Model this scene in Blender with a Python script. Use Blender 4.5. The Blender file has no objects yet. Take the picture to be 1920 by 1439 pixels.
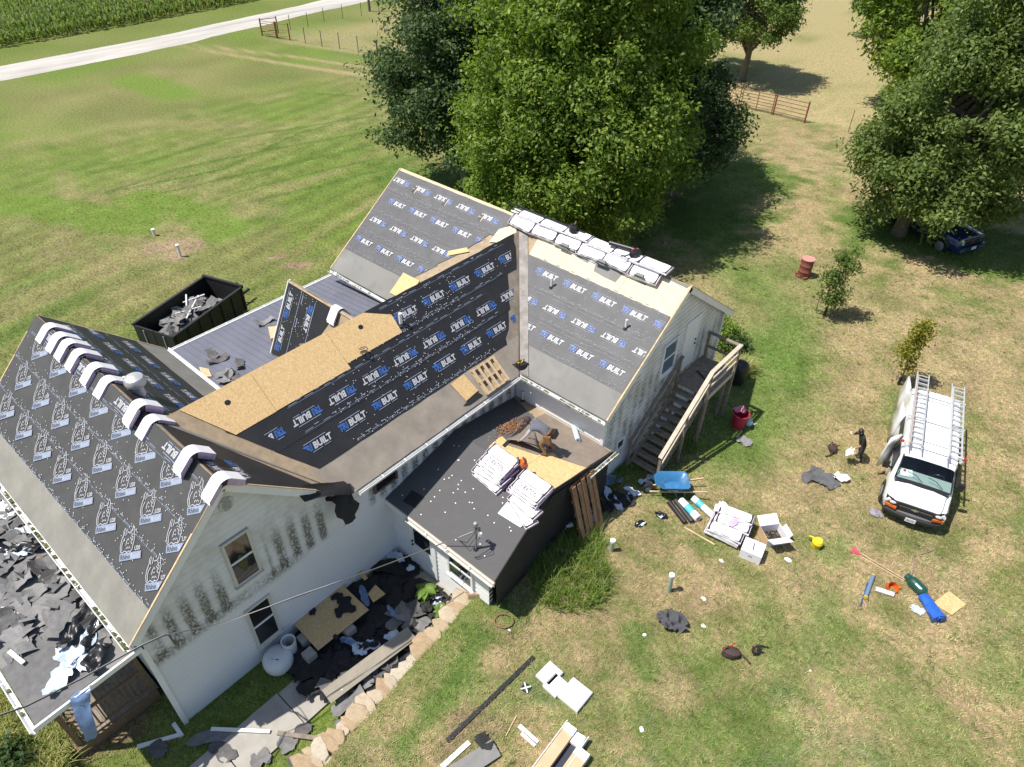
import bpy, bmesh, math, random
import numpy as np
from mathutils import Vector, Matrix, Euler, noise as mnoise
R_ = math.radians
sc = bpy.context.scene
COL = sc.collection
# ---------------------------------------------------------------- camera, sky, sun, exposure
CAMR = ((0.753088, 0.657752, 0.014848), (-0.426261, 0.470606, 0.772548), (0.501158, -0.588126, 0.634782))  # rows: right, up, back
CAMC = (14.658, -3.799, 18.330)
FPX = 1322.27
cam_d = bpy.data.cameras.new('camera'); cam = bpy.data.objects.new('camera', cam_d); COL.objects.link(cam)
M3 = Matrix(CAMR).transposed()
cam.matrix_world = Matrix.Translation(CAMC) @ M3.to_4x4()
cam_d.sensor_width = 36; cam_d.lens = FPX * 36 / 1920; cam_d.clip_end = 2500; cam_d.clip_start = 0.1
sc.camera = cam
w = bpy.data.worlds.new('World'); sc.world = w; w.use_nodes = True
nt = w.node_tree; bg = nt.nodes['Background']
sky = nt.nodes.new('ShaderNodeTexSky'); sky.sky_type = 'NISHITA'; sky.sun_disc = False
SUN = Vector((0.33, 0.37, -1.0)).normalized()
sky.sun_elevation = math.asin(-SUN.z); sky.sun_rotation = math.atan2(-SUN.x, -SUN.y)
sky.altitude = 200; sky.air_density = 1; sky.dust_density = 1.0
nt.links.new(sky.outputs[0], bg.inputs[0]); bg.inputs[1].default_value = 0.105
sd = bpy.data.lights.new('sun', 'SUN'); sd.energy = 4.8; sd.angle = R_(0.53); sd.color = (1, 0.95, 0.88)
sun = bpy.data.objects.new('sun', sd); COL.objects.link(sun)
sun.rotation_euler = SUN.to_track_quat('-Z', 'Y').to_euler(); sun.location = (-30, -30, 80)
sc.view_settings.view_transform = 'Standard'; sc.view_settings.look = 'None'
sc.view_settings.exposure = 0.40; sc.view_settings.gamma = 1; sc.view_settings.use_curve_mapping = False
sc.cycles.max_bounces = 6; sc.cycles.diffuse_bounces = 3; sc.cycles.glossy_bounces = 2; sc.cycles.transparent_max_bounces = 6

# ---------------------------------------------------------------- helpers
def ray(px, py):
    x, y = (px - 960) / FPX, (719.5 - py) / FPX
    return Vector([CAMR[0][i] * x + CAMR[1][i] * y - CAMR[2][i] for i in range(3)])
def sstep(a, b, x):
    t = min(1, max(0, (x - a) / (b - a))); return t * t * (3 - 2 * t)
def xedge(y):                       # line of the stone retaining wall
    return 6.45 - 0.09 * max(-2, min(y, 4.6)) if y > -6 else 6.6
def hgt(x, y):                      # height of the ground
    lo = sstep(-12, 4, x) if y > 18 else 0.0
    xe = xedge(y)
    st = sstep(xe - 0.12, xe + 0.38, x)
    k = sstep(5.0, 18.0, y)
    h = 0.9 * (st * (1 - k) + k * (sstep(-12, 5, x)))
    if x > 5.5: h *= 1 - 0.25 * sstep(25, 60, y)
    return h
def on_z(px, py, z):
    d = ray(px, py); c = Vector(CAMC); return c + d * ((z - c.z) / d.z)
def G(px, py, up=0.0):              # where the ground is met along a line of sight
    z = 0.5
    for _ in range(12):
        p = on_z(px, py, z); z = 0.5 * z + 0.5 * (hgt(p.x, p.y) + up)
    p = on_z(px, py, hgt(p.x, p.y) + up); return p
def on_plane(px, py, p0, n):
    d = ray(px, py); c = Vector(CAMC); n = Vector(n)
    return c + d * ((Vector(p0) - c).dot(n) / d.dot(n))
def rot(rx=0, ry=0, rz=0): return Euler((rx, ry, rz)).to_matrix()

class MB:
    def __init__(s): s.v = []; s.f = []; s.m = []
    def add(s, vs, fs, m=0):
        o = len(s.v); s.v += [tuple(v) for v in vs]
        for f in fs: s.f.append(tuple(i + o for i in f)); s.m.append(m)
        return s
    def box(s, c, size, r=None, m=0, top=None):
        x, y, z = size[0] / 2, size[1] / 2, size[2] / 2
        if r is None: r = Matrix.Identity(3)
        elif isinstance(r, (int, float)): r = rot(0, 0, r)
        t = top or 1.0
        P = [(-x, -y, -z), (x, -y, -z), (x, y, -z), (-x, y, -z), (-x * t, -y * t, z), (x * t, -y * t, z), (x * t, y * t, z), (-x * t, y * t, z)]
        P = [r @ Vector(p) + Vector(c) for p in P]
        return s.add(P, [(0, 3, 2, 1), (4, 5, 6, 7), (0, 1, 5, 4), (1, 2, 6, 5), (2, 3, 7, 6), (3, 0, 4, 7)], m)
    def beam(s, a, b, w, h, m=0, up=(0, 0, 1)):
        a, b = Vector(a), Vector(b); d = b - a; L = d.length; d.normalize()
        side = d.cross(Vector(up))
        if side.length < 1e-4: side = d.cross(Vector((1, 0, 0)))
        side.normalize(); u = side.cross(d)
        return s.box((a + b) / 2, (L, w, h), Matrix((d, side, u)).transposed(), m)
    def cyl(s, a, b, r0, r1=None, n=10, m=0, cap=True):
        a, b = Vector(a), Vector(b); r1 = r0 if r1 is None else r1
        d = (b - a).normalized(); e = d.orthogonal().normalized(); g = d.cross(e)
        P = []
        for c, r in ((a, r0), (b, r1)):
            for i in range(n):
                t = 2 * math.pi * i / n; P.append(c + e * (r * math.cos(t)) + g * (r * math.sin(t)))
        F = [(i, (i + 1) % n, n + (i + 1) % n, n + i) for i in range(n)]
        if cap: F += [tuple(range(n - 1, -1, -1)), tuple(range(n, 2 * n))]
        return s.add(P, F, m)
    def tube(s, pts, r, n=6, m=0):
        pts = [Vector(p) for p in pts]; rr = r if isinstance(r, (list, tuple)) else [r] * len(pts)
        P = []; F = []
        e = None
        for i, p in enumerate(pts):
            d = (pts[min(i + 1, len(pts) - 1)] - pts[max(i - 1, 0)]).normalized()
            e = d.orthogonal().normalized() if e is None else (e - d * e.dot(d)).normalized()
            g = d.cross(e)
            for k in range(n):
                t = 2 * math.pi * k / n; P.append(p + e * (rr[i] * math.cos(t)) + g * (rr[i] * math.sin(t)))
        for i in range(len(pts) - 1):
            for k in range(n): F.append((i * n + k, i * n + (k + 1) % n, (i + 1) * n + (k + 1) % n, (i + 1) * n + k))
        F += [tuple(range(n - 1, -1, -1)), tuple(range((len(pts) - 1) * n, len(pts) * n))]
        return s.add(P, F, m)
    def prism(s, poly, h, fr=None, m=0, base=0.0):
        """poly in 2D, extruded from base to base+h along the frame's normal; fr=(origin, ex, ey, n)"""
        if fr is None: fr = (Vector((0, 0, 0)), Vector((1, 0, 0)), Vector((0, 1, 0)), Vector((0, 0, 1)))
        o, ex, ey, n = [Vector(q) for q in fr]
        k = len(poly)
        ar = sum(poly[i][0] * poly[(i + 1) % k][1] - poly[(i + 1) % k][0] * poly[i][1] for i in range(k))
        if ar < 0: poly = poly[::-1]
        P = [o + ex * a + ey * b + n * base for a, b in poly] + [o + ex * a + ey * b + n * (base + h) for a, b in poly]
        F = [tuple(range(k - 1, -1, -1)), tuple(range(k, 2 * k))] + [(i, (i + 1) % k, k + (i + 1) % k, k + i) for i in range(k)]
        return s.add(P, F, m)
    def loft(s, rings, m=0, closed=True, caps=True):
        n = len(rings[0]); P = [p for r in rings for p in r]; F = []
        for i in range(len(rings) - 1):
            for k in range(n if closed else n - 1):
                F.append((i * n + k, i * n + (k + 1) % n, (i + 1) * n + (k + 1) % n, (i + 1) * n + k))
        if caps: F += [tuple(range(n - 1, -1, -1)), tuple(range((len(rings) - 1) * n, len(rings) * n))]
        return s.add(P, F, m)
    def lathe(s, prof, c=(0, 0, 0), n=16, m=0, r=None):
        c = Vector(c); r = r or Matrix.Identity(3)
        rings = [[r @ Vector((q * math.cos(2 * math.pi * i / n), q * math.sin(2 * math.pi * i / n), z)) + c for i in range(n)] for q, z in prof]
        return s.loft(rings, m)
    def ball(s, c, r, m=0, n=10, k=6, sq=(1, 1, 1), R=None):
        rings = []
        for j in range(k + 1):
            t = -math.pi / 2 + math.pi * j / k; q = max(0.02, math.cos(t)) * r
            ring = [Vector((q * math.cos(2 * math.pi * i / n) * sq[0], q * math.sin(2 * math.pi * i / n) * sq[1], r * math.sin(t) * sq[2])) for i in range(n)]
            rings.append([(R @ p if R else p) + Vector(c) for p in ring])
        return s.loft(rings, m)
    def grid(s, P, m=0):
        nr, nc = len(P), len(P[0]); V = [p for r in P for p in r]
        return s.add(V, [(i * nc + j, i * nc + j + 1, (i + 1) * nc + j + 1, (i + 1) * nc + j) for i in range(nr - 1) for j in range(nc - 1)], m)
    def build(s, name, mats, parent=None, smooth=False, loc=None, rz=None, thick=0):
        me = bpy.data.meshes.new(name); me.from_pydata(s.v, [], s.f)
        mats = mats if isinstance(mats, (list, tuple)) else [mats]
        for q in mats: me.materials.append(q)
        if len(mats) > 1: me.polygons.foreach_set('material_index', s.m)
        if smooth: me.polygons.foreach_set('use_smooth', [True] * len(s.f))
        me.update()
        o = bpy.data.objects.new(name, me); COL.objects.link(o)
        if parent: o.parent = parent
        if loc is not None: o.location = loc
        if rz is not None: o.rotation_euler = (0, 0, rz) if isinstance(rz, (int, float)) else rz
        if smooth == 'auto': me.set_sharp_from_angle(angle=R_(40))
        if thick:
            md = o.modifiers.new('thickness', 'SOLIDIFY'); md.thickness = thick; md.offset = 0
        return o
def fast(name, V, F, mats, parent=None, midx=None, smooth=False):
    """V (n,3) array, F (m,4) or (m,3) array"""
    me = bpy.data.meshes.new(name); V = np.asarray(V, np.float32); F = np.asarray(F, np.int32); k = F.shape[1]
    me.vertices.add(len(V)); me.vertices.foreach_set('co', V.ravel())
    me.loops.add(F.size); me.loops.foreach_set('vertex_index', F.ravel())
    me.polygons.add(len(F)); me.polygons.foreach_set('loop_start', np.arange(0, F.size, k, dtype=np.int32))
    for q in (mats if isinstance(mats, (list, tuple)) else [mats]): me.materials.append(q)
    if midx is not None: me.polygons.foreach_set('material_index', np.asarray(midx, np.int32))
    if smooth: me.polygons.foreach_set('use_smooth', np.ones(len(F), bool))
    me.update(calc_edges=True)
    o = bpy.data.objects.new(name, me); COL.objects.link(o)
    if parent: o.parent = parent
    return o
def tag(o, label=None, cat=None, group=None, kind=None):
    if label: o['label'] = label
    if cat: o['category'] = cat
    if group: o['group'] = group
    if kind: o['kind'] = kind
    return o
def thing(name, label, cat, loc=(0, 0, 0), rz=0, group=None):
    o = bpy.data.objects.new(name, None); COL.objects.link(o); o.location = loc; o.empty_display_size = 0.2
    o.rotation_euler = (0, 0, rz) if isinstance(rz, (int, float)) else rz
    return tag(o, label, cat, group)
def dup(root, loc, rz=0, label=None, group=None, scale=None):
    r = root.copy(); COL.objects.link(r); r.location = loc
    r.rotation_euler = (0, 0, rz) if isinstance(rz, (int, float)) else rz
    if scale: r.scale = scale if isinstance(scale, tuple) else (scale,) * 3
    if label: r['label'] = label
    if group: r['group'] = group
    for ch in list(root.children):
        c = ch.copy(); COL.objects.link(c); c.parent = r
        for g in list(ch.children):
            d = g.copy(); COL.objects.link(d); d.parent = c
    return r

# ---------------------------------------------------------------- materials
MATS = {}
def mat(name, col=(0.5, 0.5, 0.5), rough=0.7, var=0.0, scale=4.0, bump=0.0, bscale=30.0, spec=0.5, metal=0.0, dirt=None, dscale=1.5, damt=0.5, stretch=None, detail=5, coat=0):
    if name in MATS: return MATS[name]
    m = bpy.data.materials.new(name); m.use_nodes = True; t = m.node_tree; b = t.nodes['Principled BSDF']
    b.inputs['Base Color'].default_value = (*col, 1); b.inputs['Roughness'].default_value = rough
    b.inputs['Specular IOR Level'].default_value = spec; b.inputs['Metallic'].default_value = metal
    if coat: b.inputs['Coat Weight'].default_value = coat
    tc = t.nodes.new('ShaderNodeTexCoord'); src = tc.outputs['Object']
    if stretch:
        mp = t.nodes.new('ShaderNodeMapping'); mp.inputs['Scale'].default_value = stretch; t.links.new(src, mp.inputs[0]); src = mp.outputs[0]
    def nz(s, d=detail):
        n = t.nodes.new('ShaderNodeTexNoise'); n.inputs['Scale'].default_value = s; n.inputs['Detail'].default_value = d; n.inputs['Roughness'].default_value = 0.65
        t.links.new(src, n.inputs['Vector']); return n.outputs['Fac']
    out = None
    if var:
        mr = t.nodes.new('ShaderNodeMapRange'); mr.inputs[1].default_value = 0.3; mr.inputs[2].default_value = 0.7
        mr.inputs[3].default_value = 1 - var; mr.inputs[4].default_value = 1 + var; t.links.new(nz(scale), mr.inputs[0])
        vm = t.nodes.new('ShaderNodeVectorMath'); vm.operation = 'SCALE'; vm.inputs[0].default_value = col; t.links.new(mr.outputs[0], vm.inputs['Scale'])
        out = vm.outputs[0]
    if dirt:
        mr = t.nodes.new('ShaderNodeMapRange'); mr.inputs[1].default_value = 0.5; mr.inputs[2].default_value = 0.72; mr.inputs[3].default_value = 0; mr.inputs[4].default_value = damt
        t.links.new(nz(dscale), mr.inputs[0])
        mx = t.nodes.new('ShaderNodeMix'); mx.data_type = 'RGBA'; t.links.new(mr.outputs[0], mx.inputs[0]); mx.inputs[6].default_value = (*col, 1); mx.inputs[7].default_value = (*dirt, 1)
        if out: t.links.new(out, mx.inputs[6])
        out = mx.outputs[2]
    if out: t.links.new(out, b.inputs['Base Color'])
    if bump:
        bp = t.nodes.new('ShaderNodeBump'); bp.inputs['Strength'].default_value = bump; bp.inputs['Distance'].default_value = 0.02
        t.links.new(nz(bscale), bp.inputs['Height']); t.links.new(bp.outputs[0], b.inputs['Normal'])
    MATS[name] = m; return m
def leaf_mat(name, c1, c2, c3=None, trans=0.35, rough=0.55):
    m = bpy.data.materials.new(name); m.use_nodes = True; t = m.node_tree; b = t.nodes['Principled BSDF']
    g = t.nodes.new('ShaderNodeNewGeometry'); cr = t.nodes.new('ShaderNodeValToRGB'); e = cr.color_ramp.elements
    e[0].color = (*c1, 1); e[1].color = (*c2, 1)
    if c3: q = cr.color_ramp.elements.new(0.85); q.color = (*c2, 1); e[-1].color = (*c3, 1)
    t.links.new(g.outputs['Random Per Island'], cr.inputs[0])
    tr = t.nodes.new('ShaderNodeBsdfTranslucent'); mx = t.nodes.new('ShaderNodeMixShader'); mx.inputs[0].default_value = trans
    hs = t.nodes.new('ShaderNodeHueSaturation'); hs.inputs['Value'].default_value = 1.5; hs.inputs['Saturation'].default_value = 1.1
    t.links.new(cr.outputs[0], hs.inputs['Color']); t.links.new(hs.outputs[0], tr.inputs[0])
    t.links.new(cr.outputs[0], b.inputs['Base Color']); b.inputs['Roughness'].default_value = rough; b.inputs['Specular IOR Level'].default_value = 0.35
    t.links.new(b.outputs[0], mx.inputs[1]); t.links.new(tr.outputs[0], mx.inputs[2]); t.links.new(mx.outputs[0], t.nodes['Material Output'].inputs[0])
    MATS[name] = m; return m
WHITE = mat('white_paint', (0.78, 0.78, 0.76), 0.45, var=0.05, scale=3)
BLACK = mat('black_plastic', (0.02, 0.02, 0.022), 0.4)
WOODG = mat('weathered_wood', (0.23, 0.19, 0.15), 0.85, var=0.3, scale=6, stretch=(1, 1, 1), bump=0.3)
PINE = mat('raw_pine', (0.55, 0.40, 0.24), 0.75, var=0.25, scale=9)
OLDPINE = mat('old_pallet_wood', (0.30, 0.17, 0.09), 0.8, var=0.3, scale=7)
def osb_mat():
    m = bpy.data.materials.new('osb'); m.use_nodes = True; t = m.node_tree; b = t.nodes['Principled BSDF']; b.inputs['Roughness'].default_value = 0.75
    tc = t.nodes.new('ShaderNodeTexCoord'); v = t.nodes.new('ShaderNodeTexVoronoi'); v.inputs['Scale'].default_value = 26
    mp = t.nodes.new('ShaderNodeMapping'); mp.inputs['Scale'].default_value = (1, 1.9, 1.4); mp.inputs['Rotation'].default_value = (0.2, 0.3, 0.7)
    nz = t.nodes.new('ShaderNodeTexNoise'); nz.inputs['Scale'].default_value = 5; nz.inputs['Detail'].default_value = 6
    t.links.new(tc.outputs['Object'], nz.inputs[0]); t.links.new(tc.outputs['Object'], mp.inputs[0])
    ad = t.nodes.new('ShaderNodeMixRGB'); ad.blend_type = 'ADD'; ad.inputs[0].default_value = 0.35
    t.links.new(mp.outputs[0], ad.inputs[1]); t.links.new(nz.outputs['Color'], ad.inputs[2]); t.links.new(ad.outputs[0], v.inputs['Vector'])
    cr = t.nodes.new('ShaderNodeValToRGB'); e = cr.color_ramp.elements
    e[0].color = (0.54, 0.345, 0.145, 1); e[1].color = (0.72, 0.52, 0.27, 1); q = e.new(0.5); q.color = (0.635, 0.43, 0.20, 1)
    sp = t.nodes.new('ShaderNodeSeparateColor'); t.links.new(v.outputs['Color'], sp.inputs[0]); t.links.new(sp.outputs[0], cr.inputs[0])
    t.links.new(cr.outputs[0], b.inputs['Base Color']); MATS['osb'] = m; return m
OSB = osb_mat()
# ---------------------------------------------------------------- ground
rng = np.random.default_rng(7)
def vnoise(x, y, s, seed):
    g = np.random.default_rng(seed).random((256, 256)); u, v = x / s, y / s
    i, j = np.floor(u).astype(int), np.floor(v).astype(int); a, b = u - i, v - j
    a = a * a * (3 - 2 * a); b = b * b * (3 - 2 * b)
    q = lambda di, dj: g[(i + di) % 256, (j + dj) % 256]
    return (q(0, 0) * (1 - a) + q(1, 0) * a) * (1 - b) + (q(0, 1) * (1 - a) + q(1, 1) * a) * b
def fbm(x, y, s, seed, o=4):
    r = 0; t = 0
    for k in range(o): w_ = 0.55 ** k; r = r + w_ * vnoise(x, y, s / 2 ** k, seed + k); t += w_
    return r / t
def ss(a, b, x):
    t = np.clip((x - a) / (b - a), 0, 1); return t * t * (3 - 2 * t)
def axis(lo, hi, step, far0, far1):
    a = list(np.arange(lo, hi, step)); s = step; p = a[-1]
    while p < far1: s *= 1.12; p += s; a.append(p)
    s = step; p = a[0]; b = []
    while p > far0: s *= 1.12; p -= s; b.append(p)
    return np.array(b[::-1] + a)
xs = axis(-32, 24, 0.2, -900, 700); ys = axis(-9, 46, 0.2, -500, 1100)
X, Y = np.meshgrid(xs, ys, indexing='ij')
Z = np.vectorize(hgt)(X, Y)
Z = Z + 0.05 * (fbm(X, Y, 3.0, 50) - 0.5) * ss(6.8, 7.6, X + 0.0 * Y) + 0.06 * (fbm(X, Y, 4, 51) - .5) * ss(-3, -9, X) + 0.06 * (fbm(X, Y, 15, 52) - .5) * ss(20, 40, Y)
def seg_d(X, Y, pts):
    d = np.full(X.shape, 1e9)
    for (x0, y0), (x1, y1) in zip(pts, pts[1:]):
        dx, dy = x1 - x0, y1 - y0; t = np.clip(((X - x0) * dx + (Y - y0) * dy) / (dx * dx + dy * dy + 1e-9), 0, 1)
        d = np.minimum(d, np.hypot(X - x0 - t * dx, Y - y0 - t * dy))
    return d
n1 = fbm(X, Y, 9, 1); n2 = fbm(X, Y, 2.2, 11); n3 = fbm(X, Y, 0.8, 21, 3); n4 = fbm(X, Y, 25, 31); n5 = fbm(X, Y, .5, 41, 2)
near_ = ss(62, 46, Y) * ss(-46, -33, X); n3 = .5 + (n3 - .5) * near_; n5 = .5 + (n5 - .5) * near_; n2 = .5 + (n2 - .5) * (.35 + .65 * near_)
LUSH = np.array([.085, .150, .028]); YG = np.array([.136, .178, .042]); OLIVE = np.array([.175, .178, .066]); TAN = np.array([.300, .235, .130])
STRAW = np.array([.330, .270, .145]); DIRT = np.array([.270, .195, .130]); BLUEG = np.array([.10, .15, .06])
def lerp(a, b, t): return a * (1 - t[..., None]) + b * t[..., None]
C = lerp(YG, OLIVE, ss(.35, .65, n1))
dry = 0.62 * n2 + 0.38 * n3
right = ss(5.6, 8.0, X) * ss(60, 20, Y)
back = ss(17, 20, Y) * ss(-12, -2, X)
dr = np.maximum(right, back)
nr_ = ss(20, 3, Y)                                # greener patches towards the house and the camera
C = lerp(C, lerp(OLIVE, TAN, ss(.34, .66, dry + .13 * (n1 - .5) + .105 - 0.03 * nr_ + .35 * (n5 - .5))), dr)
C = lerp(C, LUSH * 1.05, dr * ss(.54, .72, fbm(X, Y, 2.6, 61) + .25 * (n5 - .5)) * .55)
C = lerp(C, BLUEG, dr * ss(.58, .72, fbm(X, Y, 1.9, 71) + .2 * (n5 - .5)) * .55 * nr_)
# greener band beside the house and the far wing
C = lerp(C, LUSH * 1.1, ss(4.5, 0.8, seg_d(X, Y, [(8.5, 15), (8.3, 19), (7, 24), (2, 27)]) + 2 * n2) * .75)
C = lerp(C, TAN, ss(1.8, .5, seg_d(X, Y, [(12.5, 15), (11, 21), (8.2, 28), (3, 33)]) + 1.5 * (n3 - .3)) * .5)
# left lawn: mowing streaks run along the road (nearly the Y axis)
left = ss(-4, -8, X)
st = vnoise(X + .12 * Y + 1.2 * n1, Y * .035, 1.5, 81)
C = lerp(C, LUSH, left * ss(.62, .85, st) * .55 * ss(.3, .6, n4))
C = lerp(C, TAN, left * ss(.66, .9, vnoise(X + .12 * Y, Y * .04, 1.1, 83)) * .22)
C = C * (1 + left * .10 * np.sin((X + .12 * Y) * 2 * np.pi / 1.5))[..., None]
C = lerp(C, TAN, left * ss(.52, .74, fbm(X, Y, 6, 91) + .25 * (n3 - .5)) * .24)
def P2(*q): return [tuple(G(a, b)[:2]) for a, b in q]
def stroke(px, wd, col, k=1.0, nz=0.5):
    global C
    d = seg_d(X, Y, P2(*px)) + nz * wd * (n3 - .5) * 2 + nz * wd * (n2 - .5)
    C = lerp(C, np.array(col), ss(wd, wd * .35, d) * k)
DG = LUSH * .85
for px, wd in (([(235, 355), (420, 318), (560, 250), (620, 235)], .42), ([(165, 325), (280, 303), (420, 262), (560, 240), (720, 215)], .5), ([(200, 362), (330, 318), (500, 282), (720, 243)], .55),
               ([(270, 372), (420, 335), (560, 305), (740, 262)], .5), ([(345, 402), (470, 378), (600, 350), (720, 318)], .55), ([(350, 395), (440, 362), (600, 322), (700, 300)], .3),
               ([(80, 280), (170, 262), (300, 228), (420, 208), (560, 175), (660, 180)], .42), ([(120, 330), (200, 300)], .7)):
    stroke(px, wd * .6, DG, .62, .2)
for px, wd in (([(300, 425), (520, 395)], .9), ([(390, 410), (500, 360), (640, 322)], .5), ([(350, 540), (250, 480), (230, 430)], 1.0), ([(90, 500), (140, 400), (120, 330)], 1.0), ([(30, 270), (140, 255), (250, 232), (390, 232)], .8),
               ([(90, 275), (300, 245), (480, 235)], .35), ([(480, 190), (530, 178)], .8), ([(300, 480), (420, 440)], 1.2), ([(170, 480), (250, 560)], 1.4), ([(560, 470), (620, 420), (700, 380)], .5), ([(640, 420), (700, 375), (760, 330)], .35)):
    stroke(px, wd, TAN, .32)
for px, wd in (([(310, 82), (400, 98), (520, 118), (640, 138), (760, 152)], .5), ([(300, 78), (420, 92), (560, 108), (760, 140)], .45), ([(480, 112), (620, 132), (720, 146)], .4)): stroke(px, wd, TAN * 1.05, .8)
for px, wd in (([(60, 160), (150, 135), (290, 112), (400, 88)], 1.6), ([(380, 72), (440, 70), (470, 68)], 1.6), ([(250, 150), (330, 175)], 2.5), ([(30, 380), (150, 400), (260, 420)], 2.0), ([(260, 370), (370, 395), (430, 430)], 2.0)): stroke(px, wd, YG * np.array([.95, 1.12, .8]), .8)
stroke([(290, 462), (350, 460), (330, 480)], 1.0, DIRT * 1.1, .9); stroke([(545, 498), (575, 497)], .5, DIRT, .9); stroke([(510, 485), (530, 480)], .4, DIRT, .7)
# lot by the septic pipes, courtyard, flower bed
for px, wd in (([(1190, 1000), (1230, 1035)], .45), ([(1130, 1030), (1180, 1065)], .4), ([(1215, 1100), (1270, 1120)], .8), ([(1160, 1190), (1180, 1170)], .4), ([(1200, 1250), (1260, 1300)], .7), ([(1000, 1080), (1080, 1050)], .3), ([(1060, 1150), (1130, 1160)], .4), ([(960, 1170), (1010, 1200)], .35), ([(1255, 950), (1290, 960)], .4)): stroke(px, wd, TAN * .95, .75)
for px, wd in (([(930, 1130), (960, 1160)], .5), ([(900, 1200), (850, 1290), (760, 1400)], .55), ([(1190, 1190), (1210, 1260)], .5), ([(1130, 860), (1180, 900), (1290, 940)], .5), ([(1010, 980), (1100, 1030)], .7)): stroke(px, wd, LUSH * .95, .75)
stroke([(580, 1325), (600, 1320)], .25, STRAW, .9); stroke([(170, 1400), (250, 1360)], .5, DIRT * .8, .8)
stroke([(845, 1400), (870, 1330), (930, 1360)], .35, DIRT * .9, .6); stroke([(1395, 145), (1340, 165)], 2.5, DIRT, .5)
for px in ((1553, 592), (1640, 700)): stroke([px, (px[0] + 6, px[1] + 2)], .5, STRAW, .6)
stroke([(1500, 520), (1520, 520)], .4, DIRT, .5)
for px, wd in (([(1250, 330), (1400, 330), (1300, 420)], 4.5), ([(1640, 440), (1800, 460), (1900, 470)], 4.0), ([(760, 330), (830, 350)], 3.0)): stroke(px, wd, LUSH, .8)  # lush grass under the trees, painted in to deepen their shade
# far field beyond the red fence: dry pasture
FY = 50.5
fld = ss(FY - .3, FY + .5, Y + .5 * (n3 - .5)) * ss(-46, -44, X)
fld = np.maximum(fld, ss(37.5, 38.3, Y - (X + 50) * .30 + .5 * (n3 - .5)) * ss(-53.5, -51, X) * ss(-8, -9, X))
C = lerp(C, lerp(lerp(STRAW, OLIVE * 1.1, ss(.52, .68, fbm(X, Y, 5, 95))), STRAW * 1.08, ss(.45, .7, n3)), fld * .95)
C = lerp(C, OLIVE, fld * ss(-20, -45, X) * .45)
C = lerp(C, YG * .9, ss(-53.5, -57, X) * .5)
C = C * (0.80 + 0.40 * n3[..., None]) * (1 + .2 * (fbm(X, Y, .45, 99, 2) - .5) * near_)[..., None]
nx, ny = X.shape
idx = np.arange(nx * ny).reshape(nx, ny)
F = np.stack([idx[:-1, :-1], idx[1:, :-1], idx[1:, 1:], idx[:-1, 1:]], -1).reshape(-1, 4)
def ground_mat():
    m = bpy.data.materials.new('lawn'); m.use_nodes = True; t = m.node_tree; b = t.nodes['Principled BSDF']
    b.inputs['Roughness'].default_value = 0.95; b.inputs['Specular IOR Level'].default_value = 0.1
    at = t.nodes.new('ShaderNodeAttribute'); at.attribute_name = 'lawn'
    tc = t.nodes.new('ShaderNodeTexCoord')
    def nz(s, d=4):
        n = t.nodes.new('ShaderNodeTexNoise'); n.inputs['Scale'].default_value = s; n.inputs['Detail'].default_value = d; n.inputs['Roughness'].default_value = .75
        t.links.new(tc.outputs['Object'], n.inputs[0]); return n.outputs['Fac']
    mr = t.nodes.new('ShaderNodeMapRange'); mr.inputs[1].default_value = .3; mr.inputs[2].default_value = .7; mr.inputs[3].default_value = .62; mr.inputs[4].default_value = 1.38
    t.links.new(nz(9, 6), mr.inputs[0])
    vm = t.nodes.new('ShaderNodeVectorMath'); vm.operation = 'SCALE'; t.links.new(at.outputs['Color'], vm.inputs[0]); t.links.new(mr.outputs[0], vm.inputs['Scale'])
    mr2 = t.nodes.new('ShaderNodeMapRange'); mr2.inputs[1].default_value = .40; mr2.inputs[2].default_value = .60; t.links.new(nz(4.5, 7), mr2.inputs[0])
    tn = t.nodes.new('ShaderNodeMix'); tn.data_type = 'RGBA'; tn.inputs[6].default_value = (.74, .97, .62, 1); tn.inputs[7].default_value = (1.22, 1.05, 1.25, 1); t.links.new(mr2.outputs[0], tn.inputs[0])
    ml = t.nodes.new('ShaderNodeMix'); ml.data_type = 'RGBA'; ml.blend_type = 'MULTIPLY'; ml.inputs[0].default_value = 1; t.links.new(vm.outputs[0], ml.inputs[6]); t.links.new(tn.outputs[2], ml.inputs[7])
    t.links.new(ml.outputs[2], b.inputs['Base Color'])
    bp = t.nodes.new('ShaderNodeBump'); bp.inputs['Strength'].default_value = .7; bp.inputs['Distance'].default_value = .06
    t.links.new(nz(14, 6), bp.inputs['Height']); t.links.new(bp.outputs[0], b.inputs['Normal']); return m
LAWN = ground_mat()
ground = fast('ground', np.stack([X, Y, Z], -1).reshape(-1, 3), F, LAWN, smooth=True); tag(ground, kind='structure')
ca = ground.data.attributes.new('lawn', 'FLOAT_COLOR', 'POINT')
ca.data.foreach_set('color', np.concatenate([C, np.ones(C.shape[:2] + (1,))], -1).astype(np.float32).ravel())
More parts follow.
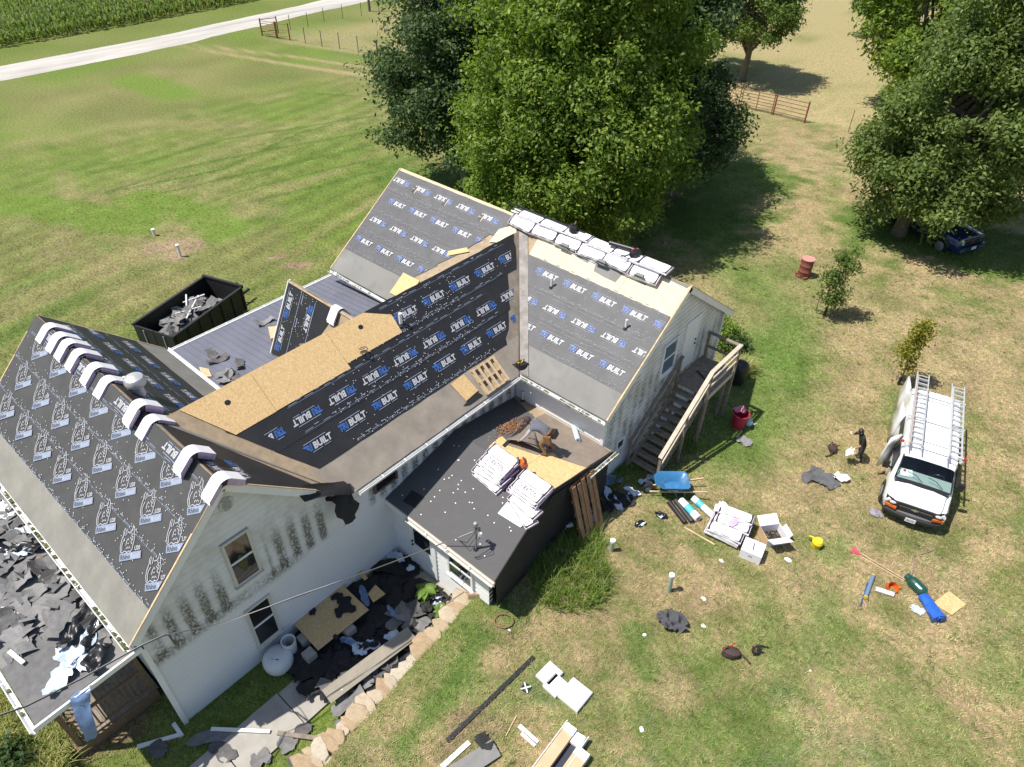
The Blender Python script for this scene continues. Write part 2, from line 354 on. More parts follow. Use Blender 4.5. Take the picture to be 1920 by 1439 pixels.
# ---- grass: instanced tufts over the near lawn
def grass():
    r = random.Random(3); V = []; Fq = []
    for _ in range(9):
        a = r.uniform(0, 6.28); h = r.uniform(.02, .065); w_ = .008; bx, by = r.gauss(0, .035), r.gauss(0, .035); l = r.uniform(.02, .07)
        c, s_ = math.cos(a), math.sin(a); o = len(V)
        V += [(bx - s_ * w_, by + c * w_, -.01), (bx + s_ * w_, by - c * w_, -.01), (bx + c * l, by + s_ * l, h)]; Fq.append((o, o + 1, o + 2))
    me = bpy.data.meshes.new('grass_tuft'); me.from_pydata(V, [], Fq)
    m = bpy.data.materials.new('grass_blades'); m.use_nodes = True; t = m.node_tree; b = t.nodes['Principled BSDF']; b.inputs['Roughness'].default_value = .7; b.inputs['Specular IOR Level'].default_value = .2
    at = t.nodes.new('ShaderNodeAttribute'); at.attribute_type = 'INSTANCER'; at.attribute_name = 'lawn'
    oi = t.nodes.new('ShaderNodeObjectInfo'); mr = t.nodes.new('ShaderNodeMapRange'); mr.inputs[3].default_value = 1.05; mr.inputs[4].default_value = 2.3; t.links.new(oi.outputs['Random'], mr.inputs[0])
    vm = t.nodes.new('ShaderNodeVectorMath'); vm.operation = 'SCALE'; t.links.new(at.outputs['Color'], vm.inputs[0]); t.links.new(mr.outputs[0], vm.inputs['Scale']); t.links.new(vm.outputs[0], b.inputs['Base Color'])
    me.materials.append(m); tuft = bpy.data.objects.new('grass_tuft', me)
    # carrier: near part of the ground as its own patch
    sel = (X[:-1, :-1] > -30) & (X[:-1, :-1] < 23) & (Y[:-1, :-1] > -8) & (Y[:-1, :-1] < 40) & ~((X[:-1, :-1] > -7) & (X[:-1, :-1] < 6.3) & (Y[:-1, :-1] > -2.6) & (Y[:-1, :-1] < 17.6)) | ((X[:-1, :-1] > 3.1) & (X[:-1, :-1] < 6.3) & (Y[:-1, :-1] < 4.3) & (Y[:-1, :-1] > -7) & (n2[:-1, :-1] > .42))
    walk = (X[:-1, :-1] > 3.95) & (X[:-1, :-1] < 5.35) & (Y[:-1, :-1] < 3)
    sel &= ~walk
    Fs = F.reshape(nx - 1, ny - 1, 4)[sel]; u, inv = np.unique(Fs, return_inverse=True)
    Vs = np.stack([X, Y, Z], -1).reshape(-1, 3)[u]
    o = fast('lawn_grass', Vs, inv.reshape(-1, 4), LAWN); tag(o, kind='stuff', label='short mown lawn grass, green and dry tan in patches')
    dn = o.data.attributes.new('dens', 'FLOAT', 'POINT'); dn.data.foreach_set('value', (22 + 118 * ss(40, 18, np.hypot(Vs[:, 0] - 14, Vs[:, 1] + 4))).astype(np.float32))
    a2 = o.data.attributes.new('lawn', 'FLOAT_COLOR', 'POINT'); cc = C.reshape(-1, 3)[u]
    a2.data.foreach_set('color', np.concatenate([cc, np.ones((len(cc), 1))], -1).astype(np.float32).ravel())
    g = bpy.data.node_groups.new('grass_scatter', 'GeometryNodeTree')
    g.interface.new_socket('Geometry', in_out='INPUT', socket_type='NodeSocketGeometry'); g.interface.new_socket('Geometry', in_out='OUTPUT', socket_type='NodeSocketGeometry')
    N = g.nodes; L = g.links
    gi = N.new('NodeGroupInput'); go = N.new('NodeGroupOutput'); di = N.new('GeometryNodeDistributePointsOnFaces'); na = N.new('GeometryNodeInputNamedAttribute'); na.data_type = 'FLOAT'; na.inputs[0].default_value = 'dens'; L.new(na.outputs[0], di.inputs['Density'])
    ins = N.new('GeometryNodeInstanceOnPoints'); ob = N.new('GeometryNodeObjectInfo'); ob.inputs[0].default_value = tuft
    rv = N.new('FunctionNodeRandomValue'); rv.data_type = 'FLOAT'; rv.inputs[2].default_value = .6; rv.inputs[3].default_value = 1.5
    rr = N.new('FunctionNodeRandomValue'); rr.data_type = 'FLOAT_VECTOR'; rr.inputs[0].default_value = (0, 0, 0); rr.inputs[1].default_value = (.3, .3, 6.28)
    L.new(gi.outputs[0], di.inputs[0]); L.new(di.outputs[0], ins.inputs[0]); L.new(ob.outputs['Geometry'], ins.inputs['Instance'])
    L.new(rv.outputs[1], ins.inputs['Scale']); L.new(rr.outputs[0], ins.inputs['Rotation']); L.new(ins.outputs[0], go.inputs[0])
    md = o.modifiers.new('scatter', 'NODES'); md.node_group = g
grass()
def weeds():
    r = np.random.default_rng(17); V = []; Fq = []; n = 0
    while n < 1900:
        x, y = r.uniform(-9, 20), r.uniform(-7, 32)
        if -6.8 < x < 8.3 and -5.2 < y < 18 and not (x > 7.2 and y < 11) and not (6.9 < x and y < 4): continue
        if vnoise(np.array([x]), np.array([y]), 2.6, 61)[0] + .3 * r.random() < .62: continue
        n += 1; z = hgt(x, y); nb = r.integers(6, 16); s = r.uniform(.05, .13)
        for _ in range(nb):
            a = r.uniform(0, 6.283); c, s_ = math.cos(a), math.sin(a); bx, by = x + r.normal(0, .05), y + r.normal(0, .05); o = len(V); l = s * r.uniform(.6, 1.3); w_ = .009
            V += [(bx - s_ * w_, by + c * w_, z), (bx + s_ * w_, by - c * w_, z), (bx + c * l * .7, by + s_ * l * .7, z + l * r.uniform(.5, 1))]; Fq.append((o, o + 1, o + 2))
    o = fast('lawn_weeds', np.array(V), np.array(Fq), leaf_mat('weed_leaf', (.06, .12, .02), (.13, .20, .04), (.24, .24, .09), trans=.25)); tag(o, 'small darker weed tufts scattered over the lawn', kind='stuff')
weeds()
# ---- gravel road with worn wheel tracks
GRAVEL = mat('road_gravel', (.46, .43, .38), .95, var=.18, scale=1.2, dirt=(.25, .25, .25), dscale=.42, damt=.85, stretch=(1, .12, 1), bump=.3, bscale=20)
def road():
    rd = [(-61.7, -120), (-61.2, -40), (-60.4, 0), (-59.3, 15), (-59.2, 30), (-61.0, 47), (-64, 80), (-66, 140), (-68, 400)]
    o = MB(); rows = []
    for i, (x, y) in enumerate(rd): rows.append([Vector((x - 2.3, y, .0)), Vector((x - .7, y, .10)), Vector((x + .7, y, .10)), Vector((x + 2.3, y, .0))])
    dense = []
    for a, b in zip(rows, rows[1:]):
        for k in range(6): dense.append([p.lerp(q, k / 6) for p, q in zip(a, b)])
    o.grid(dense); r = o.build('road', GRAVEL, smooth=True); tag(r, kind='structure')
road()
# ---- corn field beyond the road
def corn():
    r = np.random.default_rng(5); V = []; Fc = []
    xs_ = np.arange(-68, -135, -.76)
    px = []; 
    for x in xs_:
        y = np.arange(-5, 95, .42 if x > -90 else .6); px.append(np.stack([np.full_like(y, x) + r.normal(0, .12, len(y)), y + r.normal(0, .1, len(y))], -1))
    p = np.concatenate(px); p[:, 0] += np.where(p[:, 1] > 30, -(p[:, 1] - 30) * .07, 0)
    n = len(p); hgt_ = r.uniform(1.35, 1.6, n) * np.where(p[:, 0] > -69.5, .75, 1)
    Vv = []; Ff = []; o = 0
    for k in range(9):
        a = r.uniform(0, 6.28, n); l = r.uniform(.3, .55, n); w_ = .055; c, s_ = np.cos(a), np.sin(a)
        z0 = hgt_ * (.36 + .062 * k); z1 = z0 + .25; z2 = z0 + .05
        A = np.stack([p[:, 0], p[:, 1], z0 - .5], -1); B = np.stack([p[:, 0] - s_ * w_ * 1.5 + c * l * .4, p[:, 1] + c * w_ * 1.5 + s_ * l * .4, z1], -1)
        D = np.stack([p[:, 0] + s_ * w_ * 1.5 + c * l * .4, p[:, 1] - c * w_ * 1.5 + s_ * l * .4, z1], -1); E_ = np.stack([p[:, 0] + c * l, p[:, 1] + s_ * l, z2], -1)
        Vv.append(np.stack([A, D, E_, B], 1).reshape(-1, 3)); Ff.append(np.arange(4 * n).reshape(n, 4) + o); o += 4 * n
    m = leaf_mat('corn_leaf', (.09, .15, .025), (.17, .25, .04), (.34, .33, .09), trans=.35)
    c = fast('corn_field', np.concatenate(Vv), np.concatenate(Ff), m); tag(c, 'dense green corn field beyond the pale gravel road', kind='stuff')
corn()

# ---------------------------------------------------------------- trees
def leaves(name, centers, radii, n, size, m, parent, seed, flat=.5, hollow=.55):
    """leaf-sized faces spread through a crown made of many small boughs"""
    r = np.random.default_rng(seed); centers = np.asarray(centers); radii = np.asarray(radii)
    wgt = radii ** 2; k = r.choice(len(centers), n, p=wgt / wgt.sum())
    d = r.normal(size=(n, 3)); d /= np.linalg.norm(d, axis=1)[:, None]
    d[:, 2] = np.abs(d[:, 2]) * np.where(r.random(n) < .72, 1, -1)
    q = (hollow + (1 - hollow) * r.random(n)) ** .6
    asp = r.uniform(.65, 1.5, (len(centers), 3)) * np.array([1, 1, .75])
    lob = 1 + .55 * np.sin(d[:, 0] * 5.1 + k * 1.7) * np.sin(d[:, 1] * 4.3 + k * .9) + .25 * np.sin(d[:, 2] * 9 + d[:, 0] * 7 + k)
    p = centers[k] + d * (radii[k] * q * lob)[:, None] * asp[k] + r.normal(0, .12, (n, 3))
    nrm = d * .6 + r.normal(0, .55, (n, 3)) + np.array([0, 0, flat]); nrm /= np.linalg.norm(nrm, axis=1)[:, None]
    u = np.cross(nrm, r.normal(size=(n, 3))); u /= np.linalg.norm(u, axis=1)[:, None]; v = np.cross(nrm, u)
    s = size * r.uniform(.45, 1.45, n)[:, None]
    dr_ = np.array([0, 0, -1]) * s * .25
    V = np.stack([p - u * s, p - v * s * .5, p + u * s + dr_, p + v * s * .5], 1).reshape(-1, 3)
    return fast(name, V, np.arange(4 * n).reshape(n, 4), m, parent)
BARK = mat('bark', (.16, .125, .095), .95, var=.3, scale=8, bump=.8, bscale=12)
def tree(name, label, base, h, lobes, n, size, m, tr, seed, nb=60, br=(.9, 1.5), clear=.22, group=None, shell=.55):
    """lobes: (dx, dy, z, rx, ry, rz) ellipsoids of the crown, boughs are seeded through them"""
    r = random.Random(seed); t = thing(name, label, 'tree', base, 0, group)
    cs = []; rs = []
    vol = [l[3] * l[4] + l[3] * l[5] for l in lobes]
    for i in range(nb):
        l = r.choices(lobes, vol)[0]
        d = Vector((r.gauss(0, 1), r.gauss(0, 1), r.gauss(0.15, 1))).normalized(); q = shell + (1 - shell) * r.random()
        cs.append((l[0] + d.x * l[3] * q, l[1] + d.y * l[4] * q, max(l[2] + d.z * l[5] * q, clear * h))); rs.append(r.uniform(br[0] * .7, br[1] * .85))
    mb = MB(); th = h * .5
    mb.tube([(0, 0, -.1), (0, 0, .3), (.05, .03, th * .4), (.1, -.05, th * .75), (.0, 0, th)], [tr * 1.5, tr * 1.05, tr * .9, tr * .75, tr * .5], 9)
    for k in range(min(60, len(cs))):
        e = Vector(cs[k]); a = Vector((0, 0, h * r.uniform(.2, .5))); mid = a.lerp(e, .5) + Vector((0, 0, .3 * r.random() - .1))
        mb.tube([a, mid, e], [tr * .42, tr * .25, tr * .06], 5)
    mb.build('trunk', BARK, t, smooth=True)
    leaves('crown', cs, rs, n, size, m, t, seed)
    return t
MAPLE = leaf_mat('maple_leaf', (.085, .150, .020), (.205, .295, .040), (.36, .40, .10), trans=.45)
DARKL = leaf_mat('elm_leaf', (.034, .070, .018), (.080, .130, .036), (.14, .18, .07), trans=.3)
OLIVEL = leaf_mat('hackberry_leaf', (.078, .125, .026), (.175, .240, .056), (.30, .34, .12), trans=.42)
WALN = leaf_mat('walnut_leaf', (.07, .12, .02), (.14, .21, .04), (.23, .26, .07), trans=.4)
YELL = leaf_mat('yellowing_leaf', (.15, .17, .02), (.28, .27, .03), (.35, .29, .04), trans=.4)
def gb(px, py): p = G(px, py); return (p.x, p.y, p.z)
tree('maple_tree', 'large bright green maple tree standing right behind the farmhouse', (-5.8, 25.2, .4), 15, [(0, 0, 8.2, 5.4, 5.4, 5.6), (.5, -1, 4.4, 6.0, 5.6, 3.2), (0, -1.5, 6.5, 5, 4, 4), (0, 0, 12, 3.8, 3.8, 3)], 215000, .105, MAPLE, .38, 1, nb=360, br=(.75, 1.5), clear=.1, shell=.62)
tree('elm_tree', 'dark green elm leaning out left of the bright maple', (-14.4, 25.6, .2), 14, [(-.4, 0, 5.2, 4.7, 4.6, 4.0), (0, 1, 9.3, 4.0, 4.2, 4)], 105000, .11, DARKL, .35, 2, nb=190, br=(.7, 1.4), clear=.1)
tree('elm_tree', 'dark green elm behind the right side of the bright maple', (-4.3, 32.4, .5), 14, [(-1.8, 0, 8.6, 4.0, 4.0, 4.2), (.4, 0, 4.6, 3.7, 3.4, 3.0), (-6, 3, 9, 5, 5, 4)], 110000, .11, DARKL, .4, 3, nb=200, br=(.7, 1.3), clear=.09)
tree('walnut_tree', 'slim walnut tree with bare lower trunk in the dry pasture', gb(1392, 152), 10, [(-.2, 0, 6.0, 4.4, 4.4, 3.6), (-3.5, 1, 7.5, 3.4, 3.4, 3)], 60000, .12, WALN, .28, 4, nb=110, br=(.7, 1.3), clear=.34)
tree('hackberry_tree', 'olive green hackberry tree shading the blue pickup truck', (7.9, 35.8, .65), 14, [(.8, .6, 6.0, 4.3, 4.3, 4.4), (1.7, 1.6, 10.0, 3.6, 3.6, 3.8), (.5, .5, 3.5, 4.2, 4.1, 2.6), (3.5, 2.8, 6.6, 3.4, 3.4, 4)], 150000, .105, OLIVEL, .36, 5, nb=290, br=(.7, 1.3), clear=.08)
tree('pasture_tree', 'dark round tree at the top edge of the dry pasture', gb(1655, 72), 8, [(0, 0, 4.8, 4.2, 4.2, 3.2)], 24000, .18, DARKL, .3, 6, nb=60, br=(.8, 1.4), clear=.25)
tree('ash_tree', 'fresh green ash tree rising behind the olive hackberry', (1.4, 58.0, .5), 11, [(0, 0, 6.0, 5.2, 5.2, 4.6), (1.5, -1, 3.6, 5.0, 5, 2.6)], 50000, .17, MAPLE, .32, 7, nb=120, br=(.9, 1.6), clear=.1)
tree('yellowing_tree', 'yellowing tree in the top corner beyond the ash', (6.2, 60.5, .4), 11, [(0, 0, 5.8, 4.6, 4.6, 4.6)], 30000, .17, YELL, .3, 8, nb=80, br=(.9, 1.5), clear=.1)
tree('mulberry_tree', 'small green tree cut by the edge beside the shaded pickup', (16.2, 40.2, .6), 7, [(0, 0, 3.4, 2.6, 2.6, 2.6)], 14000, .13, OLIVEL, .16, 9, nb=40, br=(.5, .9))
# ---------------------------------------------------------------- farmhouse
house = thing('farmhouse', 'white farmhouse with three joined gabled wings, its roof stripped to underlayment', 'house')
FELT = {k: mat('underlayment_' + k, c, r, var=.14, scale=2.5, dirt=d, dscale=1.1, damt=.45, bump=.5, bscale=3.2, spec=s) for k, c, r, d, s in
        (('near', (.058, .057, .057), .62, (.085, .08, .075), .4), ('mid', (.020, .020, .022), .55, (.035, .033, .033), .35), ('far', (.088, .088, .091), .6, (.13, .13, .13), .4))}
STARTER = mat('felt_paper_grey', (.225, .215, .185), .9, var=.16, scale=1.6, dirt=(.19, .18, .165), dscale=.9, damt=.6)
STARTB = mat('felt_paper_brown', (.285, .245, .20), .9, var=.18, scale=1.8, dirt=(.20, .165, .13), dscale=1.2, damt=.6)
STARTC = mat('felt_paper_dark', (.215, .21, .195), .9, var=.18, scale=1.4, dirt=(.13, .11, .095), dscale=.7, damt=.6)
VALLEY = mat('valley_board_brown', (.23, .19, .15), .9, var=.25, scale=3, dirt=(.12, .09, .07), dscale=2)
DECK = mat('roof_board', (.34, .26, .17), .85, var=.2, scale=5)
BLACKFELT = mat('black_felt', (.018, .017, .017), .8, var=.25, scale=3, bump=.2, bscale=15)  # felt that is black in its own colour
DFELT = mat('granular_felt', (.092, .090, .090), .9, var=.12, scale=40, dirt=(.115, .112, .11), dscale=1.5)
PRWHITE = mat('print_white', (.42, .42, .45), .6); PRBLUE = mat('print_blue', (.035, .11, .34), .6); PRPALE = mat('print_pale', (.23, .275, .37), .6); PRDARK = mat('print_dark', (.05, .05, .06), .6)
PRGREY = mat('print_grey', (.16, .165, .19), .6)
CAPN = mat('cap_nail', (.55, .55, .52), .6)
ALU = mat('aluminium_trim', (.62, .62, .60), .4, var=.1, scale=3)

def siding_mat():
    m = bpy.data.materials.new('vinyl_siding'); m.use_nodes = True; t = m.node_tree; b = t.nodes['Principled BSDF']; b.inputs['Roughness'].default_value = .5
    L = t.links; tc = t.nodes.new('ShaderNodeTexCoord'); sx = t.nodes.new('ShaderNodeSeparateXYZ'); L.new(tc.outputs['Object'], sx.inputs[0])
    def mth(op, a, b_=None):
        n = t.nodes.new('ShaderNodeMath'); n.operation = op
        for i, q in ((0, a), (1, b_)):
            if q is None: continue
            if isinstance(q, (int, float)): n.inputs[i].default_value = q
            else: L.new(q, n.inputs[i])
        return n.outputs[0]
    def mrg(v, a, b_, c=0, d=1):
        n = t.nodes.new('ShaderNodeMapRange'); n.interpolation_type = 'SMOOTHSTEP'
        for i, q in enumerate((a, b_, c, d)): n.inputs[i + 1].default_value = q
        L.new(v, n.inputs[0]); return n.outputs[0]
    nz = t.nodes.new('ShaderNodeTexNoise'); nz.inputs['Scale'].default_value = 1.1; nz.inputs['Detail'].default_value = 8; nz.inputs['Roughness'].default_value = .7; L.new(tc.outputs['Object'], nz.inputs[0])
    nf = t.nodes.new('ShaderNodeTexNoise'); nf.inputs['Scale'].default_value = 14; nf.inputs['Detail'].default_value = 5; L.new(tc.outputs['Object'], nf.inputs[0])
    y, z = sx.outputs['Y'], sx.outputs['Z']
    # mould grows between the studs (0.4 m apart), as upright stripes in bands of their own
    ph = mth('ADD', mth('MULTIPLY', y, 2 * math.pi / .42), mth('MULTIPLY', nz.outputs['Fac'], 1.3))
    stripe = mrg(mth('SINE', ph), -1.0, .75)
    near = mth('LESS_THAN', y, 10.05)
    b1 = mth('MULTIPLY', mth('MULTIPLY', mrg(z, 2.7, 2.95), mrg(z, 4.7, 3.7)), mrg(y, 2.5, 2.2))
    gap1 = mth('ADD', mrg(y, -.5, -.62), mrg(y, .48, .60)); b1 = mth('MULTIPLY', b1, mth('MULTIPLY', gap1, near))
    low = mth('MULTIPLY', mth('MULTIPLY', mrg(z, 2.55, 2.75), mrg(z, 3.15, 2.95)), mth('MULTIPLY', mrg(y, 1.7, 1.2), near))
    far = mth('MULTIPLY', mth('GREATER_THAN', y, 10.05), mth('MULTIPLY', mrg(z, 1.4, 2.2), mrg(z, 5.2, 3.6)))
    eave = mth('MULTIPLY', mth('MULTIPLY', near, mrg(y, 3.6, 3.9)), mth('MULTIPLY', mrg(z, 2.6, 3.0), mrg(z, 4.0, 3.3)))
    amt = mth('MULTIPLY', mth('ADD', mth('ADD', mth('MULTIPLY', b1, stripe), mth('MULTIPLY', low, .55)), mth('ADD', mth('MULTIPLY', far, mth('ADD', mth('MULTIPLY', stripe, .5), .32)), mth('MULTIPLY', eave, stripe))), mrg(nz.outputs['Fac'], .26, .66))
    fine = mrg(nf.outputs['Fac'], .36, .56, .28, 1)
    mask = mth('MINIMUM', mth('MULTIPLY', mth('MULTIPLY', amt, fine), 1.25), .93)
    mx = t.nodes.new('ShaderNodeMix'); mx.data_type = 'RGBA'; L.new(mask, mx.inputs[0]); mx.inputs[6].default_value = (.72, .725, .72, 1); mx.inputs[7].default_value = (.06, .06, .045, 1)
    fz = mth('FRACT', mth('DIVIDE', mth('ADD', z, .1), .19)); ln_ = mth('MULTIPLY', mrg(fz, .74, .90), mth('ADD', mth('MULTIPLY', nz.outputs['Fac'], .7), .25))  # dark line under every lap, painting in the lap's shade
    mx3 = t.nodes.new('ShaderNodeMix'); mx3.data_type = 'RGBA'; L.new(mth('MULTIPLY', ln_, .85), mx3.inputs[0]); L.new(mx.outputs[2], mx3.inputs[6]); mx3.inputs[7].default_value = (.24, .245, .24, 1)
    mx2 = t.nodes.new('ShaderNodeMix'); mx2.data_type = 'RGBA'; L.new(mth('MULTIPLY', mrg(nz.outputs['Fac'], .42, .70), mrg(z, 2.4, 4.2, .08, .5)), mx2.inputs[0]); L.new(mx3.outputs[2], mx2.inputs[6]); mx2.inputs[7].default_value = (.40, .38, .30, 1)
    L.new(mx2.outputs[2], b.inputs['Base Color']); return m
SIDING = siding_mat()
def clip_band(poly, z0, z1):
    def half(P, keep, zc):
        out = []
        for i in range(len(P)):
            a, b = P[i], P[(i + 1) % len(P)]; ka, kb = keep(a[1]), keep(b[1])
            if ka: out.append(a)
            if ka != kb: t = (zc - a[1]) / (b[1] - a[1]); out.append((a[0] + (b[0] - a[0]) * t, zc))
        return out
    P = half(poly, lambda z: z >= z0 - 1e-9, z0)
    return half(P, lambda z: z <= z1 + 1e-9, z1) if len(P) > 2 else P
def siding_wall(name, poly, f3, nrm, course=.19, m=None):
    """lapped boards: every course leans out at its foot"""
    mb = MB(); zs = [p[1] for p in poly]; z = min(zs); nrm = Vector(nrm)
    while z < max(zs) - .004:
        z1 = min(z + course, max(zs)); q = clip_band(poly, z, z1)
        if len(q) > 2:
            V = [Vector(f3(a, b)) + nrm * (.003 + .027 * (z1 - b) / course) for a, b in q]; mb.add(V, [tuple(range(len(V)))])
            lo = [p for p in q if abs(p[1] - z) < 1e-6]
            if len(lo) >= 2:
                a, b = min(p[0] for p in lo), max(p[0] for p in lo)
                P = [Vector(f3(a, z)), Vector(f3(b, z))]; mb.add([P[0] + nrm * .03, P[1] + nrm * .03, P[1], P[0]], [(0, 1, 2, 3)])
        z = z1
    back = [Vector(f3(a, b)) - nrm * .12 for a, b in poly]; fr = [Vector(f3(a, b)) for a, b in poly]; k = len(poly)
    mb.add(back + fr, [tuple(range(k))] + [(i, (i + 1) % k, k + (i + 1) % k, k + i) for i in range(k)])
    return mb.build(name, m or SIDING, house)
XW, YC, XC = 2.98, 10.12, 6.53
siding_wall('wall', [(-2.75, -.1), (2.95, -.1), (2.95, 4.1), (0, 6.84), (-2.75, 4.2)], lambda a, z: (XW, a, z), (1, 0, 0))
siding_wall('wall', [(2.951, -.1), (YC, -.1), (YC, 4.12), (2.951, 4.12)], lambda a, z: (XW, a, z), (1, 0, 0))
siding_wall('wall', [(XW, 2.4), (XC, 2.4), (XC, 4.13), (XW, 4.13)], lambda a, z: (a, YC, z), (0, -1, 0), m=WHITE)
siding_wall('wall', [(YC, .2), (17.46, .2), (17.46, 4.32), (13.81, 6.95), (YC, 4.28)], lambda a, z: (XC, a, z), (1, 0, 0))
siding_wall('wall', [(-6.1, 0), (-2.8, 0), (-2.8, 4.12), (-6.1, 4.12)], lambda a, z: (a, YC, z), (0, -1, 0), m=WHITE)
siding_wall('wall', [(XW, 0), (6.9, 0), (6.9, 2.5), (XW, 2.5)], lambda a, z: (a, 4.52, z), (0, -1, 0), m=WHITE)
siding_wall('wall', [(4.52, .2), (10.05, .2), (10.05, 2.75), (7.22, 3.2), (4.52, 2.5)], lambda a, z: (6.88, a, z), (1, 0, 0), m=BLACKFELT)
for (x0, y0, x1, y1, h_) in ((-6.05, -2.7, XW - .1, -2.6, 4.1), (-6.1, -2.7, -6.0, 2.7, 4.1), (-6.1, 17.3, XC - .1, 17.4, 4.2), (-6.1, YC, -6.0, 17.4, 4.2), (-2.85, 2.7, -2.75, YC, 4.1), (-6.05, 2.6, -2.8, 2.7, 4.1)):
    mb = MB(); mb.box(((x0 + x1) / 2, (y0 + y1) / 2, h_ / 2), (x1 - x0, y1 - y0, h_)); mb.build('wall', WHITE, house)
# frames of the roof planes: (origin, along, down the slope, outward normal)
def plane(o, ea, es):
    o, ea, es = Vector(o), Vector(ea), Vector(es).normalized(); n = es.cross(ea)
    if n.z < 0: n = -n
    return (o, ea, es, n.normalized())
PA = plane((0, 0, 6.96), (1, 0, 0), (0, -2.94, -2.78)); PAR = plane((0, 0, 6.96), (1, 0, 0), (0, 2.94, -2.78))
PB = plane((.2, 0, 6.80), (0, 1, 0), (3.15, 0, -2.62)); PBR = plane((.2, 0, 6.80), (0, 1, 0), (-3.15, 0, -2.62))
PC = plane((0, 13.81, 7.08), (1, 0, 0), (0, -3.97, -2.85)); PCR = plane((0, 13.81, 7.08), (1, 0, 0), (0, 3.97, -2.85))
LA, LB, LC = math.hypot(2.94, 2.78), math.hypot(3.15, 2.62), math.hypot(3.97, 2.85)
kA, kB, kC = LA / 2.94, LB / 3.15, LC / 3.97
def slab(name, poly, fr, m=DECK, th=.14):
    mb = MB(); mb.prism(poly, th, fr, base=-th); return mb.build(name, m, house)
rA = slab('roof', [(-6.25, 0), (3.23, 0), (3.23, LA), (-6.25, LA)], PA)
rAR = slab('roof', [(-6.25, 0), (3.23, 0), (3.23, 2.83 * kA), (.2, .17 * kA), (-2.95, LA), (-6.25, LA)], PAR)
rB = slab('roof', [(.17, 0), (2.94, LB), (9.8, LB), (13.42, 0)], PB)
rBR = slab('roof', [(.17, 0), (2.94, LB), (9.8, LB), (13.42, 0)], PBR, m=STARTC)
rC = slab('roof', [(-6.36, 0), (6.74, 0), (6.74, LC), (3.37, LC), (.2, .39 * kC), (-2.97, LC), (-6.36, LC)], PC)
rCR = slab('roof', [(-6.36, 0), (6.74, 0), (6.74, LC), (-6.36, LC)], PCR, m=STARTC)
def at(fr, a, s, up=0): return fr[0] + fr[1] * a + fr[2] * s + fr[3] * up
rr = random.Random(11)
def sheet(name, poly, fr, m, parent, lift, th=.006, wav=0.0, sub=.35):
    """a strip laid on a roof plane; its long edges are broken up so that they are not ruler straight"""
    pts = []
    for i in range(len(poly)):
        a, b = poly[i], poly[(i + 1) % len(poly)]; L = math.dist(a, b); k = max(1, int(L / sub)) if wav else 1
        for j in range(k):
            t = j / k; w_ = wav if 0 < j < k else 0
            pts.append((a[0] + (b[0] - a[0]) * t + rr.uniform(-w_, w_), a[1] + (b[1] - a[1]) * t + rr.uniform(-w_, w_)))
    mb = MB(); mb.prism(pts, th, fr, base=lift); return mb.build(name, m, parent)
# ---- printed lettering (flat print on the sheets)
def text_mesh(s, size, bold=0.0, shear=0.0):
    cu = bpy.data.curves.new('lettering', 'FONT'); cu.body = s; cu.size = size; cu.offset = bold; cu.shear = shear; cu.resolution_u = 2; cu.fill_mode = 'FRONT' if False else cu.fill_mode
    o = bpy.data.objects.new('lettering', cu); COL.objects.link(o); dg = bpy.context.evaluated_depsgraph_get(); me = bpy.data.meshes.new_from_object(o.evaluated_get(dg))
    V = [tuple(v.co[:2]) for v in me.vertices]; Fq = [tuple(p.vertices) for p in me.polygons]
    bpy.data.objects.remove(o); bpy.data.curves.remove(cu); bpy.data.meshes.remove(me)
    x0, x1 = min(v[0] for v in V), max(v[0] for v in V); y0, y1 = min(v[1] for v in V), max(v[1] for v in V)
    return V, Fq, (x0, x1, y0, y1)
def fit(s, wd, ht, bold=0.0, shear=0.0):
    V, Fq, (x0, x1, y0, y1) = text_mesh(s, 1.0, bold, shear)
    return [((x - x0) / (x1 - x0) * wd, (y - y0) / (y1 - y0) * ht) for x, y in V], Fq
def ribbon(pts, wd):
    V = []; Fq = []
    for i, p in enumerate(pts):
        a = pts[max(0, i - 1)]; b = pts[min(len(pts) - 1, i + 1)]; dx, dy = b[0] - a[0], b[1] - a[1]; l = math.hypot(dx, dy) or 1; nx_, ny_ = -dy / l * wd / 2, dx / l * wd / 2
        V += [(p[0] + nx_, p[1] + ny_), (p[0] - nx_, p[1] - ny_)]
        if i: o = 2 * i; Fq.append((o - 2, o - 1, o + 1, o))
    return V, Fq
class Art:                                      # 2-D artwork: pieces of (verts, faces, material index, layer)
    def __init__(s): s.p = []
    def add(s, vf, dx=0, dy=0, m=0, layer=0): s.p.append(([(x + dx, y + dy) for x, y in vf[0]], vf[1], m, layer)); return s
    def rect(s, x, y, w_, h_, m=0, layer=0): return s.add(([(x, y), (x + w_, y), (x + w_, y + h_), (x, y + h_)], [(0, 1, 2, 3)]), m=m, layer=layer)
TB = Art()      # the roofing brand on the black sheet, 0.92 m long: blue block then light letters
TB.add(fit('TRI', .30, .20, .05, .25), m=1); TB.rect(.02, .04, .26, .03, 1); TB.rect(.03, .13, .25, .025, 1); TB.add(fit('BUILT', .60, .19, .045, .2), .32, 0, 0)
TB.rect(.10, .235, .70, .018, 2); TB.rect(.12, -.05, .42, .016, 2); TB.rect(.60, -.05, .2, .016, 2)
RH = Art()      # animal head emblem in line work over a printed box
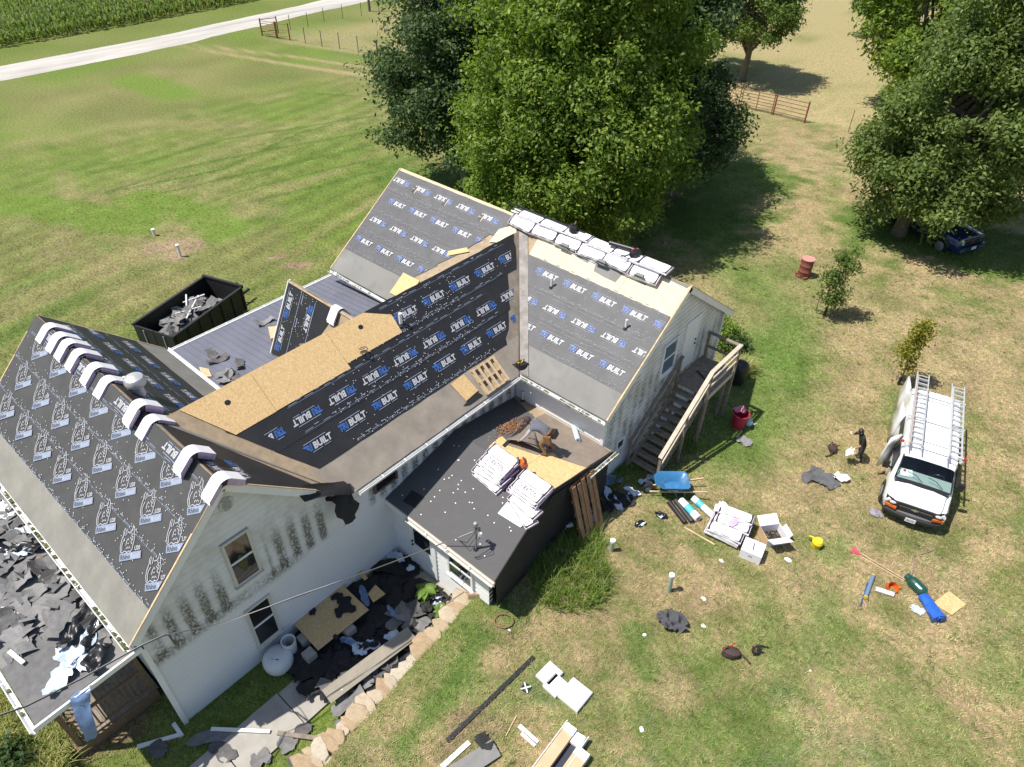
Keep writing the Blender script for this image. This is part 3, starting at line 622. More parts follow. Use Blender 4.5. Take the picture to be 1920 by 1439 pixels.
for pl in ([(.05, .30), (.02, .45), (.06, .62), (.12, .74), (.13, .86), (.19, .93), (.22, .84), (.27, .90), (.30, .80), (.40, .80), (.47, .86), (.50, .98), (.56, .88), (.55, .74)],
           [(.44, .80), (.47, .72), (.55, .74), (.58, .64), (.55, .52), (.52, .42), (.50, .33), (.44, .28), (.36, .30), (.30, .27)], [(.05, .30), (.12, .28), (.20, .32), (.30, .27)],
           [(.10, .32), (.08, .46), (.12, .58), (.19, .66)], [(.24, .46), (.27, .58), (.32, .64), (.36, .58)], [(.30, .50), (.33, .52), (.35, .49)], [(.40, .66), (.46, .60), (.44, .52), (.50, .48)], [(.44, .70), (.51, .66), (.50, .56)],
           [(.26, .36), (.30, .42), (.34, .37), (.39, .41), (.43, .36)], [(.17, .84), (.17, .76), (.20, .72)], [(.24, .82), (.25, .74)]):
    RH.add(ribbon(pl, .023), m=0)
RH.add(fit('U20', .22, .12, .03), .60, .29, 0); RH.rect(.02, .06, .84, .20, 2); RH.add(fit('Rhino', .38, .135, .03), .06, .09, 3, 1); RH.add(fit('Roof', .34, .135, .0), .47, .09, 0, 1)
RH.p = [([(x * .84, y * .84) for x, y in V], Fq, m, ly) for V, Fq, m, ly in RH.p]
def printed(parent, fr, art, spots, mats, lift, keep=None, extra=None, name='lettering'):
    """spots: (a, s, angle) of the artwork's origin in the plane (a along, s down the slope); keep: convex half planes"""
    mb = MB()
    for a0, s0, ang in spots:
        c, q = math.cos(ang), math.sin(ang)
        for V, Fq, m, ly in art.p:
            P = [(a0 + x * c - y * q, s0 - (x * q + y * c)) for x, y in V]
            mb.add([at(fr, a, s, lift + .0015 * ly) for a, s in P], Fq, m)
    if extra:
        for (a, s, l, h_, m) in extra: mb.add([at(fr, a, s, lift), at(fr, a + l, s, lift), at(fr, a + l, s + h_, lift), at(fr, a, s + h_, lift)], [(0, 1, 2, 3)], m)
    bm = bmesh.new(); vs = [bm.verts.new(v) for v in mb.v]
    for f, m in zip(mb.f, mb.m):
        try: bm.faces.new([vs[i] for i in f]).material_index = m
        except ValueError: pass
    for (pa, psn) in (keep or []):                  # point (a,s) and inward direction (da,ds)
        p = at(fr, *pa); d = fr[1] * psn[0] + fr[2] * psn[1]
        bmesh.ops.bisect_plane(bm, geom=bm.verts[:] + bm.edges[:] + bm.faces[:], plane_co=p, plane_no=-d, clear_outer=True)
    bmesh.ops.recalc_face_normals(bm, faces=bm.faces[:])
    for f in bm.faces:
        if f.normal.dot(fr[3]) < 0: f.normal_flip()
    me = bpy.data.meshes.new(name); bm.to_mesh(me); bm.free()
    for q in mats: me.materials.append(q)
    o = bpy.data.objects.new(name, me); COL.objects.link(o); o.parent = parent; o['kind'] = 'stuff'; return o
PM = [PRWHITE, PRBLUE, PRPALE, PRDARK]; PMG = [PRWHITE, PRBLUE, PRGREY, PRDARK]
def nails(parent, fr, pts, r=.016, lift=.014, m=None):
    mb = MB()
    for a, s in pts:
        c = at(fr, a, s, lift); mb.add([c + fr[1] * (r * math.cos(t)) + fr[2] * (r * math.sin(t)) for t in (0, 1.05, 2.1, 3.14, 4.19, 5.24)] + [c + fr[3] * .004], [(i, (i + 1) % 6, 6) for i in range(6)])
    o = mb.build('cap_nail', m or CAPN, parent); o['kind'] = 'stuff'; return o
def lap_print(laps, a0, a1, step=.55):
    ex = []
    for s in laps:
        a = a0
        while a < a1 - .4:
            ex.append((a + rr.uniform(0, .1), s - .085 + rr.uniform(-.004, .004), rr.uniform(.2, .3), .014, 2)); a += step + rr.uniform(-.05, .1)
            if rr.random() < .6: ex.append((a - .2, s - .13, .14, .02, 2))
        k = a0
        while k < a1 - .6: ex.append((k, s - .045, .5, .007, 2)); k += .5
    return ex
def lap_nails(laps, a0, a1, rows=3, field=90, smax=3):
    pts = []
    for s in laps:
        for q in range(rows):
            a = a0 + rr.random() * .2
            while a < a1: pts.append((a, s - .03 - .05 * q + rr.uniform(-.012, .012))); a += .24 + rr.uniform(-.05, .09)
    for _ in range(field): pts.append((rr.uniform(a0, a1), rr.uniform(.15, smax)))
    return pts
# ---- near wing, front slope (emblem sheets)
laps = [.62, 1.50, 2.44, 3.39]
prev = .0
for i, s1 in enumerate((.31, 1.26, 2.21, 3.16)):
    s0 = max(0, prev - .08); sheet('underlayment', [(-6.26, s0), (3.20 + (0.05 if i else 0), s0), (3.23 + rr.uniform(-.06, .03), s1), (-6.27, s1)], PA, FELT['near'], rA, .006 + .007 * (3 - i), .005, .012); prev = s1
sheet('underlayment', [(-6.25, 3.10), (3.2, 3.10), (3.21, LA + .02), (-6.25, LA + .02)], PA, STARTER, rA, .002, .004, .008)['label'] = 'grey felt starter strip along the eave'
spots = []
for s in (1.09, 2.04, 2.99):
    for k in range(8): spots.append((2.89 - 1.175 * k, s, R_(39)))
printed(rA, PA, RH, spots, PM, .036, keep=[((0, .04), (0, 1)), ((0, 3.15), (0, -1)), ((3.19, 0), (-1, 0)), ((-6.2, 0), (1, 0))], extra=lap_print([.35, 1.30, 2.25, 3.19], -6.2, 3.1, .62))
nails(rA, PA, lap_nails([1.28, 2.23, 3.17], -6.2, 3.1, 3, 260, 3.1), .014, .034)
# cap strip over the ridge, brand lettering upside down on the near side
sheet('underlayment', [(-6.26, 0), (2.25, 0), (2.25, .50), (-6.27, .50)], PA, FELT['near'], rA, .037, .005, .014)['label'] = 'black cap strip folded over the ridge'
printed(rA, PA, TB, [(a, .12, math.pi) for a in (-4.7, -2.55, -.35, 2.0)], PM, .045, keep=[((0, .02), (0, 1)), ((0, .49), (0, -1))], extra=lap_print([.5], -6.1, 2.0, .6))
# ---- near wing, rear slope
vA = lambda a: (.17 + (a - .2) * .879) * kA                     # valley with the middle wing
for i, (s0, s1) in enumerate(((0, .95), (.87, 2.0), (1.92, 3.0))):
    q = lambda s: .2 + (s / kA - .17) / .879
    if i == 0: poly = [(-6.26, 0), (.2, .04), (.2, .3), (-.55, s1), (-6.26, s1)]
    else: poly = [(-6.26, s0), (.55 - q(s0) - .2, s0), (.55 - q(s1) - .25, s1), (-6.26, s1)]
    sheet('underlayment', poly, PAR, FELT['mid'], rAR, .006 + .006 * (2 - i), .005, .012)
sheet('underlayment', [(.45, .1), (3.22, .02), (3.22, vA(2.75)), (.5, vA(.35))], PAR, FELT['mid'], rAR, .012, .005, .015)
sheet('underlayment', [(-6.25, 2.96), (-2.2, 2.96), (-2.9, LA + .01), (-6.25, LA + .01)], PAR, STARTER, rAR, .002, .004, .008)['label'] = 'grey felt starter strip along the rear eave'
spots = [(-6.0 + 1.165 * k, .75, 0) for k in range(6)] + [(-6.4 + 1.165 * k, 1.58, 0) for k in range(5)] + [(-5.9 + 1.165 * k, 2.5, 0) for k in range(4)]
printed(rAR, PAR, TB, [(a + .92, s - .19, math.pi) for a, s, _ in spots], PM, .026, keep=[((0, .05), (0, 1)), ((-6.2, 0), (1, 0)), ((-.2, .9), (-1, -.9))], extra=lap_print([.95, 2.0], -6.2, -.4))
printed(rAR, PAR, TB, [(1.95, .40, 0), (2.1, 1.02, 0)], PM, .022, keep=[((3.2, 0), (-1, 0)), ((1, vA(1) - .1), (.77, -.63 * 1.2))])
# valley of bare grey felt between the near and middle wing
mb = MB(); mb.prism([(.12, .28), (.34, .1), (3.0, vA(3.0) - .02), (2.86, vA(2.86) + .02)], .006, PAR, base=.016)
mb.build('valley_felt', STARTC, rAR)
# ---- middle wing, near slope
vl = lambda s: .17 + s / kB * .879; vr = lambda s: 13.42 - s / kB * 1.149
for i, (s0, s1, w0, w1) in enumerate(((0, 1.10, -.02, -.05), (1.02, 2.17, .28, .18), (2.09, 3.09, .30, .32))):
    jag = []
    n_ = 5
    for k in range(n_ + 1):
        s = s0 + (s1 - s0) * k / n_; jag.append((vr(s) - .22 - (w0 + (w1 - w0) * k / n_) - rr.uniform(0, .16), s))
    lft = [(vl(s1) + .42, s1), (vl(s0) + .42, s0)] if i else [(5.5, s1), (5.5, 1.0), (7.1, .98), (6.7, .42), (6.2, .35), (6.3, 0)]
    if i: lft = [(vl(s1) + .42, s1), (vl(s0) + .40, s0)]
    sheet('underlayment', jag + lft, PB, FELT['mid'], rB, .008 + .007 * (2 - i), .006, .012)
sheet('underlayment', [(vl(3.0) + .2, 3.03), (vr(3.0) - .05, 3.03), (vr(LB) - .02, LB + .02), (vl(LB) + .02, LB + .02)], PB, STARTB, rB, .002, .004, .01)['label'] = 'brown felt starter strip along the eave'
mb = MB(); mb.prism([(13.40, .02), (vr(LB), LB - .02), (vr(LB) - .75, LB - .02), (12.6, .05)], .004, PB, base=.001); mb.build('valley_board', VALLEY, rB)
# bare sheathing panels on top of the middle wing, one object per panel
xs0 = [.70, 3.10, 5.30, 6.36]
for i, (a0, a1, s1) in enumerate(((.62, 2.62, 1.23), (2.63, 5.06, 1.22), (5.07, 6.40, 1.06))):
    p = [(a0 if i else .66, .004), (a1, .004), (a1 + (.75 if i == 2 else 0), .45 if i == 2 else .3), (a1 + (.70 if i == 2 else 0), s1), ((a0 if i else 1.43), s1)]
    sheet('osb_panel', p, PB, OSB, rB, .024, .011)
for a, s in ((6.06, .34), (1.72, .42), (9.06, .40)):
    mb = MB(); c = at(PB, a, s, .0365); mb.add([c + PB[1] * (.085 * math.cos(t * .785)) + PB[2] * (.075 * math.sin(t * .785)) for t in range(8)], [tuple(range(8))]); mb.build('vent_opening', BLACK, rB)
spots = []
for k in range(9): spots.append((4.92 + 1.175 * (k - 2), 2.6, 0))
for k in range(-2, 9): spots.append((4.84 + 1.165 * k, 1.64, math.pi)); 
for k in range(5): spots.append((7.12 + 1.172 * k, .72, 0))
printed(rB, PB, TB, spots, PM, .031, keep=[((vl(0) + .62, 0), (.66, -.5)), ((vr(0) - .55, 0), (-.66, -.5)), ((0, 3.05), (0, -1))],
        extra=lap_print([.20], 6.9, 12.6) + lap_print([1.08], 5.8, 11.9) + lap_print([1.35, 2.15], 2.9, 10.8) + lap_print([3.06], 4.0, 9.6))
nails(rB, PB, lap_nails([1.1, 2.15, 3.06], 3.9, 9.6, 3, 150, 3.0) + [(rr.uniform(7.2, 12), rr.uniform(.1, 1.0)) for _ in range(60)], .014, .034)
# ---- far wing, near slope: right of the middle wing and left of it
vq = lambda s: .2 + (s / kC - .39) * .882                      # valley line (right side)
for i, (s0, s1) in enumerate(((1.14, 2.15), (2.07, 3.05), (2.97, 3.95))):
    sheet('underlayment', [(vq(s0) + .12, s0), (6.72, s0 + .02), (6.74 - .02 * i, s1), (vq(s1) + .12, s1)], PC, FELT['far'], rC, .008 + .007 * (2 - i), .005, .01)
sheet('underlayment', [(vq(3.9) + .05, 3.9), (6.7, 3.9), (6.72, LC + .01), (vq(LC) + .02, LC + .01)], PC, STARTC, rC, .002, .004, .008)['label'] = 'grey felt starter strip along the eave'
OSBP = mat('osb_pale', (.62, .54, .37), .8, var=.22, scale=7, stretch=(1, 2.5, 1))
for a0, a1 in ((1.0, 2.35), (2.36, 4.75), (4.76, 6.73)): sheet('osb_panel', [(a0, .02), (a1, .02), (a1, 1.19), (a0 + (.12 if a0 < 1.1 else 0), 1.19)], PC, OSBP, rC, .004, .011)
for a0, a1, s0, s1 in ((2.6, 3.3, .35, .62), (3.5, 4.55, .45, .85), (4.75, 5.5, .4, .55), (5.6, 6.72, .0, .13)): sheet('old_shingle', [(a0, s0), (a1, s0 + .02), (a1 - .05, s1), (a0 + .1, s1 - .06)], PC, STARTC, rC, .0165, .006, .02)
mb = MB(); mb.prism([(.22, .52), (.62, .52), (3.72, LC - .02), (3.36, LC - .02)], .004, PC, base=.032); mb.build('valley_metal', mat('valley_metal_dusty', (.23, .21, .19), .7, var=.35, scale=3.5), rC)
spots = [(1.70 + 1.165 * k, 1.64, 0) for k in range(5)] + [(2.75 + .92 - 2.33 + 1.165 * (k), 2.47, math.pi) for k in range(7)] + [(3.2 - 1.165 + 1.165 * k, 3.50, 0) for k in range(5)]
PRW2 = mat('print_white_far', (.50, .50, .52), .7); PRB2 = mat('print_blue_far', (.16, .22, .42), .7); PRP2 = mat('print_pale_far', (.22, .22, .235), .7)  # print colours of the far slope, set paler and greyer
PM2 = [PRW2, PRB2, PRP2, PRDARK]
printed(rC, PC, TB, spots, PM2, .031, keep=[((vq(0) + .4, 0), (.8, -.57)), ((6.68, 0), (-1, 0))], extra=lap_print([1.22], 1.4, 6.5) + lap_print([2.15, 2.3], 2.2, 6.5) + lap_print([3.05, 3.2], 2.9, 6.5) + lap_print([3.93], 3.6, 6.5))
nails(rC, PC, lap_nails([1.25, 2.12, 3.02, 3.93], 3.6, 6.6, 2, 90, 3.9) + lap_nails([2.12], 2.0, 3.6, 2, 10), .010, .034)
vz = lambda s: .2 - (s / kC - .39) * .885
for i, (s0, s1) in enumerate(((.09, 1.04), (.96, 2.1), (2.02, 2.98), (2.9, 3.9))):
    a1 = (lambda s: min(.35, vz(s) - .5) if s > .3 else -.1)
    sheet('underlayment', [(-6.36, s0 + .02), (a1(s0) + rr.uniform(-.1, .1), s0), (a1(s1) + rr.uniform(-.15, .1), s1), (-6.36, s1 + .02)], PC, FELT['far'], rC, .008 + .006 * (3 - i), .005, .012)
sheet('ridge_board', [(-6.34, -.01), (.1, -.01), (.1, .12), (-6.34, .12)], PC, mat('osb_pale2', (.6, .47, .30), .8, var=.2), rC, .004, .012)
sheet('underlayment', [(-6.36, 3.86), (vz(3.86) - .1, 3.86), (vz(LC) - .05, LC + .01), (-6.36, LC + .01)], PC, STARTC, rC, .002, .004, .008)['label'] = 'grey felt starter strip along the left eave'
sheet('osb_panel', [(-.55, .75), (-.05, .35), (.18, .62), (-.2, 1.2), (-.6, 1.32)], PC, OSBP, rC, .04, .011)
sheet('osb_panel', [(-1.9, 2.25), (-1.3, 1.85), (-1.1, 1.95), (-1.85, 2.45)], PC, OSB, rC, .04, .011); sheet('osb_panel', [(-3.1, 3.72), (-2.25, 3.72), (-2.2, 4.1), (-2.8, 4.62), (-3.1, 4.62)], PC, OSB, rC, .04, .011)
spots = [(-5.4 + 1.165 * k, .42, math.pi) for k in range(5)] + [(-5.85 + 1.165 * k, 1.52, 0) for k in range(5)] + [(-5.2 + 1.165 * k, 2.28, math.pi) for k in range(4)] + [(-6.15 + 1.165 * k, 3.42, 0) for k in range(4)]
printed(rC, PC, TB, spots, PM2, .038, keep=[((vz(0) - .5, 0), (-.8, -.57)), ((-6.3, 0), (1, 0))], extra=lap_print([1.02, 1.2], -6.3, -.7) + lap_print([2.08, 2.25], -6.3, -1.5) + lap_print([2.96, 3.1], -6.3, -2.0) + lap_print([3.88], -6.3, -2.9))
nails(rC, PC, lap_nails([1.02, 2.08, 2.96, 3.88], -6.3, -3.0, 2, 80, 3.9) + lap_nails([1.02], -3, -.8, 2, 5), .010, .036)
for a, s in ((-5.05, .62), (-3.4, .60), (-1.55, .62)):
    mb = MB(); mb.prism([(a - .07, s - .13), (a + .07, s - .13), (a + .07, s + .13), (a - .07, s + .13)], .004, PC, base=.034); mb.build('vent_opening', BLACK, rC)
    mb = MB(); mb.prism([(a + .07, s - .15), (a + .11, s - .15), (a + .11, s + .13), (a + .07, s + .13)], .006, PC, base=.034); mb.build('cut_edge', PINE, rC)
# ---- rake boards, fascias, gutters
def trim(name, a, b, w_, h_, m=WHITE, up=(0, 0, 1)):
    mb = MB(); mb.beam(a, b, w_, h_, up=up); return mb.build(name, m, house)
def rake(fr, a, s0, s1, side):
    d = fr[1] * side
    trim('rake_board', at(fr, a, s0, -.10) + d * .016, at(fr, a, s1, -.10) + d * .016, .03, .20, up=fr[3])
    trim('drip_edge', at(fr, a, s0, .012) + d * .02, at(fr, a, s1, .012) + d * .02, .045, .02, m=PINE, up=fr[3])
mb = MB(); mb.box((3.25, 0, 6.84), (.034, .22, .2)); mb.build('rake_cap', WHITE, house); rake(PA, 3.23, 0, LA, 1); rake(PAR, 3.23, 0, 2.9, 1); rake(PA, -6.25, 0, LA, -1); rake(PAR, -6.25, 0, LA, -1); rake(PC, 6.74, 0, LC, 1); rake(PCR, 6.74, 0, LC + .1, 1); rake(PC, -6.36, 0, LC, -1)
GUT = mat('gutter_debris', (.10, .11, .03), .95, var=.5, scale=14)
def gutter(a, b, out, debris=None, m=WHITE, drop=.02):
    a, b, out = Vector(a), Vector(b), Vector(out); up = Vector((0, 0, 1)); L = (b - a)
    prof = [(0, 0), (0, -.11), (.09, -.11), (.115, -.02), (.125, 0), (.11, 0), (.10, -.02), (.08, -.095), (.012, -.095), (.012, 0)]
    mb = MB(); mb.loft([[q + out * x + up * (z - drop) for x, z in prof] for q in (a, b)])
    g = mb.build('gutter', m, house)
    n_ = int(L.length / .75); 
    for i in range(1, n_):
        hb = MB(); hb.box(a + L * (i / n_) + out * .06 + up * (-drop + .003), (.025, .12, .012) if abs(out.y) > .5 else (.12, .025, .012)); hb.build('hanger', WHITE, g)
    if debris:
        db = MB(); r2 = random.Random(int(L.length * 100))
        for i in range(int(L.length * 9)):
            if r2.random() < debris: db.ball(a + L * r2.random() + out * r2.uniform(.03, .09) + up * (-drop - .05), r2.uniform(.03, .06), n=5, k=3, sq=(1.4, 1, .6))
        o = db.build('gutter_debris', GUT, g); o['kind'] = 'stuff'
    return g
gutter((-6.3, -2.96, 4.16), (3.25, -2.96, 4.16), (0, -1, 0), .5, drop=.0); gutter((-6.3, 2.96, 4.16), (-3.0, 2.96, 4.16), (0, 1, 0)); gutter((3.37, 3.2, 4.14), (3.37, 9.75, 4.14), (1, 0, 0))
gutter((3.4, 9.82, 4.19), (6.72, 9.82, 4.19), (0, -1, 0), .95); gutter((-6.4, 9.82, 4.19), (-3.0, 9.82, 4.19), (0, -1, 0), .3)
trim('fascia', (3.3, 3.0, 4.05), (3.3, 9.8, 4.05), .03, .2); trim('fascia', (3.3, 9.9, 4.09), (6.7, 9.9, 4.09), .03, .2); trim('fascia', (-6.3, -2.9, 4.05), (3.2, -2.9, 4.05), .03, .2)
for (x, y, z0, z1, s_) in ((XW + .01, -2.75, -.1, 4.1, .12), (XC + .01, YC, 2.6, 4.15, .12), (XC + .01, 17.46, .3, 4.2, .1), (3.0, 4.50, 0, 2.5, .06)):
    mb = MB(); mb.box((x, y, (z0 + z1) / 2), (s_, s_, z1 - z0)); mb.build('corner_post', WHITE, house)
mb = MB(); mb.tube([(-2.2, 2.98 - 5.75, 4.0), (-2.2, -2.86, 3.7), (-2.2, -2.86, .2)], .04); mb.build('downspout', WHITE, house)
# ---- windows and doors
GLASS = mat('window_glass', (.018, .024, .028), .04, spec=.9); SCREEN = mat('dark_screen', (.012, .013, .014), .25, spec=.6)
BLIND = mat('curtain', (.25, .27, .30), .6, var=.2, scale=3); CREAM = mat('aged_trim', (.56, .54, .47), .6, var=.08)
def window(x0, x1, z0, z1, f3, nrm, sash=True, m=GLASS, fr=.075, fm=None, sill=True):
    """f3(a,z,d) maps wall coordinates with depth d out of the wall"""
    fm = fm or WHITE; F_ = thing_part('window'); mb = MB()
    def bar(a0, a1, b0, b1, d0, d1):
        d0, d1 = (d0 if d0 == 0 else d0 + .03), d1 + .03
        P = [f3(a, b, d) for d in (d0, d1) for a, b in ((a0, b0), (a1, b0), (a1, b1), (a0, b1))]
        mb.add(P, [(0, 3, 2, 1), (4, 5, 6, 7), (0, 1, 5, 4), (1, 2, 6, 5), (2, 3, 7, 6), (3, 0, 4, 7)])
    bar(x0 - fr, x0, z0 - fr, z1 + fr, 0, .055); bar(x1, x1 + fr, z0 - fr, z1 + fr, 0, .055); bar(x0, x1, z1, z1 + fr, 0, .055); bar(x0, x1, z0 - fr, z0, 0, .055)
    mb.build('frame', fm, F_)
    mb = MB(); zm = (z0 + z1) / 2
    if sash: bar(x0, x1, zm - .03, zm + .03, .012, .042); mb.build('sash_rail', WHITE, F_)
    mb = MB()
    if sill: bar(x0 - fr - .03, x1 + fr + .03, z0 - fr - .04, z0 - fr + .005, 0, .10); mb.build('sill', fm, F_)
    for k, (b0, b1) in enumerate(((zm, z1), (z0, zm)) if sash else ((z0, z1),)):
        mb = MB(); d = .054 if k == 0 else .060
        mb.add([f3(x0, b0, d), f3(x1, b0, d), f3(x1, b1, d), f3(x0, b1, d)], [(0, 1, 2, 3)]); mb.build('pane', m, F_)
    return F_
def thing_part(n):
    o = bpy.data.objects.new(n, None); COL.objects.link(o); o.parent = house; return o
fA = lambda a, z, d: (XW + d, a, z); fC = lambda a, z, d: (XC + d, a, z); fD = lambda a, z, d: (a, 4.52 - d, z)
window(-.36, .22, 3.46, 4.93, fA, 0, fm=CREAM); window(-.40, .18, .76, 2.30, fA, 0, m=SCREEN, fm=CREAM); window(4.0, 4.72, 3.22, 3.55, fA, 0, sash=False, m=SCREEN, fm=mat('dark_trim', (.10, .07, .05), .6), sill=False)
window(13.2, 13.95, 3.85, 5.0, fC, 0, m=mat('glass_sky', (.10, .15, .20), .05, spec=.9)); window(11.02, 11.36, 2.02, 2.36, fC, 0, sash=False, sill=False, fr=.05)
window(5.40, 6.25, 1.15, 2.05, fD, 0, m=GLASS)
mb = MB(); mb.prism([(.0, .19), (.135, .135), (.19, 0), (.135, -.135), (0, -.19), (-.135, -.135), (-.19, 0), (-.135, .135)], .03, (Vector((XW + .018, .03, 6.05)), Vector((0, 1, 0)), Vector((0, 0, 1.15)), Vector((1, 0, 0))))
gv = mb.build('gable_vent', CREAM, house)
for k in range(7):
    mb = MB(); z = 5.90 + .05 * k; hw = .12 - .02 * abs(k - 3) * .6; mb.box((XW + .055, .03, z), (.012, hw * 2, .03), rot(0, .6, 0)); mb.build('louver', CREAM, gv)
def door(f3, x0, x1, z0, z1, glass=None, knob=1):
    D_ = thing_part('door')
    def bx(n, a0, a1, b0, b1, d0, d1, m):
        mb = MB(); P = [f3(a, b, d) for d in (d0, d1) for a, b in ((a0, b0), (a1, b0), (a1, b1), (a0, b1))]
        mb.add(P, [(0, 3, 2, 1), (4, 5, 6, 7), (0, 1, 5, 4), (1, 2, 6, 5), (2, 3, 7, 6), (3, 0, 4, 7)]); return mb.build(n, m, D_)
    bx('leaf', x0, x1, z0, z1, .0, .04, WHITE); bx('frame', x0 - .09, x0, z0, z1 + .09, 0, .06, WHITE); bx('frame', x1, x1 + .09, z0, z1 + .09, 0, .06, WHITE); bx('frame', x0, x1, z1, z1 + .09, 0, .06, WHITE)
    if glass: bx('pane', x0 + .14, x1 - .14, z0 + glass, z1 - .15, .04, .047, GLASS)
    for k in range(2):
        mb = MB(); c = Vector(f3(x1 - .08 if knob > 0 else x0 + .08, z0 + .92 + .17 * k, .08)); mb.ball(c, .035, n=8, k=5); mb.build('handle', BLACK, D_)
    return D_
door(fC, 14.62, 15.42, 3.12, 5.13, knob=1); door(fD, 3.75, 4.72, .15, 2.2, glass=1.0, knob=-1)
# ---- low wing in the yard (two shallow slopes)
RZ, RY = 3.33, 7.22
P1 = plane((0, RY, RZ), (1, 0, 0), (0, -1, -.237)); P2_ = plane((0, RY, RZ), (1, 0, 0), (0, 1, -.15)); k1, k2 = math.hypot(1, .237), math.hypot(1, .15)
rD1 = slab('roof', [(XW, 0), (6.80, 0), (7.32, 2.95 * k1), (XW, 2.95 * k1)], P1, th=.1); rD2 = slab('roof', [(XW, 0), (6.80, 0), (6.98, 2.88 * k2), (XW, 2.88 * k2)], P2_, th=.1)
sheet('underlayment', [(XW + .02, 0), (6.78, 0), (7.30, 2.93 * k1), (XW + .02, 2.93 * k1)], P1, DFELT, rD1, .004, .006)
sheet('underlayment', [(3.03, 0), (4.3, -.01), (4.15, .86), (4.6, .75), (4.45, 2.35), (3.03, 2.75)], P2_, DFELT, rD2, .012, .006, .02)
for a0, a1, s0, s1 in ((3.3, 5.6, .006, 1.21), (5.61, 6.85, .006, 1.21), (5.6, 6.88, 1.22, 1.75)): sheet('osb_panel', [(a0, s0), (a1 - (.03 if a1 > 6.8 else 0), s0), (a1, s1), (a0, s1)], P2_, OSB, rD2, .002, .011)
edge = [(3.35, -.02)] + [(3.35 + .28 * k + rr.uniform(-.06, .06), .10 + .045 * math.sin(k) + rr.uniform(-.05, .09)) for k in range(1, 12)] + [(6.78, .03)]
sheet('underlayment', edge + [(6.79, -.02)], P2_, DFELT, rD2, .016, .005); 
DBROWN = mat('felt_brown_laid', (.215, .175, .140), .92, var=.16, scale=2.5, dirt=(.15, .12, .10), dscale=1.3, damt=.5)
sheet('underlayment', [(4.30, 2.85), (4.22, 2.0), (4.55, .62), (5.5, .95), (5.75, 1.45), (6.1, 1.35), (6.86, 1.62), (6.94, 2.85)], P2_, DBROWN, rD2, .018, .006, .012)
sheet('felt_edge', [(4.18, 2.2), (4.30, 2.2), (4.62, .48), (4.50, .50)], P2_, BLACKFELT, rD2, .026, .012, .008)
for a in (5.15, 5.95): sheet('lap_line', [(a, 1.3), (a + .012, 1.3), (a - .03, 2.8), (a - .045, 2.8)], P2_, STARTC, rD2, .0255, .002)
# leaf litter in the corner
mb = MB(); r2 = random.Random(4)
for _ in range(420):
    a, s = 4.05 + r2.gauss(0, .13), 1.45 + r2.gauss(0, .30); c = at(P2_, a, s, .03 + r2.random() * .03); u = Vector((r2.gauss(0, 1), r2.gauss(0, 1), r2.gauss(0, .5))).normalized() * .035; v = u.cross(Vector((r2.gauss(0, .4), r2.gauss(0, .4), 1))).normalized() * .02
    mb.add([c - u, c - v, c + u, c + v], [(0, 1, 2, 3)])
tag(mb.build('leaf_litter', leaf_mat('dead_leaf', (.16, .07, .03), (.36, .19, .10), trans=.1), rD2), kind='stuff')
# white cap nails over the dark slope
pts = [(rr.uniform(3.3, 7.1), rr.uniform(.15, 2.8)) for _ in range(52)]
nails(rD1, P1, [q for q in pts if q[0] < 6.75], .02, .012, mat('white_cap', (.85, .85, .85), .5)); nails(rD2, P2_, [(rr.uniform(3.4, 4.1), rr.uniform(.2, 2.2)) for _ in range(25)], .014, .022)
mb = MB(); mb.prism([(3.45, 2.35), (3.95, 2.30), (3.98, 2.72), (3.5, 2.78)], .004, P1, base=.012); mb.build('felt_patch', BLACKFELT, rD1)
trim('fascia', (XW + .02, 4.27, 2.52), (7.30, 4.27, 2.52), .03, .18); gutter((XW + .95, 4.25, 2.58), (7.28, 4.25, 2.58), (0, -1, 0), None, m=CREAM, drop=.0)
trim('rake_felt', (7.31, 4.3, 2.60), (6.81, RY, 3.30), .03, .2, m=BLACKFELT); trim('rake_felt', (6.82, RY, 3.29), (6.99, 10.05, 2.87), .03, .16, m=BLACKFELT)
mb = MB(); mb.add([(7.30, 4.35, 2.5), (6.83, RY, 3.2), (6.93, 6.9, .9), (7.12, 4.6, 1.0)], [(0, 1, 2, 3)]); mb.build('wall_felt', BLACKFELT, house, thick=.02)
gutter((7.02, 8.75, 2.98), (7.04, 10.15, 2.92), (1, 0, 0), .95); mb = MB(); mb.tube([(7.1, 8.78, 2.88), (7.05, 8.8, 2.75), (6.98, 8.8, 2.5), (6.98, 8.8, 1.1)], .04); mb.build('downspout', WHITE, house)
# ---- pipes through the roofs
PVC = mat('pvc_white', (.72, .72, .70), .4); BOOT = mat('boot_black', (.02, .02, .02), .6)
def vpipe(fr, a, s, h=.38, r=.04):
    p = at(fr, a, s); mb = MB(); mb.cyl(p - Vector((0, 0, .05)), p + Vector((0, 0, h)), r, n=10); o = mb.build('vent_pipe', PVC, house, smooth='auto')
    mb = MB(); mb.cyl(p, p + Vector((0, 0, .07)), r * 2.2, r * 1.15, n=10); mb.build('boot', BOOT, o)
def onp(fr, px, py): p = on_plane(px, py, fr[0], fr[3]) - fr[0]; return p.dot(fr[1]), p.dot(fr[2])
vpipe(PB, *onp(PB, 752, 610), h=.42, r=.055); vpipe(PC, *onp(PC, 1034, 540), .38); vpipe(PC, *onp(PC, 1173, 617), .34); vpipe(P2_, *onp(P2_, 980, 752), .4)
a_, s_ = onp(PAR, 243, 733); vpipe(PAR, a_, s_, .45, .035)
a_, s_ = onp(PAR, 264, 741); p = at(PAR, a_, s_); mb = MB(); mb.cyl(p, p + Vector((0, 0, .35)), .13, n=14); mb.lathe([(.13, .32), (.24, .36), (.27, .46), (.22, .58), (.1, .64), (.01, .65)], p); mb.build('turbine_vent', mat('galvanised', (.55, .55, .54), .35, metal=.4), house, smooth='auto')
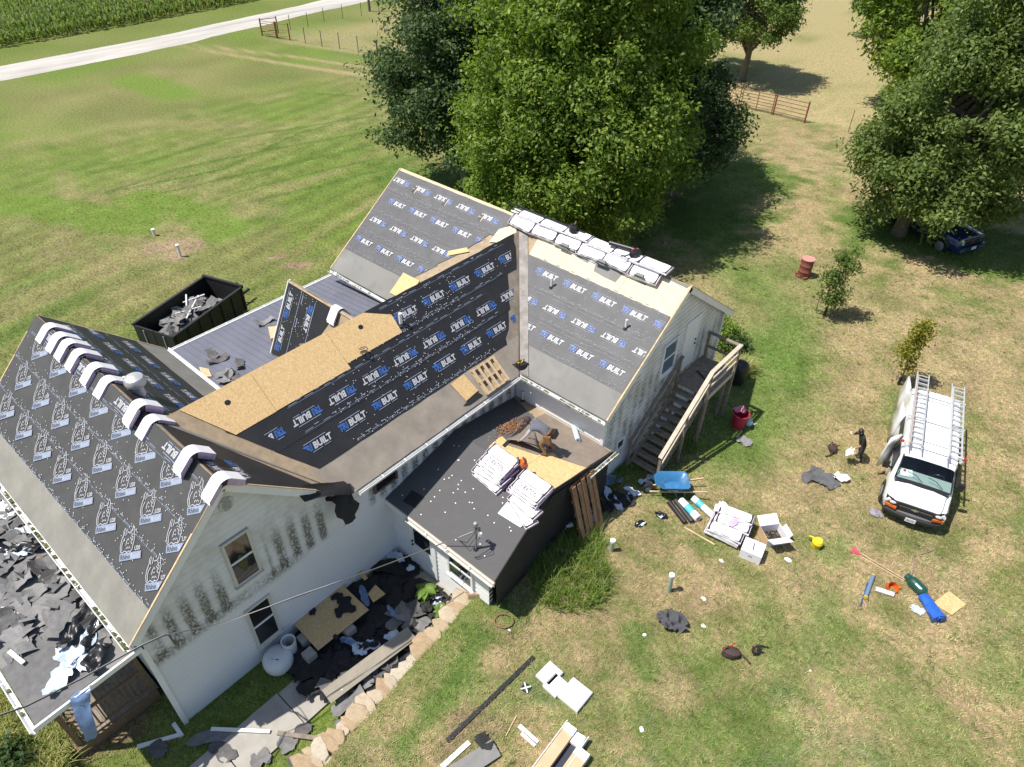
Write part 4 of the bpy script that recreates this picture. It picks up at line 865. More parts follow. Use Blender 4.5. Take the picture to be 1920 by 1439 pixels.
# ---- side dormer over the back porch
DY, DZ = 6.52, 6.25
def dorm(side):
    fr = plane((0, DY, DZ), (1, 0, 0), (0, side * 1.22, -2.28)); Ld = math.hypot(1.22, 2.28)
    o = slab('roof', [(-3.72, 0), (.0, 0), (-2.7, Ld), (-3.72, Ld)], fr, th=.08)
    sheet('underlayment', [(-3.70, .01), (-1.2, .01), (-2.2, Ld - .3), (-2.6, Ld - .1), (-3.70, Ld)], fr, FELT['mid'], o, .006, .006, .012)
    sheet('underlayment', [(-2.45, 1.7), (-1.0, .9), (-.6, 1.6), (-2.2, 2.5)], fr, STARTC, o, .014, .006, .012)
    return o, fr, Ld
o, fr, Ld = dorm(-1)
printed(o, fr, TB, [(-3.36, 2.4, math.pi / 2), (-3.36, 1.22, math.pi / 2), (-2.5, .35, -math.pi / 2)], PM, .022, keep=[((-3.66, 0), (1, 0)), ((0, Ld - .05), (0, -1)), ((-1.6, 1.0), (-.7, -.7))], extra=[(-3.0, .1, .02, 2.3, 2), (-3.62, .2, .015, 2.2, 2), (-2.9, .2, .03, .3, 2), (-2.9, 1.0, .03, .3, 2), (-2.25, .2, .02, 1.4, 2)])
nails(o, fr, [(rr.uniform(-3.6, -2.2), rr.uniform(.1, 2.0)) for _ in range(70)], .013, .02)
dorm(1)
mb = MB(); mb.add([(-3.7, DY, DZ - .02), (-3.7, DY - 1.2, DZ - 2.26), (-3.7, DY + 1.2, DZ - 2.26)], [(0, 1, 2)]); mb.build('wall', WHITE, house, thick=.06); trim('rake_board', (-3.74, DY, DZ), (-3.74, DY - 1.22, DZ - 2.28), .03, .09); trim('rake_board', (-3.74, DY, DZ), (-3.74, DY + 1.22, DZ - 2.28), .03, .09)
# ---- back porch: standing seam roof
SEAM = mat('blue_grey_metal', (.135, .138, .170), .5, var=.12, scale=.8, dirt=(.17, .17, .18), dscale=1.2)
SP = plane((-2.85, 0, 3.98), (0, 1, 0), (-3.95, 0, -.36)); Ls = math.hypot(3.95, .36)
sp = slab('roof', [(2.3, 0), (10.1, 0), (10.1, .0 + 3.0), (11.3, 3.0), (11.3, Ls), (2.3, Ls)], SP, m=SEAM, th=.06)
for k in range(31):
    y = 2.4 + .25 * k; mb = MB(); a, b = at(SP, y, .02, .012), at(SP, y, Ls - .02, .008); mb.beam(a, b, .016, .014, up=SP[3]); mb.build('seam', SEAM, sp)
trim('fascia', (-6.82, 2.3, 3.56), (-6.82, 11.0, 3.56), .04, .16); gutter((-6.84, 2.3, 3.64), (-6.84, 11.0, 3.64), (-1, 0, 0), None)
for y in (3.2, 6.5, 9.6): mb = MB(); mb.box((-6.6, y, 1.75), (.14, .14, 3.5)); mb.build('post', WHITE, house)
mb = MB(); mb.box((-3.9, 10.02, 3.55), (.16, .16, 1.1)); mb.build('post', WHITE, house); mb = MB(); mb.box((-3.9, 10.0, 3.2), (.3, .2, .1)); mb.build('post_base', WHITE, house)
# ---- front porch
FP = plane((0, -2.72, 3.68), (1, 0, 0), (0, -2.30, -.12)); Lf = math.hypot(2.3, .12)
fp = slab('roof', [(-6.2, 0), (3.05, 0), (3.05, Lf), (-6.2, Lf)], FP, m=STARTC, th=.12)
OLDSH = mat('old_shingle_grey', (.135, .132, .13), .95, var=.2, scale=5, dirt=(.19, .185, .18), dscale=1.6)
for i in range(9):
    s0 = Lf - .02 - .145 * (i + 1); sheet('shingle_course', [(1.2 - .3 * (i % 3), s0), (3.03, s0), (3.03, s0 + .17), (1.2 - .3 * (i % 3), s0 + .17)], FP, OLDSH, fp, .004 + .004 * i, .006)
gutter((-6.2, -5.05, 3.56), (3.1, -5.05, 3.56), (0, -1, 0), .2); trim('rake_board', (3.07, -2.75, 3.64), (3.07, -5.1, 3.52), .05, .14); 
DKB = mat('deck_brown', (.20, .13, .075), .8, var=.2, scale=5)
for k in range(17):
    mb = MB(); mb.box((-2.4, -2.83 - .121 * k, .36), (8.5, .114, .04)); mb.build('deck_board', WOODG, house)
mb = MB(); mb.box((-2.4, -4.86, .19), (8.5, .05, .38)); mb.build('skirt_board', DKB, house); mb = MB(); mb.box((1.88, -3.85, .19), (.05, 2.05, .38)); mb.build('skirt_board', DKB, house)
for (x, y) in ((1.78, -4.76), (-.9, -4.76), (-3.4, -4.76), (-5.8, -4.76), (1.78, -2.9)): mb = MB(); mb.box((x, y, 1.95), (.11, .11, 3.15)); mb.build('post', DKB, house)
def railing(a, b, n_):
    a, b = Vector(a), Vector(b); up = Vector((0, 0, 1)); mb = MB(); mb.beam(a + up * .95, b + up * .95, .09, .045); mb.beam(a + up * .15, b + up * .15, .05, .045); r_ = mb.build('rail', DKB, house)
    for k in range(n_): 
        p = a.lerp(b, (k + .5) / n_); mb = MB(); mb.box(p + up * .55, (.035, .035, .8)); mb.build('baluster', DKB, r_)
railing((1.78, -4.7, .38), (1.78, -2.95, .38), 12); railing((1.7, -4.76, .38), (-.85, -4.76, .38), 17); railing((-1.0, -4.76, .38), (-3.35, -4.76, .38), 16); railing((-3.5, -4.76, .38), (-5.75, -4.76, .38), 15)
# ---- wooden outside stair with landing
stair = thing('wooden_staircase', 'weathered wooden staircase with railing up to the far wing door', 'staircase')
def sp_(name, a, b, w_, h_, m=WOODG, up=(0, 0, 1)): mb = MB(); mb.beam(a, b, w_, h_, up=up); return mb.build(name, m, stair)
XI, XO, ZL, GZ = 6.72, 7.86, 3.02, .95
Y0, YL0, YL1 = 11.75, 14.25, 16.2                   # foot, start and end of the landing
for k in range(14): mb = MB(); mb.box(((XI + XO) / 2 - .03, YL0 + .07 + .14 * k, ZL - .02), (XO - XI + .14, .132, .04)); mb.build('deck_board', WOODG, stair)
NS = 10
for k in range(NS):
    t = (k + 1) / (NS + 1); z = GZ + (ZL - GZ) * t; y = Y0 + (YL0 - Y0) * (k + .5) / NS
    for q in (-.07, .075): mb = MB(); mb.box(((XI + XO) / 2, y + q, z - .02), (XO - XI + .02, .125, .04)); mb.build('tread', WOODG, stair)
SL = (ZL - GZ) / (YL0 - Y0)
for x in (XI + .06, XO - .06): sp_('stringer', (x, Y0 - .05, GZ - .02), (x, YL0, ZL - .22), .045, .26)
for (x, y, z0, z1) in ((XO + .03, Y0 - .1, GZ - .1, GZ + 1.15), (XO + .03, (Y0 + YL0) / 2, .7, 2.95), (XO + .03, YL0, .6, ZL + 1.05), (XO + .03, YL1, .5, ZL + 1.05), (XI, YL1, .5, ZL + 1.05), (XI, Y0 - .1, GZ - .1, GZ + 1.1), (XI, YL0, .6, ZL + 1.05), (XO - .12, YL1 - .2, .5, ZL - .05), (XO - .12, YL0 + .5, .6, ZL - .05)):
    mb = MB(); mb.box((x, y, (z0 + z1) / 2), (.09, .09, z1 - z0)); mb.build('post', WOODG, stair)
TOPR = mat('sunbleached_wood', (.50, .43, .34), .8, var=.15, scale=5)
sp_('handrail', (XO + .03, Y0 - .18, GZ + 1.16), (XO + .03, YL0, ZL + 1.08), .14, .04, TOPR); sp_('handrail', (XI, Y0 - .15, GZ + 1.12), (XI, YL0 + .1, ZL + 1.08), .12, .04)
sp_('middle_rail', (XO + .03, Y0 - .1, GZ + .62), (XO + .03, YL0, ZL + .55), .04, .09, TOPR); sp_('middle_rail', (XI, Y0 - .1, GZ + .6), (XI, YL0, ZL + .5), .04, .09)
sp_('handrail', (XO + .03, YL0 - .02, ZL + 1.075), (XO + .03, YL1 + .07, ZL + 1.075), .14, .04, TOPR); sp_('handrail', (XI - .06, YL1, ZL + 1.075), (XO + .1, YL1, ZL + 1.072), .14, .04)
for z in (.38, .68): sp_('middle_rail', (XO + .03, YL0, ZL + z), (XO + .03, YL1, ZL + z), .04, .09, TOPR)
sp_('middle_rail', (XI, YL1, ZL + .5), (XO, YL1, ZL + .5), .04, .1); sp_('rim_joist', (XO + .02, YL0 - .05, ZL - .14), (XO + .02, YL1 + .04, ZL - .14), .045, .2, TOPR); sp_('rim_joist', (XI, YL1 + .02, ZL - .14), (XO, YL1 + .02, ZL - .14), .045, .2)
# ---------------------------------------------------------------- things: building material and roof clutter
PURPLE = mat('lilac_wrap', (.52, .40, .56), .45, var=.2, scale=8); WRAPW = mat('white_wrap', (.80, .78, .80), .35, var=.04, scale=6, dirt=(.66, .58, .66), dscale=3, damt=.35)
SHD = mat('new_shingle_dark', (.035, .032, .036), .8, var=.3, scale=20)
TEXTM = mat('wrap_print', (.06, .05, .08), .6)
def arc_path(half, slope, rad=.16):
    """cross-section of something draped over a ridge: list of (y,z)"""
    a = math.atan(slope); pts = []
    c = (0, -rad / math.cos(a))
    for k in range(-6, 7):
        t = a * k / 6; pts.append((rad * math.sin(t), c[1] + rad * math.cos(t)))
    L = half - rad * a
    e0, e1 = pts[0], pts[-1]
    return [(e0[0] - L * math.cos(a), e0[1] - L * math.sin(a))] + pts + [(e1[0] + L * math.cos(a), e1[1] - L * math.sin(a))]
def draped(mb, path, x0, x1, z0, th, m=0):
    n = len(path); rings = []
    for i, (y, z) in enumerate(path):
        a = path[max(0, i - 1)]; b = path[min(n - 1, i + 1)]; dy, dz = b[0] - a[0], b[1] - a[1]; l = math.hypot(dy, dz); ny, nz_ = -dz / l, dy / l
        p0 = (y + ny * z0, z + nz_ * z0); p1 = (y + ny * (z0 + th), z + nz_ * (z0 + th))
        rings.append([(x0, *p0), (x1, *p0), (x1, *p1), (x0, *p1)])
    return mb.loft(rings, m)
BP = arc_path(.50, .94)
def bundle_over_ridge():
    t = thing('shingle_bundle', 'x', 'shingle bundle')
    mb = MB(); draped(mb, BP, -.165, .165, .0, .055, 0); mb.build('shingles', SHD, t)
    mb = MB(); draped(mb, BP, -.168, .168, .056, .012, 0); draped(mb, BP[-2:] if False else BP[10:], -.17, .17, -.006, .061, 1); draped(mb, BP[:4], -.17, .17, -.006, .061, 1); mb.build('wrapper', [WRAPW, PURPLE], t, smooth=False)
    return t
proto = bundle_over_ridge(); used = [0]
def place_bundle(x, y, z, label, rz=0, group='shingle bundles draped over the near ridge', sc_=None):
    if not used[0]: o = proto; o.location = (x, y, z); o['label'] = label; o['group'] = group; o.rotation_euler = (0, 0, rz); used[0] = 1; return o
    return dup(proto, (x, y, z), rz, label, group)
def rx(px, py): return on_plane(px, py, (0, 0, 7.05), (0, 1, 0)).x
names = ['first', 'second', 'third', 'fourth', 'fifth', 'sixth']
for i, (q, n_) in enumerate((((86, 600), 1), ((102, 611), 1), ((122, 631), 2), ((146, 657), 2), ((174, 681), 2), ((199, 706), 1))):
    for k in range(n_):
        place_bundle(rx(*q) + .05, 0, 7.0 + .068 * k + .01, '%s white and lilac shingle bundle from the far end of the near ridge%s' % (names[i], '' if n_ == 1 else (', lower layer' if k == 0 else ', upper layer')), rr.uniform(-.05, .05))
for q, n_, nm in (((253, 746), 4, 'stack beside the turbine vent'), ((280, 776), 1, ''), ((345, 820), 4, 'stack just right of the roof valley'), ((402, 874), 4, 'stack at the near gable end')):
    for k in range(n_):
        lab = 'single shingle bundle draped between two tall stacks on the near ridge' if n_ == 1 else '%s shingle bundle in the ridge %s' % (['lowest', 'second lowest', 'second highest', 'topmost'][k], nm)
        place_bundle(rx(*q) + .04 * k * (1 if n_ > 1 else 0), 0, 7.0 + .068 * k + .01, lab, rr.uniform(-.04, .04))
# bundle on the dormer ridge (two layers)
BP_ = arc_path(.48, 1.5, .12)
for k in range(2):
    t = thing('shingle_bundle', ('lower' if k == 0 else 'upper') + ' of two bundles draped over the small dormer ridge', 'shingle bundle', (-1.25, DY, DZ + .03 + .065 * k), 0, 'shingle bundles on the dormer')
    mb = MB(); draped(mb, BP_, -.165, .165, 0, .05); mb.build('shingles', SHD, t); mb = MB(); draped(mb, BP_, -.168, .168, .051, .014); mb.build('wrapper', WRAPW, t)
# flat bundles: long row along the far ridge, stacks on the low wing
def flat_bundle(text=False, wd=.34, ln=1.0, th=.085):
    t = thing('shingle_bundle', 'x', 'shingle bundle'); r2 = random.Random(8)
    mb = MB(); mb.box((0, 0, th / 2), (ln - .03, wd - .02, th * .8)); mb.build('shingles', SHD, t)
    n_ = 8; rings = []
    for i in range(n_ + 1):
        x = -ln / 2 + ln * i / n_; e = .75 if i in (0, n_) else 1; w_ = wd / 2 * (1 + r2.uniform(-.03, .03)); h_ = th * e
        rings.append([(x, -w_, .005), (x, w_, .005), (x, w_, h_ * .7), (x, w_ * .8, h_), (x, 0, h_ * 1.04), (x, -w_ * .8, h_), (x, -w_, h_ * .7)])
    mb = MB(); mb.loft(rings); mb.build('wrapper', WRAPW, t, smooth='auto')
    mb = MB()
    for x0, x1 in ((-ln / 2 - .004, -ln / 2 + .05), (ln / 2 - .05, ln / 2 + .004)): mb.box(((x0 + x1) / 2, 0, th * .42), (x1 - x0, wd * .9, th * .7))
    e_ = mb.build('end_wrap', PURPLE, t); e_['kind'] = 'stuff'
    if text:
        V, Fq = fit('DURATION', .62, .17, .012); mb = MB(); mb.add([(x - .31, y - .085, th * 1.06) for x, y in V], Fq); mb.build('lettering', TEXTM, t)['kind'] = 'stuff'
    return t
fb = flat_bundle(); fbt = flat_bundle(True, .36, 1.0); fused = [0, 0]
def place_flat(M, label, group, text=False):
    src = fbt if text else fb
    i = 1 if text else 0
    if not fused[i]: o = src; fused[i] = 1; o['group'] = group; o['label'] = label
    else: o = dup(src, (0, 0, 0), 0, label, group)
    o.rotation_mode = 'QUATERNION'; o.location = M.to_translation(); o.rotation_quaternion = M.to_quaternion(); return o
def wide(o): o.scale = (1.05 + rr.uniform(-.03, .03), 1.3 + rr.uniform(-.12, .12), 1.1 + rr.uniform(-.2, .35)); o.location.z += rr.uniform(-.01, .02); return o
def frame_m(fr, a, s, up, ang=0):
    c, q = math.cos(ang), math.sin(ang); ex = fr[1] * c + fr[2] * q; n = fr[3]; ey = n.cross(ex)
    M = Matrix((ex, ey, n)).transposed().to_4x4(); M.translation = at(fr, a, s, up); return M
FLATR = (PC[0], PC[1], Vector((0, -1, -.12)).normalized(), Vector((0, -.12, 1)).normalized())
ordn = ['first', 'second', 'third', 'fourth', 'fifth', 'sixth', 'seventh']
for row, s0 in enumerate((.27, -.19)):
    for k in range(6 if row == 0 else 5):
        for L_ in range(2):
            a = .15 + 1.0 * k + (.12 if L_ else 0) + rr.uniform(-.03, .03) + (-.2 if row else 0)
            fr = PC if row == 0 else PCR
            M = frame_m(PC if row == 0 else PCR, a, abs(s0) + rr.uniform(-.02, .02), .02 + .09 * L_ + (0 if row == 0 else .04), rr.uniform(-.09, .09))
            wide(place_flat(M, '%s bundle from the valley in the %s row on the far ridge, %s layer' % (ordn[k], 'near' if row == 0 else 'back', 'upper' if L_ else 'lower'), 'white shingle bundles in a long row on the far ridge'))
for k in range(6): wide(place_flat(frame_m(FLATR, .45 + 1.0 * k, .02, .15 + .01 * (k % 3), rr.uniform(-.05, .05)), '%s bundle from the valley lying on top of the far ridge row' % ordn[k], 'white shingle bundles in a long row on the far ridge'))
def onD(px, py): p = on_plane(px, py, P1[0], P1[3]) - P1[0]; return p.dot(P1[1]), p.dot(P1[2])
a, s = onD(930, 888)
for k, (da, ds, an) in enumerate(((.02, .42, .1), (-.05, .3, -.05), (.06, .2, .12), (.0, .12, .02), (.03, .05, .06))):
    for j in range(2): place_flat(frame_m(P1, a + da, s + ds - .2 - .33 * j + .1, .02 + .088 * k, an), '%s from the bottom in the upslope stack on the low roof, %s half' % (ordn[k], 'downslope' if j == 0 else 'upslope'), 'white shingle bundles stacked on the low roof', text=(k == 4 and j == 0))
a, s = onD(985, 935)
for k, (da, ds, an) in enumerate(((.25, .42, .35), (.2, .25, .12), (.05, .05, .02), (.08, .0, .05), (.1, -.05, .03))):
    for j in range(2 if k > 1 else 1): place_flat(frame_m(P1, a + da, s + ds - .02 - .33 * j, .02 + .088 * k, an), '%s from the bottom in the stack by the roof edge, %s half' % (ordn[k], 'downslope' if j == 0 else 'upslope'), 'white shingle bundles stacked on the low roof', text=(k == 4 and j == 0))
mb = MB(); mb.prism([(-.42, -.2), (.42, -.24), (.4, .18), (-.4, .22)], .035, frame_m(P1, a + .05, s + .62, .02, .25) and (at(P1, a + .1, s + .62, .02), P1[1], P1[2], P1[3])); tag(mb.build('foam_board', WRAPW), 'blank white board lying below the stack by the roof edge', 'board')
# saw on the stacks
p = at(P1, onD(985, 888)[0], onD(985, 888)[1], .45); ORANGE = mat('orange_plastic', (.62, .12, .02), .4)
t = thing('cutoff_saw', 'orange power cutter lying on the shingle stacks', 'power tool', p, R_(-35))
mb = MB(); mb.loft([[(-.12, -.1, 0), (.14, -.09, 0), (.14, .09, 0), (-.12, .1, 0)], [(-.13, -.12, .09), (.15, -.1, .09), (.15, .1, .09), (-.13, .12, .09)], [(-.06, -.07, .2), (.1, -.06, .19), (.1, .06, .19), (-.06, .07, .2)]]); mb.build('body', ORANGE, t, smooth='auto')
mb = MB(); mb.tube([(.12, 0, .16), (.2, 0, .26), (.02, 0, .30), (-.1, 0, .2)], .018); mb.build('handle', BLACK, t, smooth=True); mb = MB(); mb.cyl((-.1, -.14, .1), (-.1, -.11, .1), .11, n=14); mb.build('guard', BLACK, t)
mb = MB(); mb.beam(at(P1, *onD(938, 917), .40), at(P1, *onD(966, 893), .52), .07, .05); tag(mb.build('metal_bar', mat('dull_metal', (.2, .2, .19), .4, metal=.6)), 'dull metal bar lying across the gap between the two shingle stacks', 'bar')
hp = [at(P2_, *[(on_plane(px, py, P2_[0], P2_[3]) - P2_[0]).dot(v) for v in (P2_[1], P2_[2])], .03) for px, py in ((972, 899), (990, 898), (1010, 900), (1024, 906), (1020, 902), (1000, 898))]
mb = MB(); mb.tube(hp, .012); tag(mb.build('air_hose', ORANGE, smooth=True), 'thin orange hose on the bare sheathing of the low roof', 'hose')
# white membrane roll on brown felt
def onD2(px, py): p = on_plane(px, py, P2_[0], P2_[3]) - P2_[0]; return p.dot(P2_[1]), p.dot(P2_[2])
def roll(name, a, b, r, m, label, cat='roll', core=.3, group=None, m2=None):
    a, b = Vector(a), Vector(b); t = thing(name, label, cat, a, 0, group); mb = MB(); d = b - a
    mb.cyl((0, 0, 0), d, r, n=16); mb.build('sheet_roll', m, t, smooth='auto')
    u = d.normalized(); mb = MB(); mb.cyl(-u * .003, u * .003, r * core, n=10); mb.build('core', m2 or BLACK, t); mb = MB(); mb.cyl(d - u * .003, d + u * .003, r * core, n=10); mb.build('core', m2 or BLACK, t); return t
PALEB = mat('pale_blue_film', (.52, .62, .66), .35, var=.05)
roll('membrane_roll', at(P2_, *onD2(1072, 793), .085), at(P2_, *onD2(1083, 830), .085), .085, PALEB, 'pale blue membrane roll lying on the brown felt')
# ---- vents lying beside the far ridge row
VENTG = mat('vent_grey', (.20, .20, .18), .7)
for i, (px, py) in enumerate(((1062, 468), (1131, 498), (1201, 524))):
    p = on_plane(px, py, PC[0], PC[3]); t = thing('roof_vent', '%s square grey roof vent below the far ridge bundles' % ('first', 'middle', 'last')[i], 'roof vent', p, 0, 'roof vents waiting under the far ridge')
    for k in range(2):
        M = Matrix.Identity(3); o_ = Vector((0.02 * k, -.02, .05 + .075 * k)); mb = MB(); mb.box(o_, (.42, .40, .012), rot(-.5, 0, 0)); mb.build('flange', VENTG, t)
        mb = MB(); mb.box(o_ + Vector((0, -.02, .055)), (.30, .28, .09), rot(-.5, 0, 0), top=.85); mb.build('hood', VENTG, t)
# ---- pallets
def pallet(name, M, m, label, nd=6):
    t = thing(name, label, 'pallet'); t.rotation_mode = 'QUATERNION'; t.location = M.to_translation(); t.rotation_quaternion = M.to_quaternion()
    for y in (-.42, 0, .42): mb = MB(); mb.box((0, y, .055), (1.0, .04, .09)); mb.build('stringer', m, t)
    for k in range(nd): mb = MB(); mb.box((-.46 + .92 * k / (nd - 1), 0, .11), (.10, .92, .018)); mb.build('slat', m, t)
    for k in range(3): mb = MB(); mb.box((-.44 + .44 * k, 0, .002), (.10, .92, .018)); mb.build('slat', m, t)
    return t
pc = on_plane(916, 706, PB[0], PB[3]) - PB[0]
fr_ = (PB[0], PB[2], PB[1], PB[3]); pallet('wooden_pallet', frame_m((PB[0], PB[1], PB[2], PB[3]), pc.dot(PB[1]), pc.dot(PB[2]), .035, 0), PINE, 'new pale pallet lying on the eave of the middle roof', 5)
b_ = Vector((7.55, 8.45, .95)); ex = Vector((-.28, .0, .96)).normalized(); ey = Vector((0, 1, 0)); n_ = ex.cross(ey); M = Matrix((ex * 2.0, ey, n_)).transposed()
t = thing('wooden_pallet', 'old brown pallet leaning upright against the low wing', 'pallet', b_)
for y in (-.45, 0, .45):
    mb = MB(); mb.beam(ey * y, ey * y + ex * 2.15, .09, .04, up=n_); mb.build('stringer', OLDPINE, t)
    for q in ((.09, .10) if y else (.09,)): mb = MB(); mb.beam(ey * (y + .0) - n_ * .0 + n_ * -q, ey * y + ex * 2.15 - n_ * q, .15, .02, up=n_); mb.build('slat', OLDPINE, t)
for y in (-.22, .24): mb = MB(); mb.beam(ey * y - n_ * .1, ey * y + ex * 2.12 - n_ * .1, .15, .02, up=n_); mb.build('slat', OLDPINE, t)
for k in range(5): mb = MB(); c = ex * (.05 + .5 * k) + n_ * .06; mb.beam(c - ey * .5, c + ey * .5, .10, .02, up=n_); mb.build('slat', OLDPINE, t)
def board_on(fr, pts, th, m, name, label, cat, lift=.03): 
    mb = MB(); q = [on_plane(*p, fr[0], fr[3]) - fr[0] for p in pts]; mb.prism([(v.dot(fr[1]), v.dot(fr[2])) for v in q], th, (fr[0], fr[1], fr[2], fr[3]), base=lift); return tag(mb.build(name, m), label, cat)
board_on(PB, [(844, 721), (868, 703), (896, 733), (873, 753)], .012, OSB, 'osb_offcut', 'square sheathing offcut beside the pallet on the middle roof', 'board')
board_on(PB, [(868, 762), (893, 735), (905, 742), (880, 760)], .006, BLACKFELT, 'felt_scrap', 'black felt scrap under the square offcut by the gutter', 'felt scrap', .02)
board_on(PAR if False else SP, [(505, 622), (522, 620), (524, 640), (510, 644)], .16, PINE, 'lumber_block', 'yellow lumber block at the dormer foot on the porch roof', 'lumber')
board_on(SP, [(374, 690), (392, 694), (398, 708), (380, 709)], .012, PINE, 'osb_offcut', 'pale board scrap at the corner of the metal porch roof', 'board')
# tool bags on roofs and lawn
LEATH = mat('tan_leather', (.20, .10, .045), .7, var=.25, scale=9); YEL = mat('yellow_plastic', (.75, .50, .03), .4)
def tool_bag(p, label, seed, c2=YEL, sc_=1.0, up=Vector((0, 0, 1)), base=None):
    r2 = random.Random(seed); t = thing('tool_bag', label, 'tool bag', p, r2.uniform(0, 6)); mb = MB()
    mb.loft([[(.2 * sc_ * math.cos(k * .785) * q * (1 + r2.uniform(-.2, .2)), .13 * sc_ * math.sin(k * .785) * q * (1 + r2.uniform(-.2, .2)), z * sc_) for k in range(8)] for z, q in ((0, 1), (.1, 1.12), (.17, .9), (.19, .4))]); mb.build('pouch', base or BLACK, t, smooth='auto')
    mb = MB(); mb.tube([(-.2 * sc_, 0, .12), (-.32 * sc_, .1, .05), (-.4 * sc_, .22, .03)], .025); mb.build('strap', base or BLACK, t, smooth=True)
    for k in range(4): mb = MB(); q = Vector((r2.uniform(-.15, .15), r2.uniform(-.1, .1), .16)) * sc_; mb.cyl(q, q + Vector((r2.uniform(-.1, .1), r2.uniform(-.1, .1), .1)), .02, n=6); mb.build('tool_handle', c2 if k < 2 else BLACK, t)
    return t
tool_bag(on_plane(978, 690, PC[0], PC[3]) + Vector((0, 0, .03)), 'black tool bag with yellow handles in the roof corner', 1)
def onR(px, py, up=.0): p = on_plane(px, py, (0, 13.78, 0), (0, 1, 0)); return Vector((p.x, 13.78, 7.36 + up))
tool_bag(onR(1074, 434), 'black tool pouch on the middle of the far ridge bundles', 2, LEATH); tool_bag(onR(1190, 478), 'black tool pouch with red bits near the gable end of the ridge row', 3, mat('red_plastic', (.45, .03, .03), .4))
p = onR(1142, 466, .09); roll('felt_roll', p, p + Vector((.9, .12, .02)), .08, BLACK, 'short black felt roll on the far ridge bundles')
p = onR(952, 398, .03); mb = MB(); mb.beam(p + Vector((0, .12, 0)), p + Vector((3.3, .12, .0)), .07, .03); tag(mb.build('ridge_strip', BLACK), 'long black strip laid along the far ridge bundles', 'strip')
p = at(PB, *[(on_plane(682, 665, PB[0], PB[3]) - PB[0]).dot(v) for v in (PB[1], PB[2])], .05); mb = MB(); mb.tube([p + Vector((.08 * math.cos(k * .5), .12 * math.sin(k * .5), .01 * k)) for k in range(26)], .012); tag(mb.build('cord_coil', BLACK, smooth=True), 'black cord coil at the lower edge of the bare sheathing', 'cord')
# ---- crumpled sheets, torn shingles
def crumple(name, L, W_, m, seed, amp=.12, nx_=14, ny_=8, torn=.25, curl=0.0, thick=0):
    r2 = random.Random(seed); off = Vector((seed * 3.1, seed * 1.7, 0)); P = []
    for i in range(nx_ + 1):
        row = []
        for j in range(ny_ + 1):
            u, v = i / nx_ - .5, j / ny_ - .5
            w_ = 1 + torn * mnoise.noise(Vector((u * 4, seed, 0))) * 1.6
            cu_ = 1 - 1.1 * u * u * (torn > .1); cv_ = 1 - 1.1 * v * v * (torn > .1)
            x, y = u * L * cv_ + (.3 * torn + .12) * W_ * mnoise.noise(Vector((v * 5, seed * 2.2, u * 4))), v * W_ * w_ * cu_ + .35 * W_ * mnoise.noise(Vector((u * 2.2, seed * .7, 5)))
            z = amp * (.7 + mnoise.noise(Vector((x * 3.2, y * 3.2, 0)) + off) + 1.1 * (.5 - abs(mnoise.noise(Vector((x * 6, y * 6, 2)) + off)) * 1.6) + .35 * mnoise.noise(Vector((x * 15, y * 15, 4)) + off)) * .7
            z += curl * (max(0, abs(u) - .25) ** 2) * 6 * L
            row.append((x, y, max(.004, z)))
        P.append(row)
    mb = MB(); mb.grid(P); return mb.build(name, m, smooth=True, thick=thick)
FOIL = mat('torn_membrane_pale', (.55, .64, .74), .22, var=.12, scale=4, spec=.8); FOILD = mat('torn_membrane_black', (.012, .012, .014), .38, spec=.5); FOILB = mat('torn_membrane_blue', (.16, .25, .42), .3, var=.2, scale=4, spec=.7)
def two_tone():
    m = bpy.data.materials.new('peeled_membrane'); m.use_nodes = True; t = m.node_tree; b = t.nodes['Principled BSDF']; b.inputs['Roughness'].default_value = .22
    tc = t.nodes.new('ShaderNodeTexCoord'); n = t.nodes.new('ShaderNodeTexNoise'); n.inputs['Scale'].default_value = 2.4; n.inputs['Detail'].default_value = 3; t.links.new(tc.outputs['Object'], n.inputs[0])
    cr = t.nodes.new('ShaderNodeValToRGB'); e = cr.color_ramp.elements; e[0].position = .47; e[0].color = (.012, .012, .014, 1); e[1].position = .50; e[1].color = (.52, .62, .74, 1); t.links.new(n.outputs[0], cr.inputs[0]); t.links.new(cr.outputs[0], b.inputs['Base Color']); return m
PEEL = two_tone()
def put(o, p, rz=0, label=None, cat=None, group=None, tilt=(0, 0)):
    o.location = p; o.rotation_euler = (tilt[0], tilt[1], rz); return tag(o, label, cat, group)
SHM = [mat('torn_shingle_%s' % n, c, .95, var=.22, scale=7, dirt=d, dscale=3) for n, c, d in (('grey', (.165, .162, .158), (.225, .22, .215)), ('dark', (.10, .097, .095), (.16, .155, .15)), ('pale', (.22, .215, .21), (.16, .155, .15)))]
def torn_shingle(seed, m):
    r2 = random.Random(seed); L, W_ = r2.uniform(.35, .95), r2.uniform(.2, .36); P = []; cu = r2.uniform(-.05, .16); tw = r2.uniform(-.1, .1)
    nx_ = 7; l0 = [r2.uniform(-.05, .05) for _ in range(nx_ + 1)]; l1 = [r2.uniform(-.06, .06) for _ in range(nx_ + 1)]
    for i in range(nx_ + 1):
        u = i / nx_ - .5; z = .02 + cu * (2 * u) ** 2 + .02 * math.sin(u * 9 + seed)
        P.append([(u * L, -W_ / 2 + l0[i], z + tw * u), (u * L, 0, z + .012), (u * L + .02, W_ / 2 + l1[i], z - tw * u + .01)])
    mb = MB(); mb.grid(P); return mb.build('torn_shingle', m, thick=.008)
tsv = [torn_shingle(s, SHM[s % 3 if s % 4 else 0]) for s in range(14)]; tsu = [False] * 14
